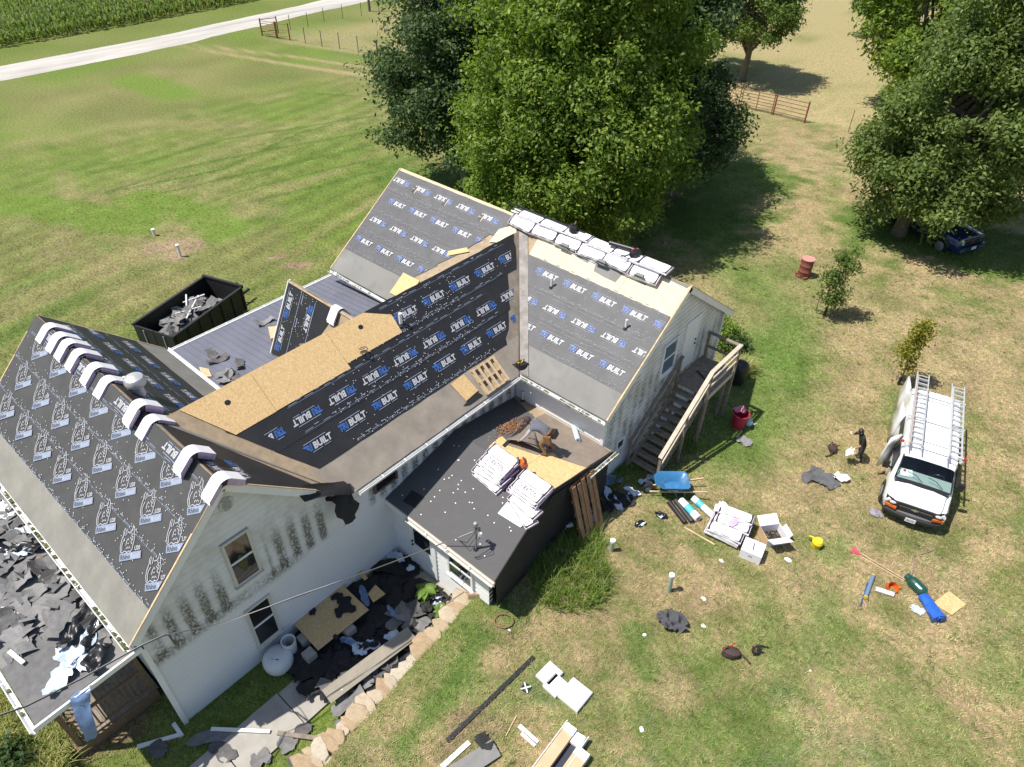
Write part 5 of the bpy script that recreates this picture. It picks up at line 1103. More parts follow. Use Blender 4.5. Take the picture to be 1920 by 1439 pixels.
def scatter_shingle(p, rz, label, group, tilt=(0, 0), k=None, sc_=1.0):
    k = rr.randrange(14) if k is None else k
    if tsu[k]: o = tsv[k].copy(); COL.objects.link(o)
    else: o = tsv[k]; tsu[k] = True
    o.scale = (sc_,) * 3; return put(o, p, rz, label, 'shingle', group, tilt)
r2 = random.Random(21)
LAB1 = 'torn grey shingle in the heap covering the front porch roof'
for i in range(150):
    a = 2.6 - 8.6 * (i / 150) + r2.uniform(-.4, .4); s = r2.uniform(.15, Lf - .1)
    if a > 1.2 and s > .9: continue
    p = at(FP, a, s, .02 + r2.random() * .10); scatter_shingle(p, r2.choice((.0, 1.57, r2.uniform(0, 6.28))) + r2.uniform(-.35, .35), LAB1, 'torn shingles heaped on the front porch roof', (r2.uniform(-.06, .10), r2.uniform(-.08, .08)), sc_=r2.uniform(.8, 1.25))
def onF(px, py): return on_plane(px, py, FP[0], FP[3])
for q, L, W_, m, rz, lab, sd_, amp in (((140, 1240), 1.0, .42, FOIL, .3, 'pale blue membrane sheet folded on the porch roof', 3, .12), ((172, 1195), 1.5, .3, PEEL, -.95, 'twisted black and pale membrane strip beside the porch gutter', 5, .16), ((150, 1178), 1.4, .25, FOILD, -1.0, 'glossy black membrane strip nearest the house on the porch', 6, .18),
        ((115, 1275), .9, .4, FOIL, -.9, 'crumpled pale membrane hanging towards the porch eave', 8, .14), ((25, 1040), 1.2, .35, PEEL, .6, 'black and white crumpled membrane at the left end of the porch', 9, .2), ((40, 1000), .9, .2, FOIL, .5, 'narrow pale membrane twist beside the white sheet', 12, .15), ((12, 960), .7, .6, mat('white_sheet', (.75, .8, .8), .4), .4, 'white rounded sheet at the left end of the porch roof', 13, .07),
        ((60, 1035), 1.0, .3, FOILD, .7, 'black crumpled membrane lying beside the eave gutter', 14, .2), ((185, 1240), .8, .4, FOILD, -.6, 'black glossy membrane hanging off the porch end', 16, .22), ((15, 1150), .8, .12, WHITE, .4, 'bent white trim piece on the porch shingles', 17, .06)):
    put(crumple('torn_membrane', L, W_, m, sd_, amp), onF(*q) + Vector((0, 0, .06)), rz, lab, 'membrane', 'peeled membrane on the front porch roof')
mb = MB(); P = [[Vector((3.02 + .05 * i + .03 * math.sin(i), -4.15 - .03 * i + .15 * (j - 1) * (1 - .05 * i), 3.64 - .02 * i * i * .5 + .05 * math.sin(i * 1.3 + j * 2))) for j in range(4)] for i in range(11)]
mb.grid(P); tag(mb.build('torn_membrane', FOILB, smooth=True), 'pale blue membrane strip dangling off the porch roof end', 'membrane')
mb = MB(); q = onF(20, 1225); mb.beam(q + Vector((0, 0, .08)), q + Vector((.55, .1, .10)), .09, .03); tag(mb.build('trim_scrap', WHITE), 'bent white gutter scrap on the porch heap', 'scrap')
mb = MB(); q = at(FP, .35, .22, .05); mb.tube([at(FP, -2.6, .35, .1), at(FP, -1.4, .6, .12), at(FP, -.9, .45, .13), at(FP, -.2, .55, .1)], .012); tag(mb.build('copper_wire', LEATH, smooth=True), 'thin brown wire trailing over the torn shingles on the porch', 'wire')
# debris on the metal porch roof
for i, (px, py) in enumerate(((400, 668), (408, 678), (450, 687), (418, 705), (425, 712), (440, 708), (495, 607))): scatter_shingle(on_plane(px, py, SP[0], SP[3]) + Vector((0, 0, .03)), i * 1.3, 'torn shingle scrap lying on the blue metal porch roof', 'shingle scraps on the metal porch roof', (0, .03 * i))
# ---- torn felt hanging from the inner roof corner
mb = MB(); P = []
for i in range(9):
    t_ = i / 8; P.append([Vector((3.15 + .38 * min(1, t_ * 1.6) + .05 * math.sin(j * 1.9 + i), 2.72 + (j - 2.5) * (.15 - .06 * t_ + .03 * math.sin(i * 1.7 + j)), 4.42 - .25 * t_ - 1.0 * max(0, t_ - .2) ** 1.2 + .05 * math.sin(j * 2.3 + i * .8))) for j in range(6)])
mb.grid(P); tag(mb.build('torn_felt', BLACKFELT, smooth=True), 'black torn felt drooping from the inner roof corner', 'felt')
mb = MB(); P = [[Vector((3.1 + .3 * u - .02 * v, 1.6 + .28 * i + .02 * j, 5.25 - .155 * i * 1.05 - .10 * j + .10 + .05 * math.sin(i + j * 2))) for j, (u, v) in enumerate(((0, 0), (.3, .4), (.75, .9), (1.1, 1)))] for i in range(6)]
mb.grid(P); tag(mb.build('torn_felt', BLACKFELT, smooth=True), 'grey felt flap folded over the right rake of the near gable', 'felt')
# ---- power line and mast
STEEL = mat('galvanised_steel', (.30, .31, .32), .5, metal=.4)
mp_ = on_plane(893, 1030, P1[0], P1[3]); t = thing('service_mast', 'grey electric service mast with cable clamps on the low roof', 'mast', mp_)
mb = MB(); mb.cyl((0, 0, -.1), (0, 0, .95), .03, n=10); mb.build('pole', STEEL, t, smooth='auto'); mb = MB(); mb.lathe([(.04, .93), (.06, .95), (.075, 1.02), (.055, 1.10), (.01, 1.12)], n=10); mb.build('weather_head', STEEL, t, smooth='auto'); mb = MB(); mb.cyl((0, 0, 0), (0, 0, .06), .09, .04, n=10); mb.build('flashing', BLACK, t)
for k in range(3): mb = MB(); mb.tube([(0, 0, .95), (.05 + .1 * k, -.1, .8), (.0 + .06 * k, -.35, .6 - .12 * k), (-.12, -.5, .75)], .009); mb.build('wire', BLACK, t, smooth=True)
mb = MB(); mb.box((-.05, .1, .78), (.22, .05, .12)); mb.build('bracket', STEEL, t); mb = MB(); mb.box((.14, .02, .72), (.08, .08, .12)); mb.build('clamp', WHITE, t)
a_ = mp_ + Vector((-.05, -.05, .72)); b_ = on_plane(290, 1199, (4.1, 0, 0), (1, 0, 0)); b_ = Vector((3.25, -2.55, 3.55)); e_ = Vector((3.6, -9.5, 5.2))
w1 = [a_.lerp(Vector((4.15, -2.2, 4.6)), k / 12) + Vector((0, 0, -.55 * math.sin(math.pi * k / 12))) for k in range(13)]
CABLE = mat('cable', (.11, .105, .10), .5); CABL = mat('bare_cable', (.45, .44, .42), .4)
cab = thing('power_cable', 'twisted power cable strung past the gable wall to the mast', 'cable', (0, 0, 0))
wl = [on_plane(px, py, (x, 0, 0), (1, 0, 0)) for px, py, x in ((832, 1018, 5.5), (700, 1068, 5.0), (560, 1118, 4.6), (420, 1168, 4.2), (310, 1191, 3.9), (290, 1200, 3.8))]
mb = MB(); mb.tube([a_] + wl, .014); mb.build('conductor', CABLE, cab, smooth=True)
mb = MB(); mb.tube([p + Vector((.012 * math.sin(i * 2), 0, .025 * math.cos(i * 2))) for i, p in enumerate([a_] + wl)], .009); mb.build('messenger', CABL, cab, smooth=True)
for k in range(2): mb = MB(); q = wl[-2]; mb.tube([q, q + Vector((-.3, .10 + .12 * k, -.45)), q + Vector((-.42, .14 + .22 * k, -1.0 + .15 * k))], .022 - .012 * k); mb.build('drop_loop', CABLE, cab, smooth=True)
wl2 = [on_plane(px, py, (x, 0, 0), (1, 0, 0)) for px, py, x in ((310, 1191, 3.9), (262, 1213, 3.7), (150, 1275, 3.9), (50, 1325, 4.1), (-30, 1352, 4.3))]
cab2 = thing('power_cable', 'thin power cable crossing above the front porch roof', 'cable', (0, 0, 0)); mb = MB(); mb.tube(wl2, .013); mb.build('conductor', CABLE, cab2, smooth=True); mb = MB(); mb.tube([p + Vector((0, 0, .03)) for p in wl2], .007); mb.build('messenger', CABL, cab2, smooth=True)
# ---- dump trailer
DB = mat('black_painted_steel', (.014, .014, .015), .65, var=.2, scale=3)
dA, dB_, dC = Vector((-12.55, 4.25, 0)), Vector((-10.5, 4.7, 0)), Vector((-11.75, 8.55, 0)); ang = math.atan2((dC - dB_).y, (dC - dB_).x)
t = thing('dump_trailer', 'black dump trailer full of torn shingles behind the house', 'trailer', ((dA + dC) / 2) + Vector((0, 0, hgt(-11.5, 6.4))), ang)
Lt, Wt, z0, z1 = 4.1, 2.1, .55, 1.62
def tb(n, c, s, m=DB, r=None): mb = MB(); mb.box(c, s, r); return mb.build(n, m, t)
tb('floor', (0, 0, z0), (Lt, Wt, .08))
for sy in (-1, 1):
    tb('side_wall', (0, sy * Wt / 2, (z0 + z1) / 2), (Lt, .05, z1 - z0)); tb('top_rail', (0, sy * (Wt / 2 + .01), z1 + .03), (Lt + .1, .11, .07))
    for k in range(7): tb('rib', (-Lt / 2 + .1 + k * (Lt - .2) / 6, sy * (Wt / 2 + .055), (z0 + z1) / 2), (.08, .06, z1 - z0))
    for k in (-.45, .45):
        mb = MB(); mb.cyl((k, sy * (Wt / 2 - .22), .36), (k, sy * (Wt / 2 - .02), .36), .36, n=18); w_ = mb.build('wheel', BLACK, t); mb = MB(); mb.cyl((k, sy * (Wt / 2 - .05), .36), (k, sy * (Wt / 2 - .01), .36), .2, n=14); mb.build('rim', STEEL, w_)
    tb('fender', (0, sy * (Wt / 2 - .1), .78), (1.9, .22, .03))
tb('front_wall', (Lt / 2, 0, (z0 + z1) / 2 + .04), (.05, Wt, z1 - z0 + .1)); tb('top_rail', (Lt / 2, 0, z1 + .1), (.11, Wt + .1, .07))
for sy in (-1, 1):
    d = tb('tailgate_door', (-Lt / 2, sy * Wt / 4, (z0 + z1) / 2), (.06, Wt / 2 - .04, z1 - z0)); mb = MB(); mb.box((-Lt / 2 - .05, sy * Wt / 4, (z0 + z1) / 2), (.04, .05, z1 - z0 - .2)); mb.build('latch', STEEL, d)
tb('tongue', (Lt / 2 + .7, 0, .5), (1.4, .1, .1)); tb('jack', (Lt / 2 + .9, .12, .7), (.07, .07, .8))
for i in range(70):
    u, v = r2.uniform(-1.7, 1.2), r2.uniform(-.8, .8); q = t.matrix_basis if False else (Matrix.Translation(t.location) @ Matrix.Rotation(ang, 4, 'Z')) @ Vector((u, v, z0 + .25 + .45 * (1 - abs(v)) * (1 - abs(u + .2) / 2.2) + r2.random() * .2))
    scatter_shingle(q, r2.uniform(0, 6), 'torn grey shingle piled inside the black dump trailer', 'torn shingles inside the dump trailer', (r2.uniform(-.4, .4), r2.uniform(-.4, .4)), sc_=1.1)
TM = Matrix.Translation(t.location) @ Matrix.Rotation(ang, 4, 'Z')
for i, (u0, v0, u1, v1, z_) in enumerate(((-.6, -.3, .9, .4, 1.42), (.2, .6, 1.0, .1, 1.5), (-.5, .4, .3, -.3, 1.4), (.0, .2, .6, .75, 1.55))):
    mb = MB(); mb.beam(TM @ Vector((u0, v0, z_)), TM @ Vector((u1, v1, z_ + .08)), .06, .035); tag(mb.build('trim_strip', ALU), 'bent pale trim strip on the trailer load', 'trim strip', 'trim strips on the trailer load')
# ---------------------------------------------------------------- courtyard, walk, stone wall
CONC = mat('concrete', (.36, .335, .295), .9, var=.12, scale=2, dirt=(.24, .225, .20), dscale=1.2, damt=.5, bump=.15)
walk = MB()
for k in range(6):
    y0 = -6.0 + 1.75 * k; x0 = 4.05 + .03 * k
    mb = MB(); mb.box((x0 + .6, y0 + .86, .02), (1.18, 1.72, .10)); o = mb.build('walk_slab', CONC); o['kind'] = 'structure'
mb = MB(); mb.box((5.1, 3.95, .02), (2.2, .9, .09)); o = mb.build('walk_slab', CONC); o['kind'] = 'structure'
STM = [mat('wall_stone_%d' % i, c, .92, var=.22, scale=5, dirt=(.26, .21, .15), dscale=3, bump=.5, bscale=12) for i, c in enumerate(((.40, .31, .20), (.44, .36, .26), (.36, .26, .16), (.46, .40, .31)))]
wall = thing('retaining_wall', 'low dry wall of flat tan stones curving beside the courtyard', 'stone wall', (0, 0, 0))
r2 = random.Random(5)
line = [(905, 1105), (880, 1135), (858, 1160), (832, 1195), (805, 1230), (780, 1262), (752, 1292), (722, 1318), (690, 1345), (662, 1378), (635, 1405), (606, 1432), (575, 1460)]
lp = [Vector(on_z(*q, .55)) for q in line]
def stone(c, L, W_, H, rz):
    n = r2.randint(6, 8); rad = [(.5 + r2.uniform(-.14, .12)) for _ in range(n)]; a0 = r2.random()
    ring = lambda q, z: [Vector((L * rad[i] * math.cos(a0 + 6.283 * i / n) * q, W_ * rad[i] * math.sin(a0 + 6.283 * i / n) * q, z + r2.uniform(-.015, .015))) for i in range(n)]
    mb = MB(); mb.loft([ring(.95, 0), ring(1.03, H * .4), ring(1, H * .85), ring(.9, H)]); o = mb.build('stone', r2.choice(STM), wall, smooth='auto'); o.location = c; o.rotation_euler = (r2.uniform(-.08, .08), r2.uniform(-.08, .08), rz); return o
for i, (a, b) in enumerate(zip(lp, lp[1:])):
    d = (b - a); ang = math.atan2(d.y, d.x); nrm = Vector((-d.y, d.x, 0)).normalized(); L = d.length; k = 2
    for j in range(k):
        for side, z in ((-.02, .0), (.04, .28), (.30, .60), (-.20, .56)):
            c = a + d * ((j + .5 + r2.uniform(-.12, .12)) / k) - nrm * (side - .12); c.z = z + r2.uniform(-.02, .03)
            if side == -.20 and r2.random() < .15: continue
            stone(c, L / k * r2.uniform(1.2, 1.9), r2.uniform(.5, .85), .30 if z < .5 else .2, ang + r2.uniform(-.3, .3))
for q in ((912, 1112), (925, 1100), (897, 1120)): stone(on_z(*q, .7), .6, .5, .35, r2.uniform(0, 3))
def gz(px, py, up=0.0): p = G(px, py); return Vector((p.x, p.y, p.z + up))
# courtyard rubbish
def ground_board(pts, th, m, name, label, cat, zup=.05, z=None):
    q = [on_z(px, py, z) if z is not None else G(px, py) for px, py in pts]; c = sum(q, Vector()) / len(q); mb = MB()
    mb.prism([(v.x - c.x, v.y - c.y) for v in q], th); o = mb.build(name, m); o.location = (c.x, c.y, (z if z is not None else c.z) + zup); return tag(o, label, cat)
ground_board([(548, 1168), (597, 1221), (692, 1145), (640, 1096)], .014, OSB, 'osb_sheet', 'large sheathing sheet with black scraps lying by the gable wall', 'sheathing board', .02, .42)
ground_board([(690, 1115), (704, 1098), (723, 1115), (700, 1131)], .014, OSB, 'osb_offcut', 'small sheathing offcut beyond the large sheet in the courtyard', 'sheathing board', .02, .4)
ground_board([(667, 1072), (674, 1068), (690, 1085), (684, 1090)], .014, OSB, 'osb_offcut', 'narrow sheathing strip near the wall in the courtyard shade', 'sheathing board', .02, .4)
c = on_z(625, 1160, .2)
for q, lab in (((3.5, .6), 'concrete block under the sheathing sheet, next to the gable wall'), ((4.2, 1.6), 'concrete block under the far corner of the sheathing sheet'), ((4.0, .4), 'concrete block under the near corner of the sheathing sheet')): mb = MB(); mb.box((q[0], q[1], .2), (.3, .3, .4)); tag(mb.build('concrete_block', CONC), lab, 'block', 'blocks under the sheathing sheet')
for i, (px, py, L, W_) in enumerate(((650, 1135, .7, .35), (632, 1120, .35, .25), (585, 1148, .25, .2), (630, 1195, .2, .12), (640, 1145, .5, .3))): put(crumple('felt_scrap', L, W_, BLACKFELT, 30 + i, .03), on_z(px, py, .46), r2.uniform(0, 3), 'black felt scrap on the large sheathing sheet', 'felt scrap', 'felt scraps on the sheathing sheet')
for i in range(110):
    x, y = 3.2 + r2.random() ** 1.1 * 3.0, -.2 + 4.4 * r2.random() ** .8
    if y < 1.0 and x > 5.0: continue
    L, W_ = r2.uniform(.5, 1.3), r2.uniform(.3, .7)
    put(crumple('felt_scrap', L, W_, BLACKFELT if i % 4 else FOILD, 50 + i, .06, 9, 6), (x, y, .06 + .12 * r2.random()), r2.uniform(0, 6), 'torn black felt in the shaded courtyard heap', 'felt scrap', 'torn black felt heaped in the courtyard')
for i in range(18):
    x, y = r2.uniform(4.9, 6.1), r2.uniform(.2, 4.0); scatter_shingle((x, y, .12 + r2.random() * .1), r2.uniform(0, 6), 'torn shingle in the sunny side of the courtyard heap', 'torn shingles in the courtyard', (r2.uniform(-.1, .15), r2.uniform(-.1, .1)), sc_=1.1)
for i, (px, py, L, W_, m) in enumerate(((740, 1045, .75, .3, FOIL), (770, 1068, .25, .2, FOIL), (685, 1120, .8, .22, FOILB), (735, 1150, .5, .15, FOILB), (740, 1195, .6, .3, FOIL), (690, 1215, .7, .3, PEEL), (655, 1205, .6, .2, FOILB), (815, 1122, .5, .2, PEEL), (800, 1140, .4, .3, BLACKFELT), (675, 1220, .5, .3, FOIL), (825, 1135, .4, .3, PEEL))):
    put(crumple('torn_membrane', L, W_, m, 140 + i, .12), on_z(px, py, .22), r2.uniform(-.5, 1.2), 'crumpled pale and black membrane in the courtyard heap', 'membrane', 'peeled membrane in the courtyard')
TANS = mat('tan_vinyl', (.36, .32, .25), .6, var=.1, scale=4)
def panel_stack(p0, p1, wd, n_, label, m, z=.06, name='siding_panel'):
    a, b = Vector(on_z(*p0, .1 + z)), Vector(on_z(*p1, .1 + z)); t = thing('siding_bundle', label, 'siding', (a + b) / 2, math.atan2((b - a).y, (b - a).x)); L = (b - a).length
    for k in range(n_): mb = MB(); y = -wd / 2 + wd * (k + .5) / n_; mb.prism([(y - wd / n_ * .55, .0), (y + wd / n_ * .3, .05), (y + wd / n_ * .45, .02), (y + wd / n_ * .3, .0)], L, (Vector((-L / 2, 0, .02 * k)), Vector((0, 1, 0)), Vector((0, 0, 1)), Vector((1, 0, 0)))); mb.build(name, m, t)
    return t
panel_stack((612, 1308), (772, 1188), .42, 4, 'bundle of long tan siding panels lying across the walk edge', TANS, .3)
mb = MB(); q0, q1 = on_z(622, 1292, .42), on_z(640, 1284, .42); mb.beam(q0, q1, .3, .015); tag(mb.build('white_flap', WHITE), 'white flap at the end of the tan siding bundle', 'flap')
DISHW = mat('weathered_white_plastic', (.68, .68, .67), .5, var=.08, scale=4)
p = on_z(524, 1245, .1); t = thing('plastic_drum', 'white round plastic drum lid lying by the gable wall', 'drum', p)
mb = MB(); mb.lathe([(.36, 0), (.40, .12), (.40, .30), (.36, .40), (.25, .47), (.1, .50), (.01, .505)], n=20); mb.build('body', DISHW, t, smooth='auto'); mb = MB(); mb.box((.1, -.1, .48), (.2, .03, .02), .6); mb.build('handle', BLACK, t)
p = on_z(547, 1222, .1); t = thing('plastic_pail', 'white plastic pail standing just behind the round drum', 'pail', p); mb = MB(); mb.lathe([(.01, .0), (.17, 0), (.19, .4), (.205, .55), (.2, .57), (.17, .56), (.16, .1), (.01, .08)], n=16); mb.build('body', DISHW, t, smooth='auto'); mb = MB(); mb.tube([(-.2, 0, .52), (0, -.24, .48), (.2, 0, .52)], .008); mb.build('handle', STEEL, t)
for i, (px, py, L, W_, an) in enumerate(((575, 1240, .8, .6, .3), (395, 1385, 1.1, .35, 1.1), (420, 1412, .8, .4, .3), (540, 1395, .5, .45, .2), (570, 1370, .4, .35, .4), (645, 1363, .5, .35, .5), (690, 1330, .5, .3, .7), (490, 1425, .5, .4, .9), (565, 1430, .7, .3, .6), (738, 1255, .7, .5, .6), (745, 1235, .4, .3, .2), (795, 1185, .4, .3, .3), (300, 1405, .5, .4, .4), (680, 1310, .5, .25, .2), (615, 1420, .5, .2, .5), (20, 1385, .4, .8, .2))):
    put(crumple('shingle_sheet', L, W_, SHM[(i + 1) % 2] if i else BLACKFELT, 170 + i, .04, 10, 6, .15, .05), G(px, py) + Vector((0, 0, .06)), an, 'torn grey shingle sheet lying on the near grass and walk', 'shingle', 'torn shingle sheets on the near grass')
def stick(name, p0, p1, w_, h_, m, label, cat='board', z0=None, up=.03):
    a, b = (G(*p0) if z0 is None else on_z(*p0, z0)), (G(*p1) if z0 is None else on_z(*p1, z0)); a.z += up; b.z += up; mb = MB(); mb.beam(a, b, w_, h_); return tag(mb.build(name, m), label, cat)
stick('trim_strip', (398, 1371), (508, 1376), .09, .03, WHITE, 'white trim strip lying across the concrete walk', up=.12); stick('wood_plank', (522, 1378), (622, 1392), .11, .04, WOODG, 'weathered plank between the walk and the stone wall', up=.1)
stick('gutter_piece', (258, 1402), (342, 1378), .1, .06, WHITE, 'white gutter piece lying below the porch'); stick('gutter_elbow', (326, 1358), (342, 1382), .1, .06, WHITE, 'short white gutter elbow by the porch corner'); stick('white_trim', (577, 1268), (610, 1300), .05, .02, WHITE, 'thin white trim across the near walk edge', up=.1); stick('wood_stake', (655, 1250), (668, 1222), .05, .04, PINE, 'short wooden stake beside the crumpled membrane')
stick('wood_lath', (586, 1430), (620, 1395), .03, .02, WOODG, 'thin lath leaning on the stone wall', up=.3)
# ---- near lawn
stick('black_strip', (838, 1391), (1001, 1233), .11, .03, BLACK, 'long black rubber strip lying on the near lawn', 'strip'); stick('white_board', (828, 1440), (880, 1393), .12, .03, WHITE, 'white board at the bottom edge of the near lawn'); stick('garden_cane', (948, 1382), (968, 1344), .025, .02, PINE, 'thin yellow cane near the white boards', 'stick')
stick('white_board', (973, 1362), (1008, 1394), .11, .03, WHITE, 'short white trim board, upper one of the pair'); stick('white_board', (978, 1376), (1004, 1399), .10, .03, WHITE, 'short white trim board, lower one of the pair')
def foam(px, py, L, W_, rz, label):
    t = thing('foam_package', label, 'package', G(px, py), rz); mb = MB(); e = .03
    mb.loft([[Vector((sx * (L / 2 - q), sy * (W_ / 2 - q), z)) for sx, sy in ((-1, -1), (1, -1), (1, 1), (-1, 1))] for z, q in ((0, .02), (.03, 0), (.12, 0), (.15, .03))]); mb.build('wrap', WHITE, t)
    mb = MB(); mb.box((L / 2 - .1, 0, .152), (.012, W_ * .8, .004)); mb.build('fold_line', mat('fold_grey', (.4, .4, .42), .5), t); return t
foam(1030, 1268, .46, .56, R_(-3), 'white flat package, upper one of the overlapping pair'); foam(1041, 1288, .44, .50, R_(-3), 'white flat package, lower one of the overlapping pair'); foam(1078, 1306, .62, .66, R_(0), 'largest white flat package standing apart from the pair')
p = G(986, 1291, .01); t = thing('survey_marker', 'small black survey marker with white cross on the lawn', 'marker', p + Vector((0, 0, .03)), R_(12)); mb = MB(); mb.box((0, 0, 0), (.22, .22, .012)); mb.build('plate', BLACK, t); mb = MB(); mb.box((0, 0, .009), (.28, .035, .004), R_(45)); mb.build('cross_bar', WHITE, t); mb = MB(); mb.box((0, 0, .0095), (.28, .035, .006), R_(-45)); mb.build('cross_bar', WHITE, t)
panel_stack((838, 1462), (930, 1402), .42, 3, 'grey bundle of siding lengths at the bottom edge', mat('grey_vinyl', (.24, .23, .215), .6, var=.1), .9)
put(crumple('felt_scrap', .45, .35, BLACKFELT, 201, .05), G(908, 1395) + Vector((0, 0, .15)), .5, 'black felt scrap on the end of the grey siding bundle', 'felt scrap')
CARD = mat('cardboard_tan', (.58, .40, .24), .8, var=.12, scale=3); NAVY = mat('navy_lining', (.025, .03, .05), .6)
def long_carton(p0, p1, wd, label, open_=False):
    a, b = Vector(on_z(*p0, 1.05)), Vector(on_z(*p1, 1.05)); t = thing('siding_carton', label, 'carton', (a + b) / 2 - Vector((0, 0, .1)), math.atan2((b - a).y, (b - a).x)); L = (b - a).length
    mb = MB(); mb.box((0, 0, .02), (L, wd, .04)); mb.build('base', WHITE, t)
    if open_:
        for s_ in (-1, 1): mb = MB(); mb.box((0, s_ * wd / 2, .12), (L, .02, .2)); mb.build('side_flap', WHITE, t)
        mb = MB(); mb.box((0, -wd * .22, .05), (L - .3, wd * .5, .03)); mb.build('lining', NAVY, t)
        mb = MB(); mb.box((-.1, wd * .22, .16), (L - .25, wd * .45, .16)); mb.build('carton', CARD, t); mb = MB(); mb.box((L / 2 - .15, wd * .22, .165), (.2, wd * .452, .172)); mb.build('end_cap', WHITE, t)
        mb = MB(); mb.box((L / 2 - .2, -wd * .22, .13), (.3, wd * .45, .1), .1); mb.build('end_cap', WHITE, t)
    else:
        mb = MB(); mb.box((-.1, 0, .12), (L - .1, wd, .2)); mb.build('carton', CARD, t); mb = MB(); mb.box((L / 2 - .15, 0, .125), (.22, wd * 1.01, .21)); mb.build('end_cap', WHITE, t)
long_carton((1005, 1478), (1083, 1370), .62, 'open long carton of siding with dark lining on the lawn', True); long_carton((1046, 1480), (1096, 1408), .34, 'closed narrow tan carton right of the open long carton')
for px, py, s_, lab in ((1202, 1369, .09, 'lone white scrap low on the dry lawn right of the cartons'), (1208, 1192, .07, 'white scrap just left of the dropped grey jacket'), (1318, 1175, .1, 'white scrap just right of the dropped grey jacket'), (1352, 1053, .09, 'white scrap below the bundle pile'), (1477, 1051, .14, 'white block of litter below the torn open carton'), (1519, 1259, .04, 'tiny white speck right of the two tool pouches'), (955, 1183, .05, 'tiny white scrap inside the red hose coil'), (1319, 1124, .1, 'white scrap between the septic pipe and the bundle pile')):
    put(crumple('paper_scrap', s_ * 1.6, s_ * 1.2, WHITE, int(px), .02, 4, 3), G(px, py) + Vector((0, 0, .02)), px * .3, lab, 'litter', 'white litter on the lawn')
GRN = mat('green_stained_pvc', (.30, .40, .30), .5, dirt=(.66, .68, .62), dscale=6, damt=.9)
for px, py, h_, lean, lab in ((1254, 1109, .68, -.03, 'tall green stained septic pipe with white cap on the dry lawn'), (1146, 1033, .42, 0, 'short green septic pipe with white cap near the tall grass clump')):
    t = thing('septic_pipe', lab, 'pipe', G(px, py)); mb = MB(); mb.cyl((0, 0, -.1), (lean, 0, h_), .065, n=12); mb.build('pipe', GRN, t, smooth='auto'); mb = MB(); mb.cyl((lean, 0, h_), (lean, 0, h_ + .09), .085, n=12); mb.build('cap', PVC, t, smooth='auto')
for px, py, h_, lab in ((290, 442, .3, 'small white vent pipe, farther of two on the left lawn'), (339, 482, .62, 'white vent pipe beside the bare patch on the left lawn')):
    t = thing('vent_pipe_stub', lab, 'pipe', G(px, py)); mb = MB(); mb.cyl((0, 0, -.1), (0, 0, h_), .07, n=10); mb.build('pipe', PVC, t, smooth='auto'); mb = MB(); mb.cyl((0, 0, h_), (0, 0, h_ + .08), .10, n=10); mb.build('cap', PVC, t, smooth='auto')
p = G(1148 - 80, 1000); 
t = thing('floodlight', 'fallen white floodlight fixture beside the tall grass', 'lamp', G(1056, 995) + Vector((0, 0, .12)), .5); mb = MB(); mb.box((0, 0, .1), (.16, .12, .2)); mb.build('box', PVC, t)
for s_ in (-1, 1): mb = MB(); mb.cyl((s_ * .08, 0, .1), (s_ * .26, .1, .12), .05, .08, n=10); mb.build('lamp_head', PVC, t, smooth='auto')
mb = MB(); mb.tube([(0, 0, 0), (-.1, -.2, -.05), (-.2, -.45, -.1)], .02); mb.build('wire', ALU, t); stick('downspout_piece', (1044, 1032), (1080, 1040), .1, .08, WHITE, 'white downspout piece in the tall grass')
# membrane scraps along the low wing
for i, (px, py, L, W_, m, an) in enumerate(((1145, 905, .8, .4, FOILB, .9), (1148, 940, 1.1, .3, FOIL, -.4), (1107, 968, .8, .45, FOIL, .3), (1185, 925, .6, .25, FOIL, .2), (1180, 935, .5, .25, PEEL, -.5), (1238, 970, .4, .22, PEEL, .2), (1199, 985, .4, .18, PEEL, 1.2), (1165, 940, .9, .5, BLACKFELT, .4), (1215, 915, .5, .35, BLACKFELT, 0), (1210, 908, .5, .25, FOIL, .5), (1228, 900, .6, .3, PALEB, .3), (1130, 955, .8, .5, BLACKFELT, .9), (1120, 925, .5, .3, FOILB, 1.2))):
    put(crumple('torn_membrane', L, W_, m, 220 + i, .12), G(px, py) + Vector((0, 0, .03)), an, 'crumpled membrane scrap on the grass by the low wing', 'membrane', 'membrane scraps by the leaning pallet')
# wheelbarrow
BLUE = mat('blue_tray', (.035, .16, .33), .4, dirt=(.22, .27, .32), dscale=2.5, damt=.7)
t = thing('wheelbarrow', 'blue wheelbarrow with wooden handles on the lawn', 'wheelbarrow', G(1258, 925), R_(221)); mb = MB()
def bring(x0, x1, y, z): return [Vector((x0, -y * .75, z)), Vector((x0 + .1, -y, z)), Vector((x1 - .2, -y, z)), Vector((x1, -y * .5, z)), Vector((x1, y * .5, z)), Vector((x1 - .2, y, z)), Vector((x0 + .1, y, z)), Vector((x0, y * .75, z))]
mb.loft([bring(-.30, .30, .22, .30), bring(-.46, .60, .36, .62), bring(-.49, .63, .39, .63), bring(-.44, .58, .345, .61), bring(-.27, .26, .20, .33)]); mb.build('tray', BLUE, t, smooth='auto')
V, Fq = fit('STEEL', .34, .07, .01); mb = MB(); mb.add([(.22 - x, .345 + .25 * y, .46 + y) for x, y in V], Fq); mb.build('lettering', PVC, t)['kind'] = 'stuff'
for s_ in (-1, 1):
    mb = MB(); mb.beam((.75, s_ * .12, .20), (-1.05, s_ * .30, .40), .045, .045); mb.build('handle', PINE, t); mb = MB(); mb.tube([(-.35, s_ * .24, .34), (-.42, s_ * .24, .0), (-.15, s_ * .22, .02), (-.05, s_ * .2, .3)], .016); mb.build('leg', STEEL, t, smooth=True)
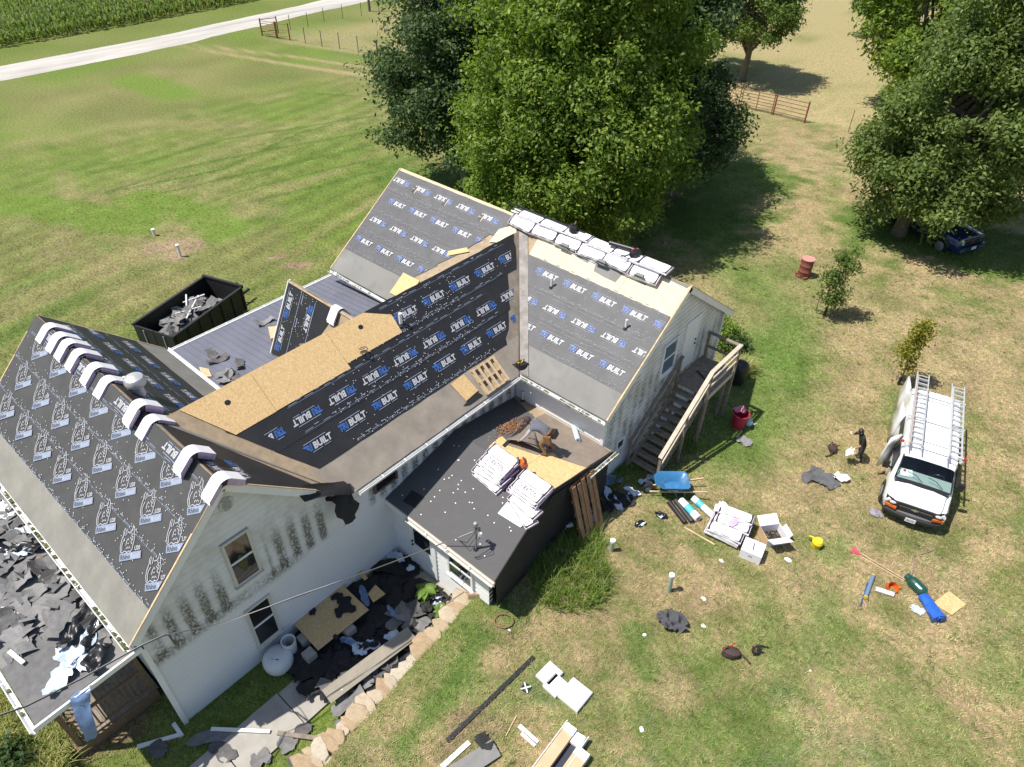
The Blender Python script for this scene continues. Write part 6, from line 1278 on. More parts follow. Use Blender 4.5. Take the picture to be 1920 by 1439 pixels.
mb = MB(); mb.cyl((.78, -.05, .2), (.78, .05, .2), .2, n=18); w_ = mb.build('wheel', BLACK, t, smooth='auto'); mb = MB(); mb.cyl((.78, -.055, .2), (.78, .055, .2), .1, n=12); mb.build('rim', BLUE, w_)
# rolls
def groll(p0, p1, r, m, label, group=None, band=None):
    a, b = G(*p0) + Vector((0, 0, r)), G(*p1) + Vector((0, 0, r)); t = roll('underlayment_roll', a, b, r, m, label, group=group)
    if band: mb = MB(); d = b - a; mb.cyl(d * band[0], d * band[1], r * 1.012, n=16, cap=False); mb.build('label_band', mat('teal_label', (.08, .48, .58), .5), t)
groll((1254, 945), (1284, 984), .085, BLACK, 'black underlayment roll, outer one of the row on the lawn'); groll((1266, 942), (1297, 982), .085, mat('charcoal_roll', (.035, .035, .037), .5), 'charcoal underlayment roll beside the outer black roll'); groll((1275, 944), (1308, 978), .13, WRAPW, 'white wrapped roll with teal band beside the black rolls', band=(.35, .7)); groll((1298, 938), (1336, 972), .11, WRAPW, 'long white wrapped roll leading to the bundle pile', band=(.25, .5))
stick('wood_lath', (1282, 990), (1340, 1023), .05, .03, PINE, 'pale wooden lath lying below the bundle pile', 'lath')
# bundle pile on pallet
pa, pb, pcn = G(1318, 1008), G(1380, 1037), G(1405, 985); ex = Vector((pb.x - pa.x, pb.y - pa.y, 0)); ang = math.atan2(ex.y, ex.x); base = (pa + pcn) / 2
PM_ = Matrix.Translation(Vector((base.x, base.y, base.z))) @ Matrix.Rotation(ang, 4, 'Z')
pallet('wooden_pallet', PM_ @ Matrix.Translation((0, 0, .01)) @ Matrix.Diagonal((1.25, 1.15, 1, 1)), PINE, 'pine pallet under the pile of wrapped bundles on the lawn')
for L_ in range(5):
    for j in range(3):
        if L_ == 3 and j == 0 or L_ == 4 and j != 2: continue
        M = PM_ @ Matrix.Translation((rr.uniform(-.03, .03) + (0.1 if L_ > 2 else 0), -.36 + .35 * j, .13 + .088 * L_)) @ Matrix.Rotation(rr.uniform(-.04, .04) + (.1 if L_ > 2 else 0), 4, 'Z')
        place_flat(M, '%s layer bundle of the lawn pile, %s of the rows' % (['lowest', 'second', 'third', 'fourth', 'topmost'][L_], ['front', 'middle', 'back'][j]), 'white bundles in the pile on the lawn')
for q, z in ((.0, .26), (.05, .35)):
    V, Fq = fit('DURATION', .42, .045, .01); mb = MB(); mb.add([PM_ @ Vector((x - .15, -.545, z + y)) for x, y in V], Fq); tag(mb.build('lettering', TEXTM, None), 'dark printed name on the side of the bundle pile', 'print', kind='stuff')
put(crumple('plastic_wrap', .55, .4, WRAPW, 300, .22), PM_ @ Vector((-.35, .3, .45)), ang + .8, 'loose white plastic wrap peaked on the bundle pile', 'plastic wrap'); put(crumple('plastic_wrap', .6, .22, PURPLE, 301, .05), PM_ @ Vector((.15, .05, .50)), ang + 1.2, 'lilac torn wrap strip hanging on the bundle pile', 'plastic wrap')
def carton(M, size, m, label, open_=False, hole=False):
    t = thing('carton', label, 'box'); t.rotation_mode = 'QUATERNION'; t.location = M.to_translation(); t.rotation_quaternion = M.to_quaternion(); L, W_, H = size
    if not open_:
        mb = MB(); mb.box((0, 0, H / 2), size); mb.build('box_body', m, t); mb = MB(); mb.box((0, 0, H + .001), (.03, W_ * .55, .003), .1); mb.build('hand_slot', BLACK, t); mb = MB(); mb.box((0, -W_ / 2 - .001, H * .6), (L * .2, .003, .08)); mb.build('label_print', mat('grey_print', (.4, .4, .4), .6), t)
    else:
        for c, s_, m_ in (((0, -W_ / 2, H / 2), (L, .012, H), m), ((0, W_ / 2, H / 2), (L, .012, H), m), ((-L / 2, 0, H / 2), (.012, W_, H), CARD), ((L / 2, 0, H / 2), (.012, W_, H), m), ((0, 0, .01), (L, W_, .02), BLACK)): mb = MB(); mb.box(c, s_); mb.build('box_side', m_, t)
        for s_, a_ in ((-1, .5), (1, -.7)): mb = MB(); mb.box((0, s_ * (W_ / 2 + .14), H + .06), (L, .34, .01), rot(s_ * .5, 0, 0)); mb.build('flap', m, t)
        mb = MB(); mb.box((L / 2 + .12, 0, H * .6), (.012, W_ * .8, H * .9), rot(0, .5, 0)); mb.build('flap', m, t)
        mb = MB(); mb.box((.05, -W_ / 2 - .008, H * .5), (.2, .004, .14), 0); mb.build('hand_slot', mat('shade_grey', (.15, .15, .16), .7), t)
    return t
p = G(1408, 1040); carton(Matrix.Translation(p) @ Matrix.Rotation(ang + .05, 4, 'Z'), (.62, .55, .36), WRAPW, 'closed white carton with dark slot beside the bundle pile')
p = G(1446, 1010); carton(Matrix.Translation(p) @ Matrix.Rotation(ang + .75, 4, 'Z'), (.65, .55, .34), WRAPW, 'torn open white carton with tan inside on the lawn', True)
# small tools on the lawn
t = thing('yellow_pail', 'yellow crumpled pail standing alone on the lawn', 'pail', G(1528, 1024)); mb = MB(); mb.lathe([(.14, 0), (.15, .18), (.17, .26), (.12, .34), (.03, .31)], n=14, r=rot(.1, .12, 0)); mb.build('body', mat('yellow_vinyl', (.75, .56, .03), .35), t, smooth='auto'); mb = MB(); mb.tube([(-.1, 0, .30), (-.22, .02, .26), (-.28, .03, .2)], .03); mb.build('handle', YEL, t, smooth=True)
t = thing('magnet_rake', 'red headed broom with two pale handles lying on the lawn', 'broom', G(1608, 1038)); REDP = mat('red_bristle', (.42, .03, .07), .6)
d = G(1700, 1092) - G(1608, 1038); u = d.normalized(); v = Vector((-u.y, u.x, 0))
for k in range(11): mb = MB(); mb.tube([u * .12, -u * .18 + v * (.03 * (k - 5)) + Vector((0, 0, .03))], [.012, .02], 5); mb.build('bristle', REDP, t)
mb = MB(); mb.tube([u * .05 + v * .02 + Vector((0, 0, .05)), d + v * .0 + Vector((0, 0, .06))], .016); mb.build('handle', PINE, t); mb = MB(); mb.tube([u * .15 - v * .08 + Vector((0, 0, .04)), d * .95 - v * .06 + Vector((0, 0, .04))], .016); mb.build('handle', PINE, t)
t = thing('caulking_tube', 'blue grey tube tool with yellow ends on the lawn', 'tool', G(1627, 1105) + Vector((0, 0, .06))); a, b = G(1636, 1082) - G(1627, 1105), G(1622, 1122) - G(1627, 1105); mb = MB(); mb.cyl(a, b, .055, n=12); mb.build('tube', mat('blue_grey', (.14, .22, .34), .4), t, smooth='auto'); mb = MB(); mb.cyl(a * 1.05, a, .06, n=12); mb.build('end_cap', YEL, t); mb = MB(); mb.cyl(b, b * 1.08, .06, n=12); mb.build('end_cap', YEL, t); stick('level', (1612, 1138), (1626, 1094), .03, .05, mat('dark_blue', (.04, .09, .2), .4), 'thin dark level lying beside the blue tube tool', 'level')
t = thing('orange_case', 'orange plastic bucket tipped beside the white tube', 'case', G(1668, 1102), .3); mb = MB(); mb.lathe([(.14, 0), (.16, .2), (.15, .2), (.12, .02)], n=14, r=rot(.5, .3, 0)); mb.build('body', ORANGE, t, smooth='auto'); mb = MB(); mb.box((.2, .05, .05), (.16, .08, .08), .3); mb.build('grip', ORANGE, t)
groll((1640, 1107), (1674, 1118), .07, WRAPW, 'short white tube lying by the orange bucket')
PROP = mat('dark_green_paint', (.012, .07, .05), .3, coat=.4); a = G(1716, 1106); u = (G(1728, 1118) - G(1706, 1096)).normalized()
t = thing('propane_tank', 'dark green propane tank lying above the blue tarp', 'tank', a + Vector((0, 0, .17)), math.atan2(u.y, u.x)); mb = MB(); prof = [(.02, -.30), (.1, -.28), (.155, -.22), (.165, -.15), (.165, .15), (.155, .22), (.1, .28), (.02, .30)]; mb.lathe(prof, n=16, r=rot(0, math.pi / 2, 0)); mb.build('tank_body', PROP, t, smooth='auto'); mb = MB(); mb.lathe([(.10, -.40), (.11, -.28), (.10, -.28), (.09, -.40)], n=12, r=rot(0, math.pi / 2, 0)); mb.build('collar', PROP, t); mb = MB(); mb.box((.05, -.1, .135), (.16, .05, .01), rot(.6, 0, 0)); mb.build('label_plate', WHITE, t)
TARP = mat('blue_tarp', (.02, .11, .48), .32, var=.25, scale=9, bump=.6, bscale=10); a, b = G(1728, 1122), G(1757, 1168); d = b - a; u = d.normalized(); t = thing('blue_tarp', 'rolled bright blue tarp on the dry lawn', 'tarp', a + Vector((0, 0, .14)))
rings = []
e = Vector((-u.y, u.x, 0))
for i in range(9):
    rad = .12 + .05 * i / 8; rings.append([u * (d.length * i / 8) + e * (rad * 1.25 * math.cos(k * .449) * (1 + .1 * math.sin(k * 2.1 + i * .3))) + Vector((0, 0, rad * math.sin(k * .449) * (1 + .1 * math.sin(k * 3 + i)) + rad - .14)) for k in range(14)])
mb = MB(); mb.loft(rings); mb.build('tarp_roll', TARP, t, smooth='auto'); mb = MB(); mb.tube([u * d.length + e * (.13 - .012 * k) * math.cos(k * .9) + Vector((0, 0, .03 + (.13 - .012 * k) * math.sin(k * .9))) + u * .01 for k in range(10)], .018, 5); mb.build('spiral_fold', TARP, t, smooth=True)
ground_board([(1748, 1133), (1778, 1110), (1810, 1135), (1784, 1155)], .014, OSB, 'osb_offcut', 'square sheathing offcut lying right of the blue tarp', 'board', .03); put(crumple('plastic_bag', .4, .3, PALEB, 310, .05), G(1720, 1145) + Vector((0, 0, .02)), .4, 'clear plastic bag half under the blue tarp', 'plastic bag')
STRAP = mat('tan_strap', (.25, .17, .13), .8)
for q, lab in ((((1708, 1080), (1714, 1060), (1712, 1045), (1735, 1038), (1745, 1035), (1738, 1030)), 'brown strap lying in a bend on the dry lawn'), (((1745, 1072), (1750, 1085), (1756, 1092)), 'short dark cord end near the propane tank')):
    mb = MB(); mb.tube([G(*p) + Vector((0, 0, .03)) for p in q], .02); tag(mb.build('strap', STRAP, smooth=True), lab, 'strap')
tool_bag(G(1370, 1228), 'larger black tool belt with red handles on the near lawn', 5, mat('red_plastic'), 1.2, base=mat('dark_leather', (.05, .03, .025), .7)); tool_bag(G(1417, 1222), 'smaller black tool pouch right of the tool belt', 6, LEATH, .75)
tool_bag(G(1560, 845), 'black tool belt lying left of the man by the van', 7, LEATH, 1.1, base=mat('dark_leather', (.05, .03, .025), .7))
put(crumple('jacket', .85, .6, mat('dark_grey_cloth', (.07, .07, .078), .9), 320, .26, 22, 16), G(1258, 1170) + Vector((0, 0, .02)), .4, 'dark grey jacket dropped in a heap on the lawn', 'jacket')
put(crumple('tarp', 1.25, .75, mat('dark_grey_tarp', (.10, .10, .105), .9, var=.2), 325, .10, 20, 14), G(1537, 900) + Vector((0, 0, .02)), R_(22), 'dark grey tarp spread left of the white van', 'tarp'); put(crumple('white_cloth', .6, .35, mat('white_cloth', (.6, .6, .6), .8), 326, .1), G(1575, 900) + Vector((0, 0, .06)), .5, 'grey white cloth on the tarp end by the van', 'cloth')
put(crumple('patterned_cloth', .42, .3, mat('purple_pattern', (.30, .26, .34), .8, dirt=(.08, .06, .14), dscale=12, damt=.9), 330, .05), G(1641, 964) + Vector((0, 0, .02)), .2, 'purple patterned cloth by the front wheel of the van', 'cloth'); put(crumple('grey_cloth', .6, .45, mat('grey_cloth', (.22, .21, .21), .9), 331, .07), G(1394, 829) + Vector((0, 0, .02)), .2, 'grey rag lying on the grass near the stair foot', 'cloth')
mb = MB(); mb.tube([G(945 + 18 * math.cos(k * .5), 1167 + 13 * math.sin(k * .5)) + Vector((0, 0, .03 + .002 * k)) for k in range(26)], .012); tag(mb.build('red_hose', mat('dull_red_rubber', (.28, .12, .08), .6), smooth=True), 'coiled dull red hose in the grass by the stones', 'hose')
# under the stair
REDB = mat('red_bin', (.42, .02, .05), .5)
p = G(1383, 800); t = thing('storage_bin', 'red plastic bin standing in the stair shade', 'bin', p); mb = MB(); mb.lathe([(.01, .02), (.22, .02), (.29, .62), (.31, .62), (.31, .65), (.27, .65), (.2, .05), (.01, .05)], n=16); mb.build('bin_body', REDB, t, smooth='auto'); put(crumple('pink_cloth', .5, .35, mat('pink_cloth', (.55, .2, .27), .8), 340, .14), p + Vector((-.15, .1, .55)), .4, 'pink cloth draped over the red bin', 'cloth')
p = G(1403, 797); t = thing('kettle', 'small pale kettle beside the red bin', 'kettle', p); mb = MB(); mb.lathe([(.10, 0), (.14, .06), (.14, .16), (.09, .22), (.03, .25), (.03, .28)], n=12); mb.build('body', PALEB, t, smooth='auto'); mb = MB(); mb.tube([(.12, 0, .12), (.22, 0, .16), (.26, 0, .22)], .02); mb.build('spout', PALEB, t); mb = MB(); mb.tube([(-.1, 0, .2), (-.05, 0, .33), (.06, 0, .33), (.1, 0, .2)], .012); mb.build('handle', PALEB, t)
p = G(1380, 720); t = thing('grill', 'black covered kettle grill behind the stair landing', 'grill', p); mb = MB(); mb.lathe([(.25, .1), (.33, .5), (.34, .85), (.28, 1.0), (.12, 1.1), (.01, 1.12)], n=12); mb.build('cover', BLACK, t, smooth='auto')
for k in range(3): mb = MB(); mb.cyl((.22 * math.cos(k * 2.1), .22 * math.sin(k * 2.1), 0), (.15 * math.cos(k * 2.1), .15 * math.sin(k * 2.1), .5), .02, n=6); mb.build('leg', BLACK, t)
mb = MB(); mb.beam((6.95, 15.25, 3.06), (7.62, 14.9, 3.05), .05, .03); tag(mb.build('dark_stick', BLACK), 'dark stick lying on the stair landing', 'stick')
# burn barrel
RUST = mat('rusted_red', (.24, .075, .05), .85, var=.3, scale=6, dirt=(.12, .05, .035), dscale=3); t = thing('burn_barrel', 'rusty red brown burn barrel standing on the lawn', 'barrel', G(1506, 518)); mb = MB(); mb.lathe([(.28, 0), (.30, .02), (.29, .3), (.305, .32), (.29, .34), (.29, .6), (.305, .62), (.29, .64), (.30, .9), (.31, .92), (.27, .92), (.26, .2), (.01, .18)], n=20); mb.build('drum', RUST, t, smooth='auto'); mb = MB(); mb.lathe([(.26, .9), (.315, .93), (.315, .96), (.26, .95)], n=20); mb.build('rim', mat('pink_rust', (.50, .24, .2), .8), t, smooth='auto')
for k in range(6): mb = MB(); mb.box((.34 * math.cos(k * 1.05 - 2), .34 * math.sin(k * 1.05 - 2), .06), (.2, .1, .1), k * 1.05); mb.build('brick', RUST, t)
# ---- fences
RED = mat('red_pipe_paint', (.20, .055, .04), .6, var=.2)
def gate(name, p0, p1, label, n_=5, h_=1.45, posts=True, cat='gate', sub=1):
    a, b = G(*p0), G(*p1); t = thing(name, label, cat, a); d = b - a
    for k in range(n_): z = .3 + (h_ - .35) * k / (n_ - 1); mb = MB(); mb.tube([Vector((0, 0, z)), d + Vector((0, 0, z))], .032); mb.build('rail', RED, t)
    for k in range(sub + 1): mb = MB(); mb.cyl(d * (k / sub) + Vector((0, 0, -.1)), d * (k / sub) + Vector((0, 0, h_ + .08)), .06 if posts else .035, n=8); mb.build('post', RED, t)
gate('pipe_fence', (1508, 231), (1449, 216), 'red pipe fence panel at the open end of the pasture line', sub=1, cat='fence'); gate('farm_gate', (1446, 215), (1388, 202), 'red farm gate between the pipe panel and the dark elm', n_=6, posts=False, sub=2); gate('farm_gate', (1384, 201), (1330, 190), 'red farm gate partly hidden by the dark elm', n_=6, posts=False, sub=2)
gate('farm_gate', (492, 68), (519, 72), 'red farm gate in the far corner near the road', n_=6, sub=1); gate('pipe_fence', (521, 73), (544, 76), 'short dark pipe fence right of the far gate', n_=3, sub=1, cat='fence'); gate('pipe_fence', (492, 66), (522, 62), 'short dark pipe fence running back from the far gate', n_=2, sub=1, cat='fence')
fpost = [(573, 82), (604, 88), (637, 92), (672, 99), (708, 106)]; FPM = mat('fence_post_brown', (.17, .13, .10), .85)
for i, q in enumerate(fpost): t = thing('fence_post', 'thin fence post in the wire line, %s from the far gate' % ['first', 'second', 'third', 'fourth', 'fifth and thickest'][i], 'fence post', G(*q), 0, 'posts of the wire fence'); mb = MB(); mb.cyl((0, 0, -.2), (0, 0, 1.45), .038 if i < 4 else .08, n=7); mb.build('post_shaft', FPM, t); mb = MB(); mb.box((0, 0, 1.1), (.14, .04, .05)); mb.build('clip', STEEL, t)
for i, q in enumerate(((545, 56), (578, 51), (608, 42), (643, 36), (678, 30), (711, 24), (742, 17))): t = thing('fence_post', 'thin post of the roadside wire fence, number %s from the gate' % ['one', 'two', 'three', 'four', 'five', 'six', 'seven'][i], 'fence post', G(*q), 0, 'posts of the roadside fence'); mb = MB(); mb.cyl((0, 0, -.2), (0, 0, 1.4), .032, n=6); mb.build('post_shaft', FPM, t)
wf = thing('wire_fence', 'thin wire strung between the lawn fence posts', 'fence', (0, 0, 0))
for z in (.5, .9, 1.3): mb = MB(); mb.tube([G(544, 76) + Vector((0, 0, z))] + [G(*q) + Vector((0, 0, z)) for q in fpost] + [G(790, 125) + Vector((0, 0, z))], .008, 3); mb.build('wire', STEEL, wf)
t = thing('utility_pole', 'brown utility pole beside the far roadside fence', 'utility pole', G(693, 22)); mb = MB(); mb.cyl((0, 0, -.3), (0, 0, 9), .15, .11, n=10); mb.build('pole_shaft', FPM, t); mb = MB(); mb.box((0, 0, 8.4), (.1, 2, .12)); mb.build('crossarm', FPM, t)
q = G(1590, 248); t = thing('fence_post', 'lone thin fence post beside the olive hackberry', 'fence post', q); mb = MB(); mb.cyl((0, 0, -.2), (.0, 0, 1.5), .03, n=6); mb.build('post_shaft', FPM, t); mb = MB(); mb.box((0, 0, 1.4), (.05, .05, .05)); mb.build('clip', STEEL, t)
# ---- saplings and planting
def sapling(p, h, w_, label, m, n, seed, guard=True, lean=(0, 0)):
    r2 = random.Random(seed); t = thing('young_tree', label, 'sapling', p); mb = MB(); mb.tube([(0, 0, -.05), (lean[0] * .5, lean[1] * .5, h * .5), (lean[0], lean[1], h * .95)], [.03, .022, .008]); mb.build('trunk', BARK, t, smooth=True)
    cs = []; rs = []
    for k in range(26): z = h * (.25 + .73 * r2.random()); q = w_ * (1 - abs(z / h - .5) * 1.3) * r2.random(); a = r2.uniform(0, 6.3); cs.append((lean[0] * z / h + q * math.cos(a), lean[1] * z / h + q * math.sin(a), z)); rs.append(r2.uniform(.16, .34) * min(1, w_ / .5))
    leaves('crown', cs, rs, n, .06, m, t, seed)
    if guard:
        mb = MB(); mb.cyl((0, 0, 0), (.02, 0, .45), .07, .06, n=10); mb.build('trunk_guard', BLACK, t, smooth='auto')
        for s_ in (-1, 1): mb = MB(); mb.cyl((s_ * .42, .15, -.1), (s_ * .47, .15, .75), .018, n=6); mb.build('stake', FPM, t)
sapling(G(1545, 592), 3.3, .75, 'young green tree with black guard and stakes on the lawn', WALN, 3600, 1, True, (.2, .1)); sapling(G(1684, 722), 2.9, .42, 'slender yellow green sapling behind the white van', YELL, 2200, 2, False, (.0, .1))
t_ = thing('trunk_tube', 'short black guard tube at the slender sapling foot', 'tube', G(1684, 722)); mb = MB(); mb.cyl((0, 0, 0), (0, 0, .32), .06, n=10); mb.build('tube', BLACK, t_, smooth='auto'); mb = MB(); mb.cyl((0, 0, .3), (0, 0, .33), .07, n=10); mb.build('rim', BLACK, t_)
def clump(name, label, cat, p, n, L, spread, m, seed, w_=.012, droop=.7, parent=None):
    r2 = np.random.default_rng(seed); V = []; Fq = []
    for _ in range(n):
        a = r2.uniform(0, 6.283); l = L * r2.uniform(.5, 1.15); b = spread * math.sqrt(r2.random()); ba = r2.uniform(0, 6.283); bx, by = b * math.cos(ba), b * math.sin(ba); out = r2.uniform(.25, 1.0) * droop; c, s_ = math.cos(a), math.sin(a); o = len(V); ww = w_ * r2.uniform(.7, 1.4)
        for t in (0, .4, .75, 1.0): r_ = l * out * t ** 1.4; z = l * (t - .55 * out * t * t); q = ww * (1 - t * .92); V += [(bx + c * r_ - s_ * q, by + s_ * r_ + c * q, max(z, .01)), (bx + c * r_ + s_ * q, by + s_ * r_ - c * q, max(z, .01))]
        for k in range(3): Fq.append((o + 2 * k, o + 2 * k + 1, o + 2 * k + 3, o + 2 * k + 2))
    o = fast(name, np.array(V), np.array(Fq), m); o.location = p; return tag(o, label, cat)
TALLG = leaf_mat('tall_grass_blade', (.10, .17, .025), (.20, .29, .05), (.38, .36, .14), trans=.35); RIB = leaf_mat('ribbon_grass', (.16, .21, .04), (.44, .44, .16), (.62, .56, .28), trans=.35); HOST = leaf_mat('hosta_leaf', (.10, .20, .03), (.20, .30, .06), trans=.3)
clump('tall_grass', 'large clump of tall bright grass beside the low wing', 'grass clump', G(1068, 1085), 1350, .62, 1.2, TALLG, 1, .014, .85)
clump('tall_grass', 'loose tall grass between the leaning pallet and septic pipe', 'grass clump', G(1092, 1022), 500, .6, .7, TALLG, 2, .012, .9)
clump('tall_grass', 'grass edge growing along the foot of the low wing', 'grass clump', G(1000, 1060), 350, .55, .4, TALLG, 3, .012, .9)
for i, (x, y, s_, n_) in enumerate(((1.35, -5.35, .5, 900), (.5, -5.6, .65, 1300), (1.75, -5.75, .5, 800), (-.5, -5.5, .6, 1000))): clump('ribbon_grass', ['striped ribbon grass clump at the porch corner post', 'striped ribbon grass clump along the porch skirt board', 'striped ribbon grass clump cut by the bottom edge', 'striped ribbon grass clump below the porch eave gutter'][i], 'ornamental grass', Vector((x, y, .05)), n_, .75, s_, RIB, 10 + i, .02, .95)
clump('ribbon_grass', 'pale ribbon grass growing behind the stair landing', 'ornamental grass', G(1392, 695), 500, .75, .35, RIB, 15, .02, .9)
for i, (px, py, n_) in enumerate(((1150, 890, 140), (1200, 880, 140), (1290, 838, 160), (1250, 845, 120), (1140, 915, 120))): clump('weed_tuft', 'weedy tuft in the shade near the stair and low wing', 'weeds', G(px, py), n_, .35, .4, TALLG, 20 + i, .012, .9)['group'] = 'weed tufts by the stair'
def hosta(p, label, n, L, seed):
    r2 = random.Random(seed); t = thing('hosta_plant', label, 'plant', p)
    for k in range(n):
        a = r2.uniform(0, 6.28); l = L * r2.uniform(.6, 1.1); wd = l * .26; c, s_ = math.cos(a), math.sin(a); z0 = r2.uniform(.1, .45) * L * 1.6; up = r2.uniform(.3, .9); P = []
        for i in range(5): u = i / 4; q = wd * math.sin(math.pi * min(.98, u * .85 + .12)); r_ = l * u * .9; z = z0 + l * (up * u - .75 * u * u); P.append([(c * r_ - s_ * q, s_ * r_ + c * q, z + .03), (c * r_, s_ * r_, z - .01), (c * r_ + s_ * q, s_ * r_ - c * q, z + .03)])
        mb = MB(); mb.grid(P); mb.build('leaf', HOST, t, smooth=True)
hosta(Vector((4.9, 3.9, .1)), 'broad leaved green plant by the low wing window', 30, .42, 1); hosta(Vector((5.75, 3.75, .15)), 'broad leaved plant at the stone corner of the low wing', 20, .34, 2)
def bush(p, label, r_, h, n, m, seed):
    r2 = random.Random(seed); t = thing('shrub', label, 'shrub', p); cs = [(r_ * r2.uniform(-.7, .7), r_ * r2.uniform(-.7, .7), h * r2.uniform(.2, .8)) for _ in range(14)]; mb = MB()
    for q in cs[:6]: mb.tube([(0, 0, 0), q], [.02, .008], 5)
    mb.build('stems', BARK, t); leaves('foliage', cs, [r2.uniform(.25, .45) * r_ for _ in cs], n, .06, m, t, seed)
bush(G(1352, 640), 'bushy green shrub against the far wing corner', .8, 1.1, 2600, MAPLE, 1); bush(G(1372, 655), 'low dark shrub in front of the corner shrub', .5, .7, 1500, DARKL, 2); bush(Vector(on_z(25, 1452, .1)), 'dark leafy shrub at the bottom left corner', .6, .8, 1800, DARKL, 3)
# ---- person helper: one continuous skinned body
SKIN = mat('skin', (.42, .22, .14), .55)
def person(label, loc, rz, J, bones, seg_mat, mats, extra):
    """J: joint -> (pos, radius); bones: pairs; seg_mat: bone -> material index"""
    t = thing('person', label, 'person', loc, rz); names = list(J); me = bpy.data.meshes.new('body')
    me.from_pydata([J[n][0] for n in names], [(names.index(a), names.index(b)) for a, b in bones], []); o = bpy.data.objects.new('body', me); COL.objects.link(o)
    o.modifiers.new('skin', 'SKIN'); ss_ = o.modifiers.new('sub', 'SUBSURF'); ss_.levels = 2; ss_.render_levels = 2
    for i, n in enumerate(names): r_ = J[n][1]; me.skin_vertices[0].data[i].radius = (r_, r_) if not isinstance(r_, tuple) else r_; me.skin_vertices[0].data[i].use_root = (n == 'pelvis')
    dg = bpy.context.evaluated_depsgraph_get(); m2 = bpy.data.meshes.new_from_object(o.evaluated_get(dg)); o.modifiers.clear(); o.data = m2; m2.materials.clear()
    for q in mats: m2.materials.append(q)
    segs = [(Vector(J[a][0]), Vector(J[b][0]), seg_mat.get((a, b), 0), (J[a][1] if not isinstance(J[a][1], tuple) else J[a][1][0])) for a, b in bones]
    for f in m2.polygons:
        best = None
        for a, b, m, r_ in segs:
            d = b - a; q = max(0, min(1, (f.center - a).dot(d) / max(1e-6, d.length_squared))); e = (f.center - a - d * q).length - r_ * .4
            if best is None or e < best[0]: best = (e, m)
        f.material_index = best[1]; f.use_smooth = True
    o.parent = t
    return t, o
def fingers(mbo, hand, dirv, side, curl, L=.085):
    d = Vector(dirv).normalized(); s_ = Vector(side).normalized(); n = d.cross(s_)
    for k in range(4):
        b = Vector(hand) + s_ * (.018 * (k - 1.5)) + d * .02; l = L * (.82, 1, .95, .75)[k]; mbo.tube([b, b + d * l * .55 + n * curl * .2 * l, b + d * l * .85 + n * curl * .7 * l], [.011, .0095, .007], 6)
    b = Vector(hand) - s_ * .03; mbo.tube([b, b + d * .03 - s_ * .03, b + d * .06 - s_ * .03 + n * curl * .02], [.013, .011, .008], 6)
def head_bits(t, c, fwd, hair, up=(0, 0, 1), cap=None):
    c, f, u = Vector(c), Vector(fwd).normalized(), Vector(up).normalized(); s_ = f.cross(u).normalized(); u = s_.cross(f)
    R = Matrix((s_, f, u)).transposed(); mb = MB(); mb.ball(c - f * .015 + u * .02, .115, n=14, k=9, sq=(.92, 1.02, 1.05), R=R)
    mb.v = [tuple(Vector(v) - (f * max(0, (Vector(v) - c).dot(f) - .075)) * 1.0) for v in mb.v]; mb.build('hair' if not cap else 'cap', hair, t, smooth=True)
    if cap: mb = MB(); P = [[c + f * (.08 + .1 * i / 3) + s_ * (.075 * (j - 2) / 2 * (1 - .1 * i)) + u * (.06 - .012 * i) for j in range(5)] for i in range(4)]; mb.grid(P); mb.build('cap_visor', hair, t, thick=.006)
    for k in (-1, 1): mb = MB(); mb.ball(c + f * .098 + s_ * (.035 * k) + u * .0, .012, n=8, k=5); mb.build('eye', BLACK, t); mb = MB(); mb.ball(c + s_ * (.103 * k), .024, n=8, k=5, sq=(.5, 1, 1.3)); mb.build('ear', SKIN, t)
    mb = MB(); mb.loft([[c + f * .09 + u * .01, c + f * .095 + s_ * .01, c + f * .095 - s_ * .01], [c + f * .125 - u * .03, c + f * .1 + s_ * .018 - u * .035, c + f * .1 - s_ * .018 - u * .035]]); mb.build('nose', SKIN, t); mb = MB(); mb.box(c + f * .098 - u * .062, (.045, .012, .012), R); mb.build('mouth', mat('lips', (.3, .11, .09), .5), t)
# worker bending on the low roof; local: +X is where he faces
GREYT = mat('grey_tshirt', (.13, .135, .16), .9, var=.1); BROWNP = mat('brown_work_trousers', (.22, .13, .065), .85, var=.2, scale=9); SLEEVE = mat('pale_sleeve', (.42, .43, .46), .8); DCAP = mat('maroon_cap', (.055, .03, .035), .8); BOOTM = mat('work_boot', (.10, .06, .035), .7)
pd = at(P2_, *onD2(1024, 850), .03)
J = {'pelvis': ((-.06, 0, .80), .145), 'waist': ((.12, 0, .90), (.135, .15)), 'chest': ((.36, 0, .98), (.15, .18)), 'neck': ((.52, 0, 1.0), .06), 'head': ((.62, 0, 1.02), .085), 'crown': ((.72, .0, 1.04), .075),
     'shl': ((.42, .2, .97), .075), 'ell': ((.56, .26, .68), .05), 'wrl': ((.72, .24, .42), .036), 'hal': ((.79, .23, .34), .034), 'shr': ((.42, -.2, .97), .075), 'elr': ((.50, -.26, .70), .05), 'wrr': ((.66, -.18, .46), .036), 'har': ((.73, -.16, .40), .034),
     'hil': ((-.04, .11, .74), .11), 'knl': ((.14, .16, .42), .075), 'anl': ((-.06, .16, .09), .05), 'tol': ((.12, .17, .04), .04), 'hir': ((-.04, -.11, .74), .11), 'knr': ((.06, -.16, .40), .075), 'anr': ((-.16, -.17, .09), .05), 'tor': ((.02, -.18, .04), .04)}
Bn = [('pelvis', 'waist'), ('waist', 'chest'), ('chest', 'neck'), ('neck', 'head'), ('head', 'crown')]
for q in 'lr': Bn += [('chest', 'sh' + q), ('sh' + q, 'el' + q), ('el' + q, 'wr' + q), ('wr' + q, 'ha' + q), ('pelvis', 'hi' + q), ('hi' + q, 'kn' + q), ('kn' + q, 'an' + q), ('an' + q, 'to' + q)]
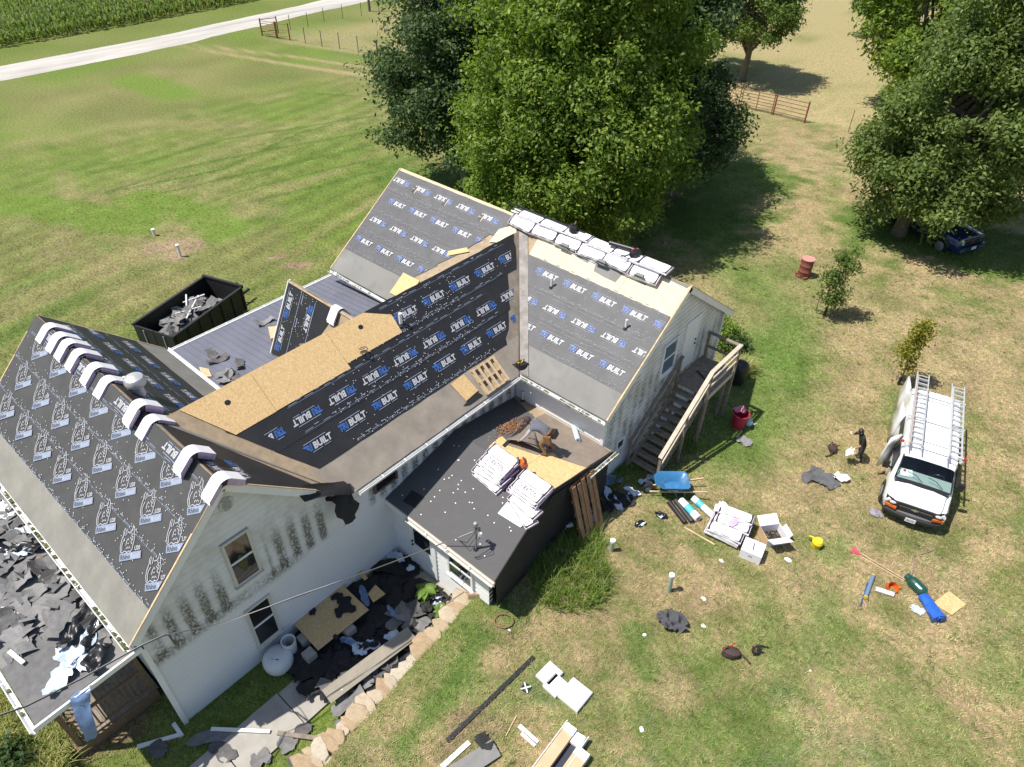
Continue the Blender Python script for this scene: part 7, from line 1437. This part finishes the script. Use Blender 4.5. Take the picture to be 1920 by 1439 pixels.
def smap(torso, leg, arm_up, arm_lo, boot):
    d = {('pelvis', 'waist'): torso, ('waist', 'chest'): torso, ('chest', 'neck'): torso, ('neck', 'head'): 0, ('head', 'crown'): 0}
    for q in 'lr': d.update({('chest', 'sh' + q): torso, ('sh' + q, 'el' + q): arm_up, ('el' + q, 'wr' + q): arm_lo, ('wr' + q, 'ha' + q): 0, ('pelvis', 'hi' + q): leg, ('hi' + q, 'kn' + q): leg, ('kn' + q, 'an' + q): leg, ('an' + q, 'to' + q): boot})
    return d
t, bo = person('worker in grey shirt bending to unroll felt on the low roof', pd, R_(195), J, Bn, smap(1, 2, 3, 3, 4), [SKIN, GREYT, BROWNP, SLEEVE, BOOTM], None)
mb = MB(); fingers(mb, J['hal'][0], (.75, -.05, -.6), (0, 1, 0), .6); fingers(mb, J['har'][0], (.75, 0, -.6), (0, -1, 0), .6); mb.build('fingers', SKIN, t, smooth=True)['kind'] = 'stuff'
head_bits(t, (.655, 0, 1.03), (.55, 0, -.85), DCAP, up=(.85, 0, .5), cap=True)
mb = MB(); mb.lathe([(.165, -.03), (.175, 0), (.165, .03)], (-.02, 0, .82), n=14, r=rot(0, 1.0, 0)); mb.build('tool_belt', LEATH, t)
for y in (-.17, .17): mb = MB(); mb.box((-.08, y, .70), (.2, .09, .26), rot(0, .2, 0), top=1.15); mb.build('belt_pouch', LEATH if y > 0 else BLACK, t)
mb = MB(); mb.box((-.22, -.02, .84), (.12, .26, .2), rot(0, .4, 0)); mb.build('belt_pouch', BLACK, t)
# the felt corner he lifts
hx = Matrix.Translation(pd) @ Matrix.Rotation(R_(195), 4, 'Z'); hl = hx @ Vector(J['hal'][0])
mb = MB(); P = []; c0, c1, c2 = at(P2_, *onD2(1012, 855), .03), at(P2_, *onD2(948, 832), .03), at(P2_, *onD2(1000, 800), .03)
for i in range(8):
    u = i / 7; row = []
    for j in range(7):
        v = j / 6; q = c2.lerp(c1, u).lerp(c0.lerp(c0, 0), 0) if False else (c2 * (1 - u) + (c1 * (1 - v) + c0 * v) * u); q = q + Vector((0, 0, .30 * u ** 2 * math.sin(math.pi * (.15 + .6 * v)) * (1 if u > .2 else .5))); row.append(q)
    P.append(row)
mb.grid(P); tag(mb.build('lifted_felt', DBROWN, smooth=True, thick=.008), 'brown felt corner the bending worker is lifting', 'felt')
# man standing by the van
BLKT = mat('black_tshirt', (.018, .018, .02), .85); JEAN = mat('dark_trousers', (.045, .045, .05), .9)
pm = G(1613, 864); rzm = R_(215)
J2 = {'pelvis': ((0, 0, .93), .135), 'waist': ((.02, 0, 1.08), (.13, .15)), 'chest': ((.07, 0, 1.32), (.15, .18)), 'neck': ((.10, 0, 1.48), .06), 'head': ((.13, 0, 1.58), .085), 'crown': ((.14, 0, 1.68), .075),
      'shl': ((.06, .2, 1.40), .075), 'ell': ((.12, .28, 1.12), .05), 'wrl': ((.32, .22, .95), .036), 'hal': ((.40, .20, .91), .034), 'shr': ((.06, -.2, 1.40), .075), 'elr': ((.26, -.30, 1.22), .05), 'wrr': ((.36, -.16, 1.40), .036), 'har': ((.38, -.12, 1.47), .034),
      'hil': ((0, .1, .86), .105), 'knl': ((.06, .12, .48), .072), 'anl': ((0, .13, .09), .05), 'tol': ((.17, .15, .04), .04), 'hir': ((0, -.1, .86), .105), 'knr': ((.03, -.12, .48), .072), 'anr': ((-.04, -.13, .09), .05), 'tor': ((.13, -.15, .04), .04)}
t, bo = person('man in black shirt standing left of the white van', pm, rzm, J2, Bn, smap(1, 2, 1, 0, 3), [SKIN, BLKT, JEAN, BLACK], None)
mb = MB(); fingers(mb, J2['hal'][0], (.8, 0, -.5), (0, 1, 0), .8); fingers(mb, J2['har'][0], (.2, .2, .9), (0, -1, 0), .6); mb.build('fingers', SKIN, t, smooth=True)['kind'] = 'stuff'
head_bits(t, (.15, 0, 1.60), (1, 0, -.15), BLACK); t.scale = (.86,) * 3; t.rotation_euler = (0, .2, rzm)
mx_ = Matrix.Translation(pm) @ Matrix.Rotation(rzm, 4, 'Z')
o = crumple('white_sack', .42, .36, WHITE, 350, .10); put(o, mx_ @ Vector((.50, .18, .52)), rzm, 'white plastic sack held by the man in black', 'sack', tilt=(.2, 1.0)); o = crumple('paper_pack', .15, .13, CARD, 351, .04); put(o, mx_ @ Vector((.62, -.1, 1.14)), rzm, 'small pale food wrapper held near his face', 'wrapper')
def clear_glass():
    m = bpy.data.materials.new('windscreen_glass'); m.use_nodes = True; t = m.node_tree; tr = t.nodes.new('ShaderNodeBsdfTransparent'); tr.inputs[0].default_value = (.82, .92, .90, 1); gl = t.nodes.new('ShaderNodeBsdfGlossy'); gl.inputs['Roughness'].default_value = .03
    mx = t.nodes.new('ShaderNodeMixShader'); fr = t.nodes.new('ShaderNodeFresnel'); fr.inputs[0].default_value = 1.6; t.links.new(fr.outputs[0], mx.inputs[0]); t.links.new(tr.outputs[0], mx.inputs[1]); t.links.new(gl.outputs[0], mx.inputs[2]); t.links.new(mx.outputs[0], t.nodes['Material Output'].inputs[0]); return m
# ---------------------------------------------------------------- vehicles
VANW = mat('white_car_paint', (.78, .78, .77), .25, coat=.6, var=.03, scale=2, dirt=(.58, .55, .49), dscale=1.6, damt=.4); RUB = mat('tyre_rubber', (.016, .016, .016), .85); CLAD = mat('grey_cladding', (.10, .10, .105), .6); WSG = clear_glass(); DKG = mat('dark_tint_glass', (.01, .012, .015), .05, spec=.8); CHROME = mat('chrome', (.6, .6, .6), .15, metal=.9); AMB = mat('amber_lens', (.60, .13, .015), .25); LAMP = mat('headlamp_glass', (.5, .52, .54), .1, spec=.8)
def wheel(t, x, y, r_, w_, s_):
    mb = MB(); mb.lathe([(r_ * .62, -w_ / 2), (r_ * .95, -w_ / 2), (r_, -w_ * .3), (r_, w_ * .3), (r_ * .95, w_ / 2), (r_ * .62, w_ / 2)], (x, y, r_), n=22, r=rot(math.pi / 2, 0, 0)); w0 = mb.build('wheel', RUB, t, smooth='auto')
    mb = MB(); mb.lathe([(.01, 0), (r_ * .25, .02), (r_ * .6, -.02), (r_ * .64, .03), (r_ * .6, .04)], (x, y + s_ * w_ * .42, r_), n=16, r=rot(-s_ * math.pi / 2, 0, 0)); mb.build('rim', STEEL, w0, smooth='auto')
def body_loft(t, st, mats, name='body', skip=None):
    """st: list of (x, z_bottom, z_belt, z_top, half width at belt, half width at top, crown)"""
    rings = []
    for x, zb, zm, zt, wb, wt, cr in st:
        r_ = [(x, -wb * .94, zb), (x, -wb, zb + .12), (x, -wb, zm), (x, -(wb * .25 + wt * .75), zm + (zt - zm) * .72), (x, -wt * .96, zt - .05), (x, -wt * .82, zt), (x, -wt * .4, zt + cr), (x, wt * .4, zt + cr), (x, wt * .82, zt), (x, wt * .96, zt - .05), (x, (wb * .25 + wt * .75), zm + (zt - zm) * .72), (x, wb, zm), (x, wb, zb + .12), (x, wb * .94, zb)]
        rings.append([Vector(p) for p in r_])
    mb = MB(); mb.loft(rings)
    if skip: keep = [i for i in range(len(mb.f)) if i not in skip]; mb.f = [mb.f[i] for i in keep]; mb.m = [mb.m[i] for i in keep]
    return mb.build(name, mats, t, smooth='auto')
vf, vr_ = G(1719, 978), G(1768, 748); 
vang = R_(-76.5); vc = Vector((14.22, 17.72, .90)); vl_ = Vector((math.cos(vang), math.sin(vang), 0)); vs_ = Vector((-vl_.y, vl_.x, 0))
van = thing('cargo_van', 'white cargo van carrying two ladders parked on the lawn', 'van', vc, vang)
body_loft(van, [(-2.72, .55, 1.2, 2.02, .96, .84, .03), (-2.66, .42, 1.2, 2.07, 1.0, .87, .04), (-1.5, .38, 1.2, 2.10, 1.01, .88, .05), (0, .38, 1.2, 2.10, 1.01, .88, .05), (1.0, .38, 1.2, 2.08, 1.01, .87, .04), (1.22, .38, 1.2, 2.01, 1.01, .84, .03), (1.30, .38, 1.2, 1.90, 1.01, .86, .03), (1.95, .38, 1.12, 1.33, 1.0, .93, .03), (2.10, .40, 1.0, 1.20, 1.0, .92, .03), (2.52, .45, .92, 1.07, .98, .88, .03), (2.66, .5, .86, .98, .95, .83, .02)], VANW, skip=[6 * 14 + k for k in (4, 5, 6, 7, 8)])
INT = mat('cabin_dark', (.03, .032, .036), .8); DASH = mat('dash_grey_green', (.30, .35, .34), .7)
mb = MB(); mb.box((1.0, 0, 1.1), (1.4, 1.86, .04)); mb.build('cabin_floor', INT, van); mb = MB(); mb.box((.35, 0, 1.5), (.04, 1.7, .9)); mb.build('bulkhead', INT, van)
mb = MB(); mb.loft([[Vector((1.98, y_, 1.12)), Vector((1.98, y_, 1.33)), Vector((1.42, y_, 1.43)), Vector((1.30, y_, 1.12))] for y_ in (-.88, 0, .88)]); mb.build('dashboard', DASH, van, smooth='auto')
for s_ in (-1, 1): mb = MB(); mb.box((.85, s_ * .45, 1.28), (.5, .5, .2)); se = mb.build('seat', INT, van); mb = MB(); mb.box((.62, s_ * .45, 1.6), (.14, .48, .6), rot(0, -.15, 0)); mb.build('seat_back', INT, se)
mb = MB(); mb.tube([(1.36 + .05 * math.sin(k * .419), .45 + .19 * math.cos(k * .419), 1.43 + .17 * math.sin(k * .419)) for k in range(16)], .018); mb.build('steering_wheel', BLACK, van)
mb = MB(); mb.box((1.62, -.55, 1.43), (.3, .4, .012), rot(0, .22, .2)); tag(mb.build('dash_paper', WHITE, van))
mb = MB(); mb.ball((1.55, -.62, 1.43), .06, n=8, k=5); mb.build('red_cap', mat('red_plastic'), van)
def vpanel(name, pts, m, parent=van, th=.012):
    mb = MB(); mb.add(pts, [tuple(range(len(pts)))]); return mb.build(name, m, parent, thick=th)
# windscreen follows the slope between roof edge and bonnet
def ws(x, y, up=.015): 
    t_ = (x - 1.27) / (1.95 - 1.27); z = 1.945 - t_ * (1.945 - 1.36) + .03 * (1 - (y / .85) ** 2) + up; return Vector((x, y, z))
mb = MB(); mb.grid([[ws(1.31 + .62 * i / 6, (-.80 + 1.6 * j / 10) * (1 + .06 * i / 6)) for j in range(11)] for i in range(7)]); mb.build('windscreen', WSG, van, smooth=True)
mb = MB(); mb.grid([[ws(1.93 + .05 * i, (-.86 + 1.72 * j / 10), .02 - .03 * i) for j in range(11)] for i in range(3)]); mb.build('cowl', BLACK, van, smooth=True)
for s_ in (-1, 1): mb = MB(); mb.tube([ws(1.29, s_ * .82, .02), ws(1.6, s_ * .845, .02), ws(1.95, s_ * .88, .02)], .022); mb.build('windscreen_trim', BLACK, van, smooth=True)
for y0, y1 in ((-.55, -.02), (.1, .62)): mb = MB(); mb.tube([ws(1.92, y1, .04), ws(1.78, (y0 + y1) / 2, .045), ws(1.74, y0, .045)], .012); mb.build('wiper', BLACK, van)
mb = MB(); mb.grid([[Vector((1.50 + .1 * i, -.55 + .35 * j / 3, 1.40 + .02 * i)) for j in range(4)] for i in range(3)]); 
for s_ in (-1, 1):
    def sd(x, z, up=.012): f_ = (z - 1.2) / .9; w_ = 1.01 + (.905 - 1.01) * f_ / .72 if f_ < .72 else .90; return Vector((x, s_ * (w_ + up), z))
    vpanel('side_window', [sd(1.20, 1.25), sd(.35, 1.25), sd(.35, 1.78), sd(1.02, 1.78), sd(1.78, 1.25)][0:0] + [sd(.35, 1.25), sd(1.62, 1.25), sd(1.18, 1.80), sd(.40, 1.80)], DKG)
    vpanel('door_seam', [sd(.26, .5), sd(.28, .5), sd(.28, 1.9), sd(.26, 1.9)], BLACK); vpanel('door_seam', [sd(-.95, .5), sd(-.93, .5), sd(-.93, 1.9), sd(-.95, 1.9)], BLACK)
    mb = MB(); mb.box((.45, s_ * 1.025, 1.1), (.16, .03, .04)); mb.build('door_handle', BLACK, van)
    m0 = MB(); m0.loft([[Vector((1.36 + q * .3, s_ * (1.10 + w_), 1.20 + z)) for w_, z in ((0, 0), (.2, -.02), (.2, .28), (0, .26))] for q in (-.2, .2)]); mi = m0.build('mirror', BLACK, van, smooth='auto'); m0 = MB(); m0.beam((1.40, s_ * .98, 1.25), (1.38, s_ * 1.12, 1.28), .05, .04); m0.build('mirror_arm', BLACK, mi)
    for x in (1.72, -1.70):
        mb = MB(); mb.lathe([(.40, -.02), (.43, .0), (.40, .02)], (x, s_ * 1.0, .40), n=20, r=rot(math.pi / 2, 0, 0)); mb.build('wheel_arch', BLACK, van); wheel(van, x, s_ * .90, .36, .24, s_)
    # headlamps
    hb = MB(); hb.loft([[Vector((2.70, s_ * .94, .70)), Vector((2.80, s_ * .55, .72)), Vector((2.76, s_ * .55, .985)), Vector((2.56, s_ * .965, 1.02))], [Vector((2.50, s_ * .93, .70)), Vector((2.60, s_ * .55, .72)), Vector((2.60, s_ * .55, .95)), Vector((2.45, s_ * .95, .99))]]); h_ = hb.build('headlight', BLACK, van); hb = MB(); hb.ball((2.735, s_ * .72, .91), .105, n=10, k=6, sq=(.5, 1.1, .6)); hb.build('lamp_lens', LAMP, h_, smooth=True); hb = MB(); hb.beam((2.70, s_ * .93, .745), (2.80, s_ * .57, .755), .06, .09); hb.build('turn_lens', AMB, h_)
    vpanel('tail_lamp', [Vector((-2.74, s_ * .96, 1.0)), Vector((-2.74, s_ * .86, 1.0)), Vector((-2.74, s_ * .84, 1.5)), Vector((-2.74, s_ * .92, 1.5))], mat('red_lens', (.4, .02, .02), .3))
mb = MB(); mb.loft([[Vector((2.52, -.60, .66)), Vector((2.52, .60, .66)), Vector((2.52, .60, .99)), Vector((2.52, -.60, .99))], [Vector((2.755, -.55, .66)), Vector((2.755, .55, .66)), Vector((2.71, .55, .965)), Vector((2.71, -.55, .965))]]); gr = mb.build('grille', BLACK, van)
for z, th in ((.86, .03), (.76, .012), (.70, .02)): mb = MB(); mb.box((2.75 - (z - .66) * .13, 0, z), (.03, 1.1, th)); mb.build('grille_bar', CLAD if th > .025 else BLACK, gr)
mb = MB(); mb.prism([(-.13, -.02), (-.10, .035), (-.04, .035), (-.04, .055), (.04, .055), (.04, .035), (.12, .035), (.095, -.02), (.04, -.02), (.04, -.045), (-.04, -.045), (-.04, -.02)], .014, (Vector((2.745, 0, .86)), Vector((0, 1, 0)), Vector((-.13, 0, 1)).normalized(), Vector((1, 0, .13)))); mb.build('emblem', CHROME, van)
rings = []
for x0, z, q in ((0, .38, .97), (.08, .44, 1.0), (.09, .56, 1.0), (.03, .64, .99), (-.08, .66, .97)): rings.append([Vector((2.50 + x0 - .1, -1.02 * q, z)), Vector((2.66 + x0, -.88 * q, z)), Vector((2.76 + x0, -.5, z)), Vector((2.79 + x0, 0, z)), Vector((2.76 + x0, .5, z)), Vector((2.66 + x0, .88 * q, z)), Vector((2.50 + x0 - .1, 1.02 * q, z)), Vector((2.3, 1.0 * q, z)), Vector((2.3, -1.0 * q, z))])
mb = MB(); mb.loft(rings); mb.build('front_bumper', mat('dark_grey_bumper', (.028, .028, .03), .6), van, smooth='auto'); mb = MB(); mb.loft([[p + Vector((.012, 0, .0)) for p in rings[3]], [p + Vector((.005, 0, .03)) for p in rings[4]]]); mb.build('bumper_top', CLAD, van)
mb = MB(); mb.box((2.895, -.02, .49), (.015, .33, .16)); pl = mb.build('licence_plate', WHITE, van); V, Fq = fit('E8L27D', .24, .075, .01); mb = MB(); mb.add([(2.905, x - .14, .455 + y) for x, y in V], Fq); mb.build('plate_text', mat('plate_blue', (.05, .08, .2), .5), pl)['kind'] = 'stuff'
for s_ in (-1, 1): mb = MB(); mb.tube([(2.0, s_ * .84, 1.352), (2.1, s_ * .80, 1.225), (2.5, s_ * .77, 1.10), (2.64, s_ * .74, 1.005)], .008); mb.build('bonnet_seam', CLAD, van)
mb = MB(); mb.box((-2.78, 0, .5), (.14, 1.95, .16)); mb.build('rear_bumper', CLAD, van)
for x in (-2.0, -.75, .55): mb = MB(); mb.tube([(x, -.86, 2.11), (x, -.4, 2.158), (x, .4, 2.158), (x, .86, 2.11)], .008); mb.build('roof_seam', CLAD, van)
# opened doors on the passenger side
def leaf_door(hx, hy, ang_, L, zt, name): 
    o = MB(); P = [[Vector((u * L * math.cos(ang_), u * L * math.sin(ang_) - .05 * f_ * 0, .5 + (zt - .5) * f_)) + Vector((hx, hy + .11 * max(0, f_ - .45), 0)) for f_ in (0, .45, .75, 1)] for u in (0, .5, 1)]; o.grid(P); return o.build(name, VANW, van, thick=.06, smooth=True)
leaf_door(-2.70, -.97, R_(187), .80, 2.0, 'rear_door'); leaf_door(.24, -1.03, R_(-38), .52, 1.95, 'side_door'); leaf_door(-.92, -1.04, R_(187), .95, 1.95, 'side_door')
vpanel('cargo_opening', [Vector((.2, -1.03, .5)), Vector((-.9, -1.03, .5)), Vector((-.9, -.935, 1.88)), Vector((.2, -.935, 1.88))], BLACK)
# rack and ladders
rack = MB()
for x in (-2.2, -.6, 1.0):
    mb = MB(); mb.beam((x, -.92, 2.28), (x, .92, 2.28), .05, .04); r_ = mb.build('rack_bar', WHITE, van)
    for s_ in (-1, 1): mb = MB(); mb.beam((x, s_ * .88, 2.05), (x, s_ * .90, 2.28), .05, .05); mb.build('rack_leg', WHITE, r_)
for s_ in (-1, 1):
    mb = MB(); mb.box((.95, s_ * 1.0, 2.22), (.08, .12, .06)); mb.build('rack_clamp', mat('red_plastic'), van)
VM = Matrix.Translation(vc) @ Matrix.Rotation(vang, 4, 'Z') @ Matrix.Scale(.90, 4)
ALUL = mat('ladder_aluminium', (.62, .63, .63), .4, metal=.35)
def ladder(y, x0, x1, label, w_=.42, m2=None):
    t = thing('extension_ladder', label, 'ladder', VM @ Vector((0, y, 2.31)), vang)
    for lay in range(2):
        z = .05 + .09 * lay; a, b = (x0, x1) if lay == 0 else (x0 + .35, x1 - .1); wv = w_ - .05 * lay
        for s_ in (-1, 1): mb = MB(); mb.box(((a + b) / 2, s_ * wv / 2, z), (b - a, .03, .075)); mb.build('side_rail', ALUL if not (m2 and lay == 1 and s_ == -1) else m2, t)
        n_ = int((b - a) / .305)
        for k in range(n_): x = a + .16 + .305 * k; mb = MB(); mb.cyl((x, -wv / 2, z), (x, wv / 2, z), .018, n=7); mb.build('rung', ALUL, t)
    t.scale = (.90,) * 3; return t
ladder(-.62, -3.35, 1.35, 'long extension ladder on the side nearer the house, on the van', m2=mat('rope_stained_rail', (.45, .36, .31), .6)); ladder(.62, -3.2, 1.4, 'extension ladder on the far right side of the van roof')
van.scale = (.90,) * 3
# pickup under the tree
PBLUE = mat('blue_car_paint', (.008, .035, .12), .25, coat=.7)
pk_ang = R_(-24); pk = thing('pickup_truck', 'dark blue pickup truck parked in the hackberry shade', 'pickup truck', Vector((8.72, 37.1, .66)), pk_ang)
body_loft(pk, [(2.75, .5, .85, 1.0, .93, .84, .02), (2.68, .42, .95, 1.12, .97, .86, .03), (1.4, .42, 1.02, 1.20, 1.0, .88, .03), (1.25, .42, 1.05, 1.24, 1.0, .88, .02), (.62, .42, 1.1, 1.76, 1.0, .72, .03), (.4, .42, 1.1, 1.86, 1.0, .72, .03), (-.5, .42, 1.1, 1.86, 1.0, .72, .03), (-.75, .42, 1.1, 1.78, 1.0, .72, .02), (-.95, .42, 1.08, 1.22, 1.0, .95, 0), (-2.8, .5, 1.08, 1.2, .98, .95, 0)], PBLUE)
mb = MB(); mb.box((-1.87, 0, 1.222), (1.72, 1.6, .02)); mb.build('bed_liner', BLACK, pk)
mb = MB(); mb.grid([[Vector((1.19 - .52 * i / 3, (-.78 + 1.56 * j / 4) * (1 - .12 * i / 3), 1.30 + .47 * i / 3 + .02)) for j in range(5)] for i in range(4)]); mb.build('windscreen', DKG, pk, smooth=True)
for s_ in (-1, 1):
    mb = MB(); mb.add([(.75, s_ * .93, 1.28), (-.65, s_ * .93, 1.28), (-.6, s_ * .80, 1.70), (.5, s_ * .80, 1.70)], [(0, 1, 2, 3)]); mb.build('side_window', DKG, pk, thick=.02)
    for x in (1.85, -1.75): mb = MB(); mb.lathe([(.42, -.03), (.46, .0), (.42, .03)], (x, s_ * .985, .42), n=20, r=rot(math.pi / 2, 0, 0)); mb.build('wheel_arch', BLACK, pk); wheel(pk, x, s_ * .9, .40, .26, s_)
    mb = MB(); mb.loft([[Vector((2.66, s_ * .95, .80)), Vector((2.80, s_ * .60, .80)), Vector((2.76, s_ * .60, 1.02)), Vector((2.60, s_ * .93, 1.03))], [Vector((2.5, s_ * .95, .8)), Vector((2.6, s_ * .6, .8)), Vector((2.6, s_ * .6, 1.02)), Vector((2.5, s_ * .93, 1.03))]]); mb.build('headlight', mat('headlamp_cream', (.55, .54, .45), .15), pk)
    mb = MB(); mb.box((.85, s_ * 1.08, 1.25), (.12, .18, .16)); mb.build('mirror', BLACK, pk)
mb = MB(); mb.box((2.76, 0, .88), (.08, 1.15, .3)); gr = mb.build('grille', BLACK, pk); mb = MB(); mb.ball((2.81, 0, .90), .09, n=10, k=6, sq=(.3, 1, .7)); mb.build('emblem', mat('red_emblem', (.25, .03, .03), .4), gr); mb = MB(); mb.box((2.80, 0, 1.03), (.05, 1.2, .04)); mb.build('grille_bar', CHROME, gr)
mb = MB(); mb.box((2.80, 0, .56), (.22, 1.9, .26)); bp = mb.build('front_bumper', PBLUE, pk)
for s_ in (-1, 1): mb = MB(); mb.box((2.92, s_ * .72, .56), (.03, .36, .16)); mb.build('fog_lamp', CHROME, bp)
mb = MB(); mb.box((2.925, .1, .58), (.015, .33, .16)); mb.build('licence_plate', WHITE, bp)
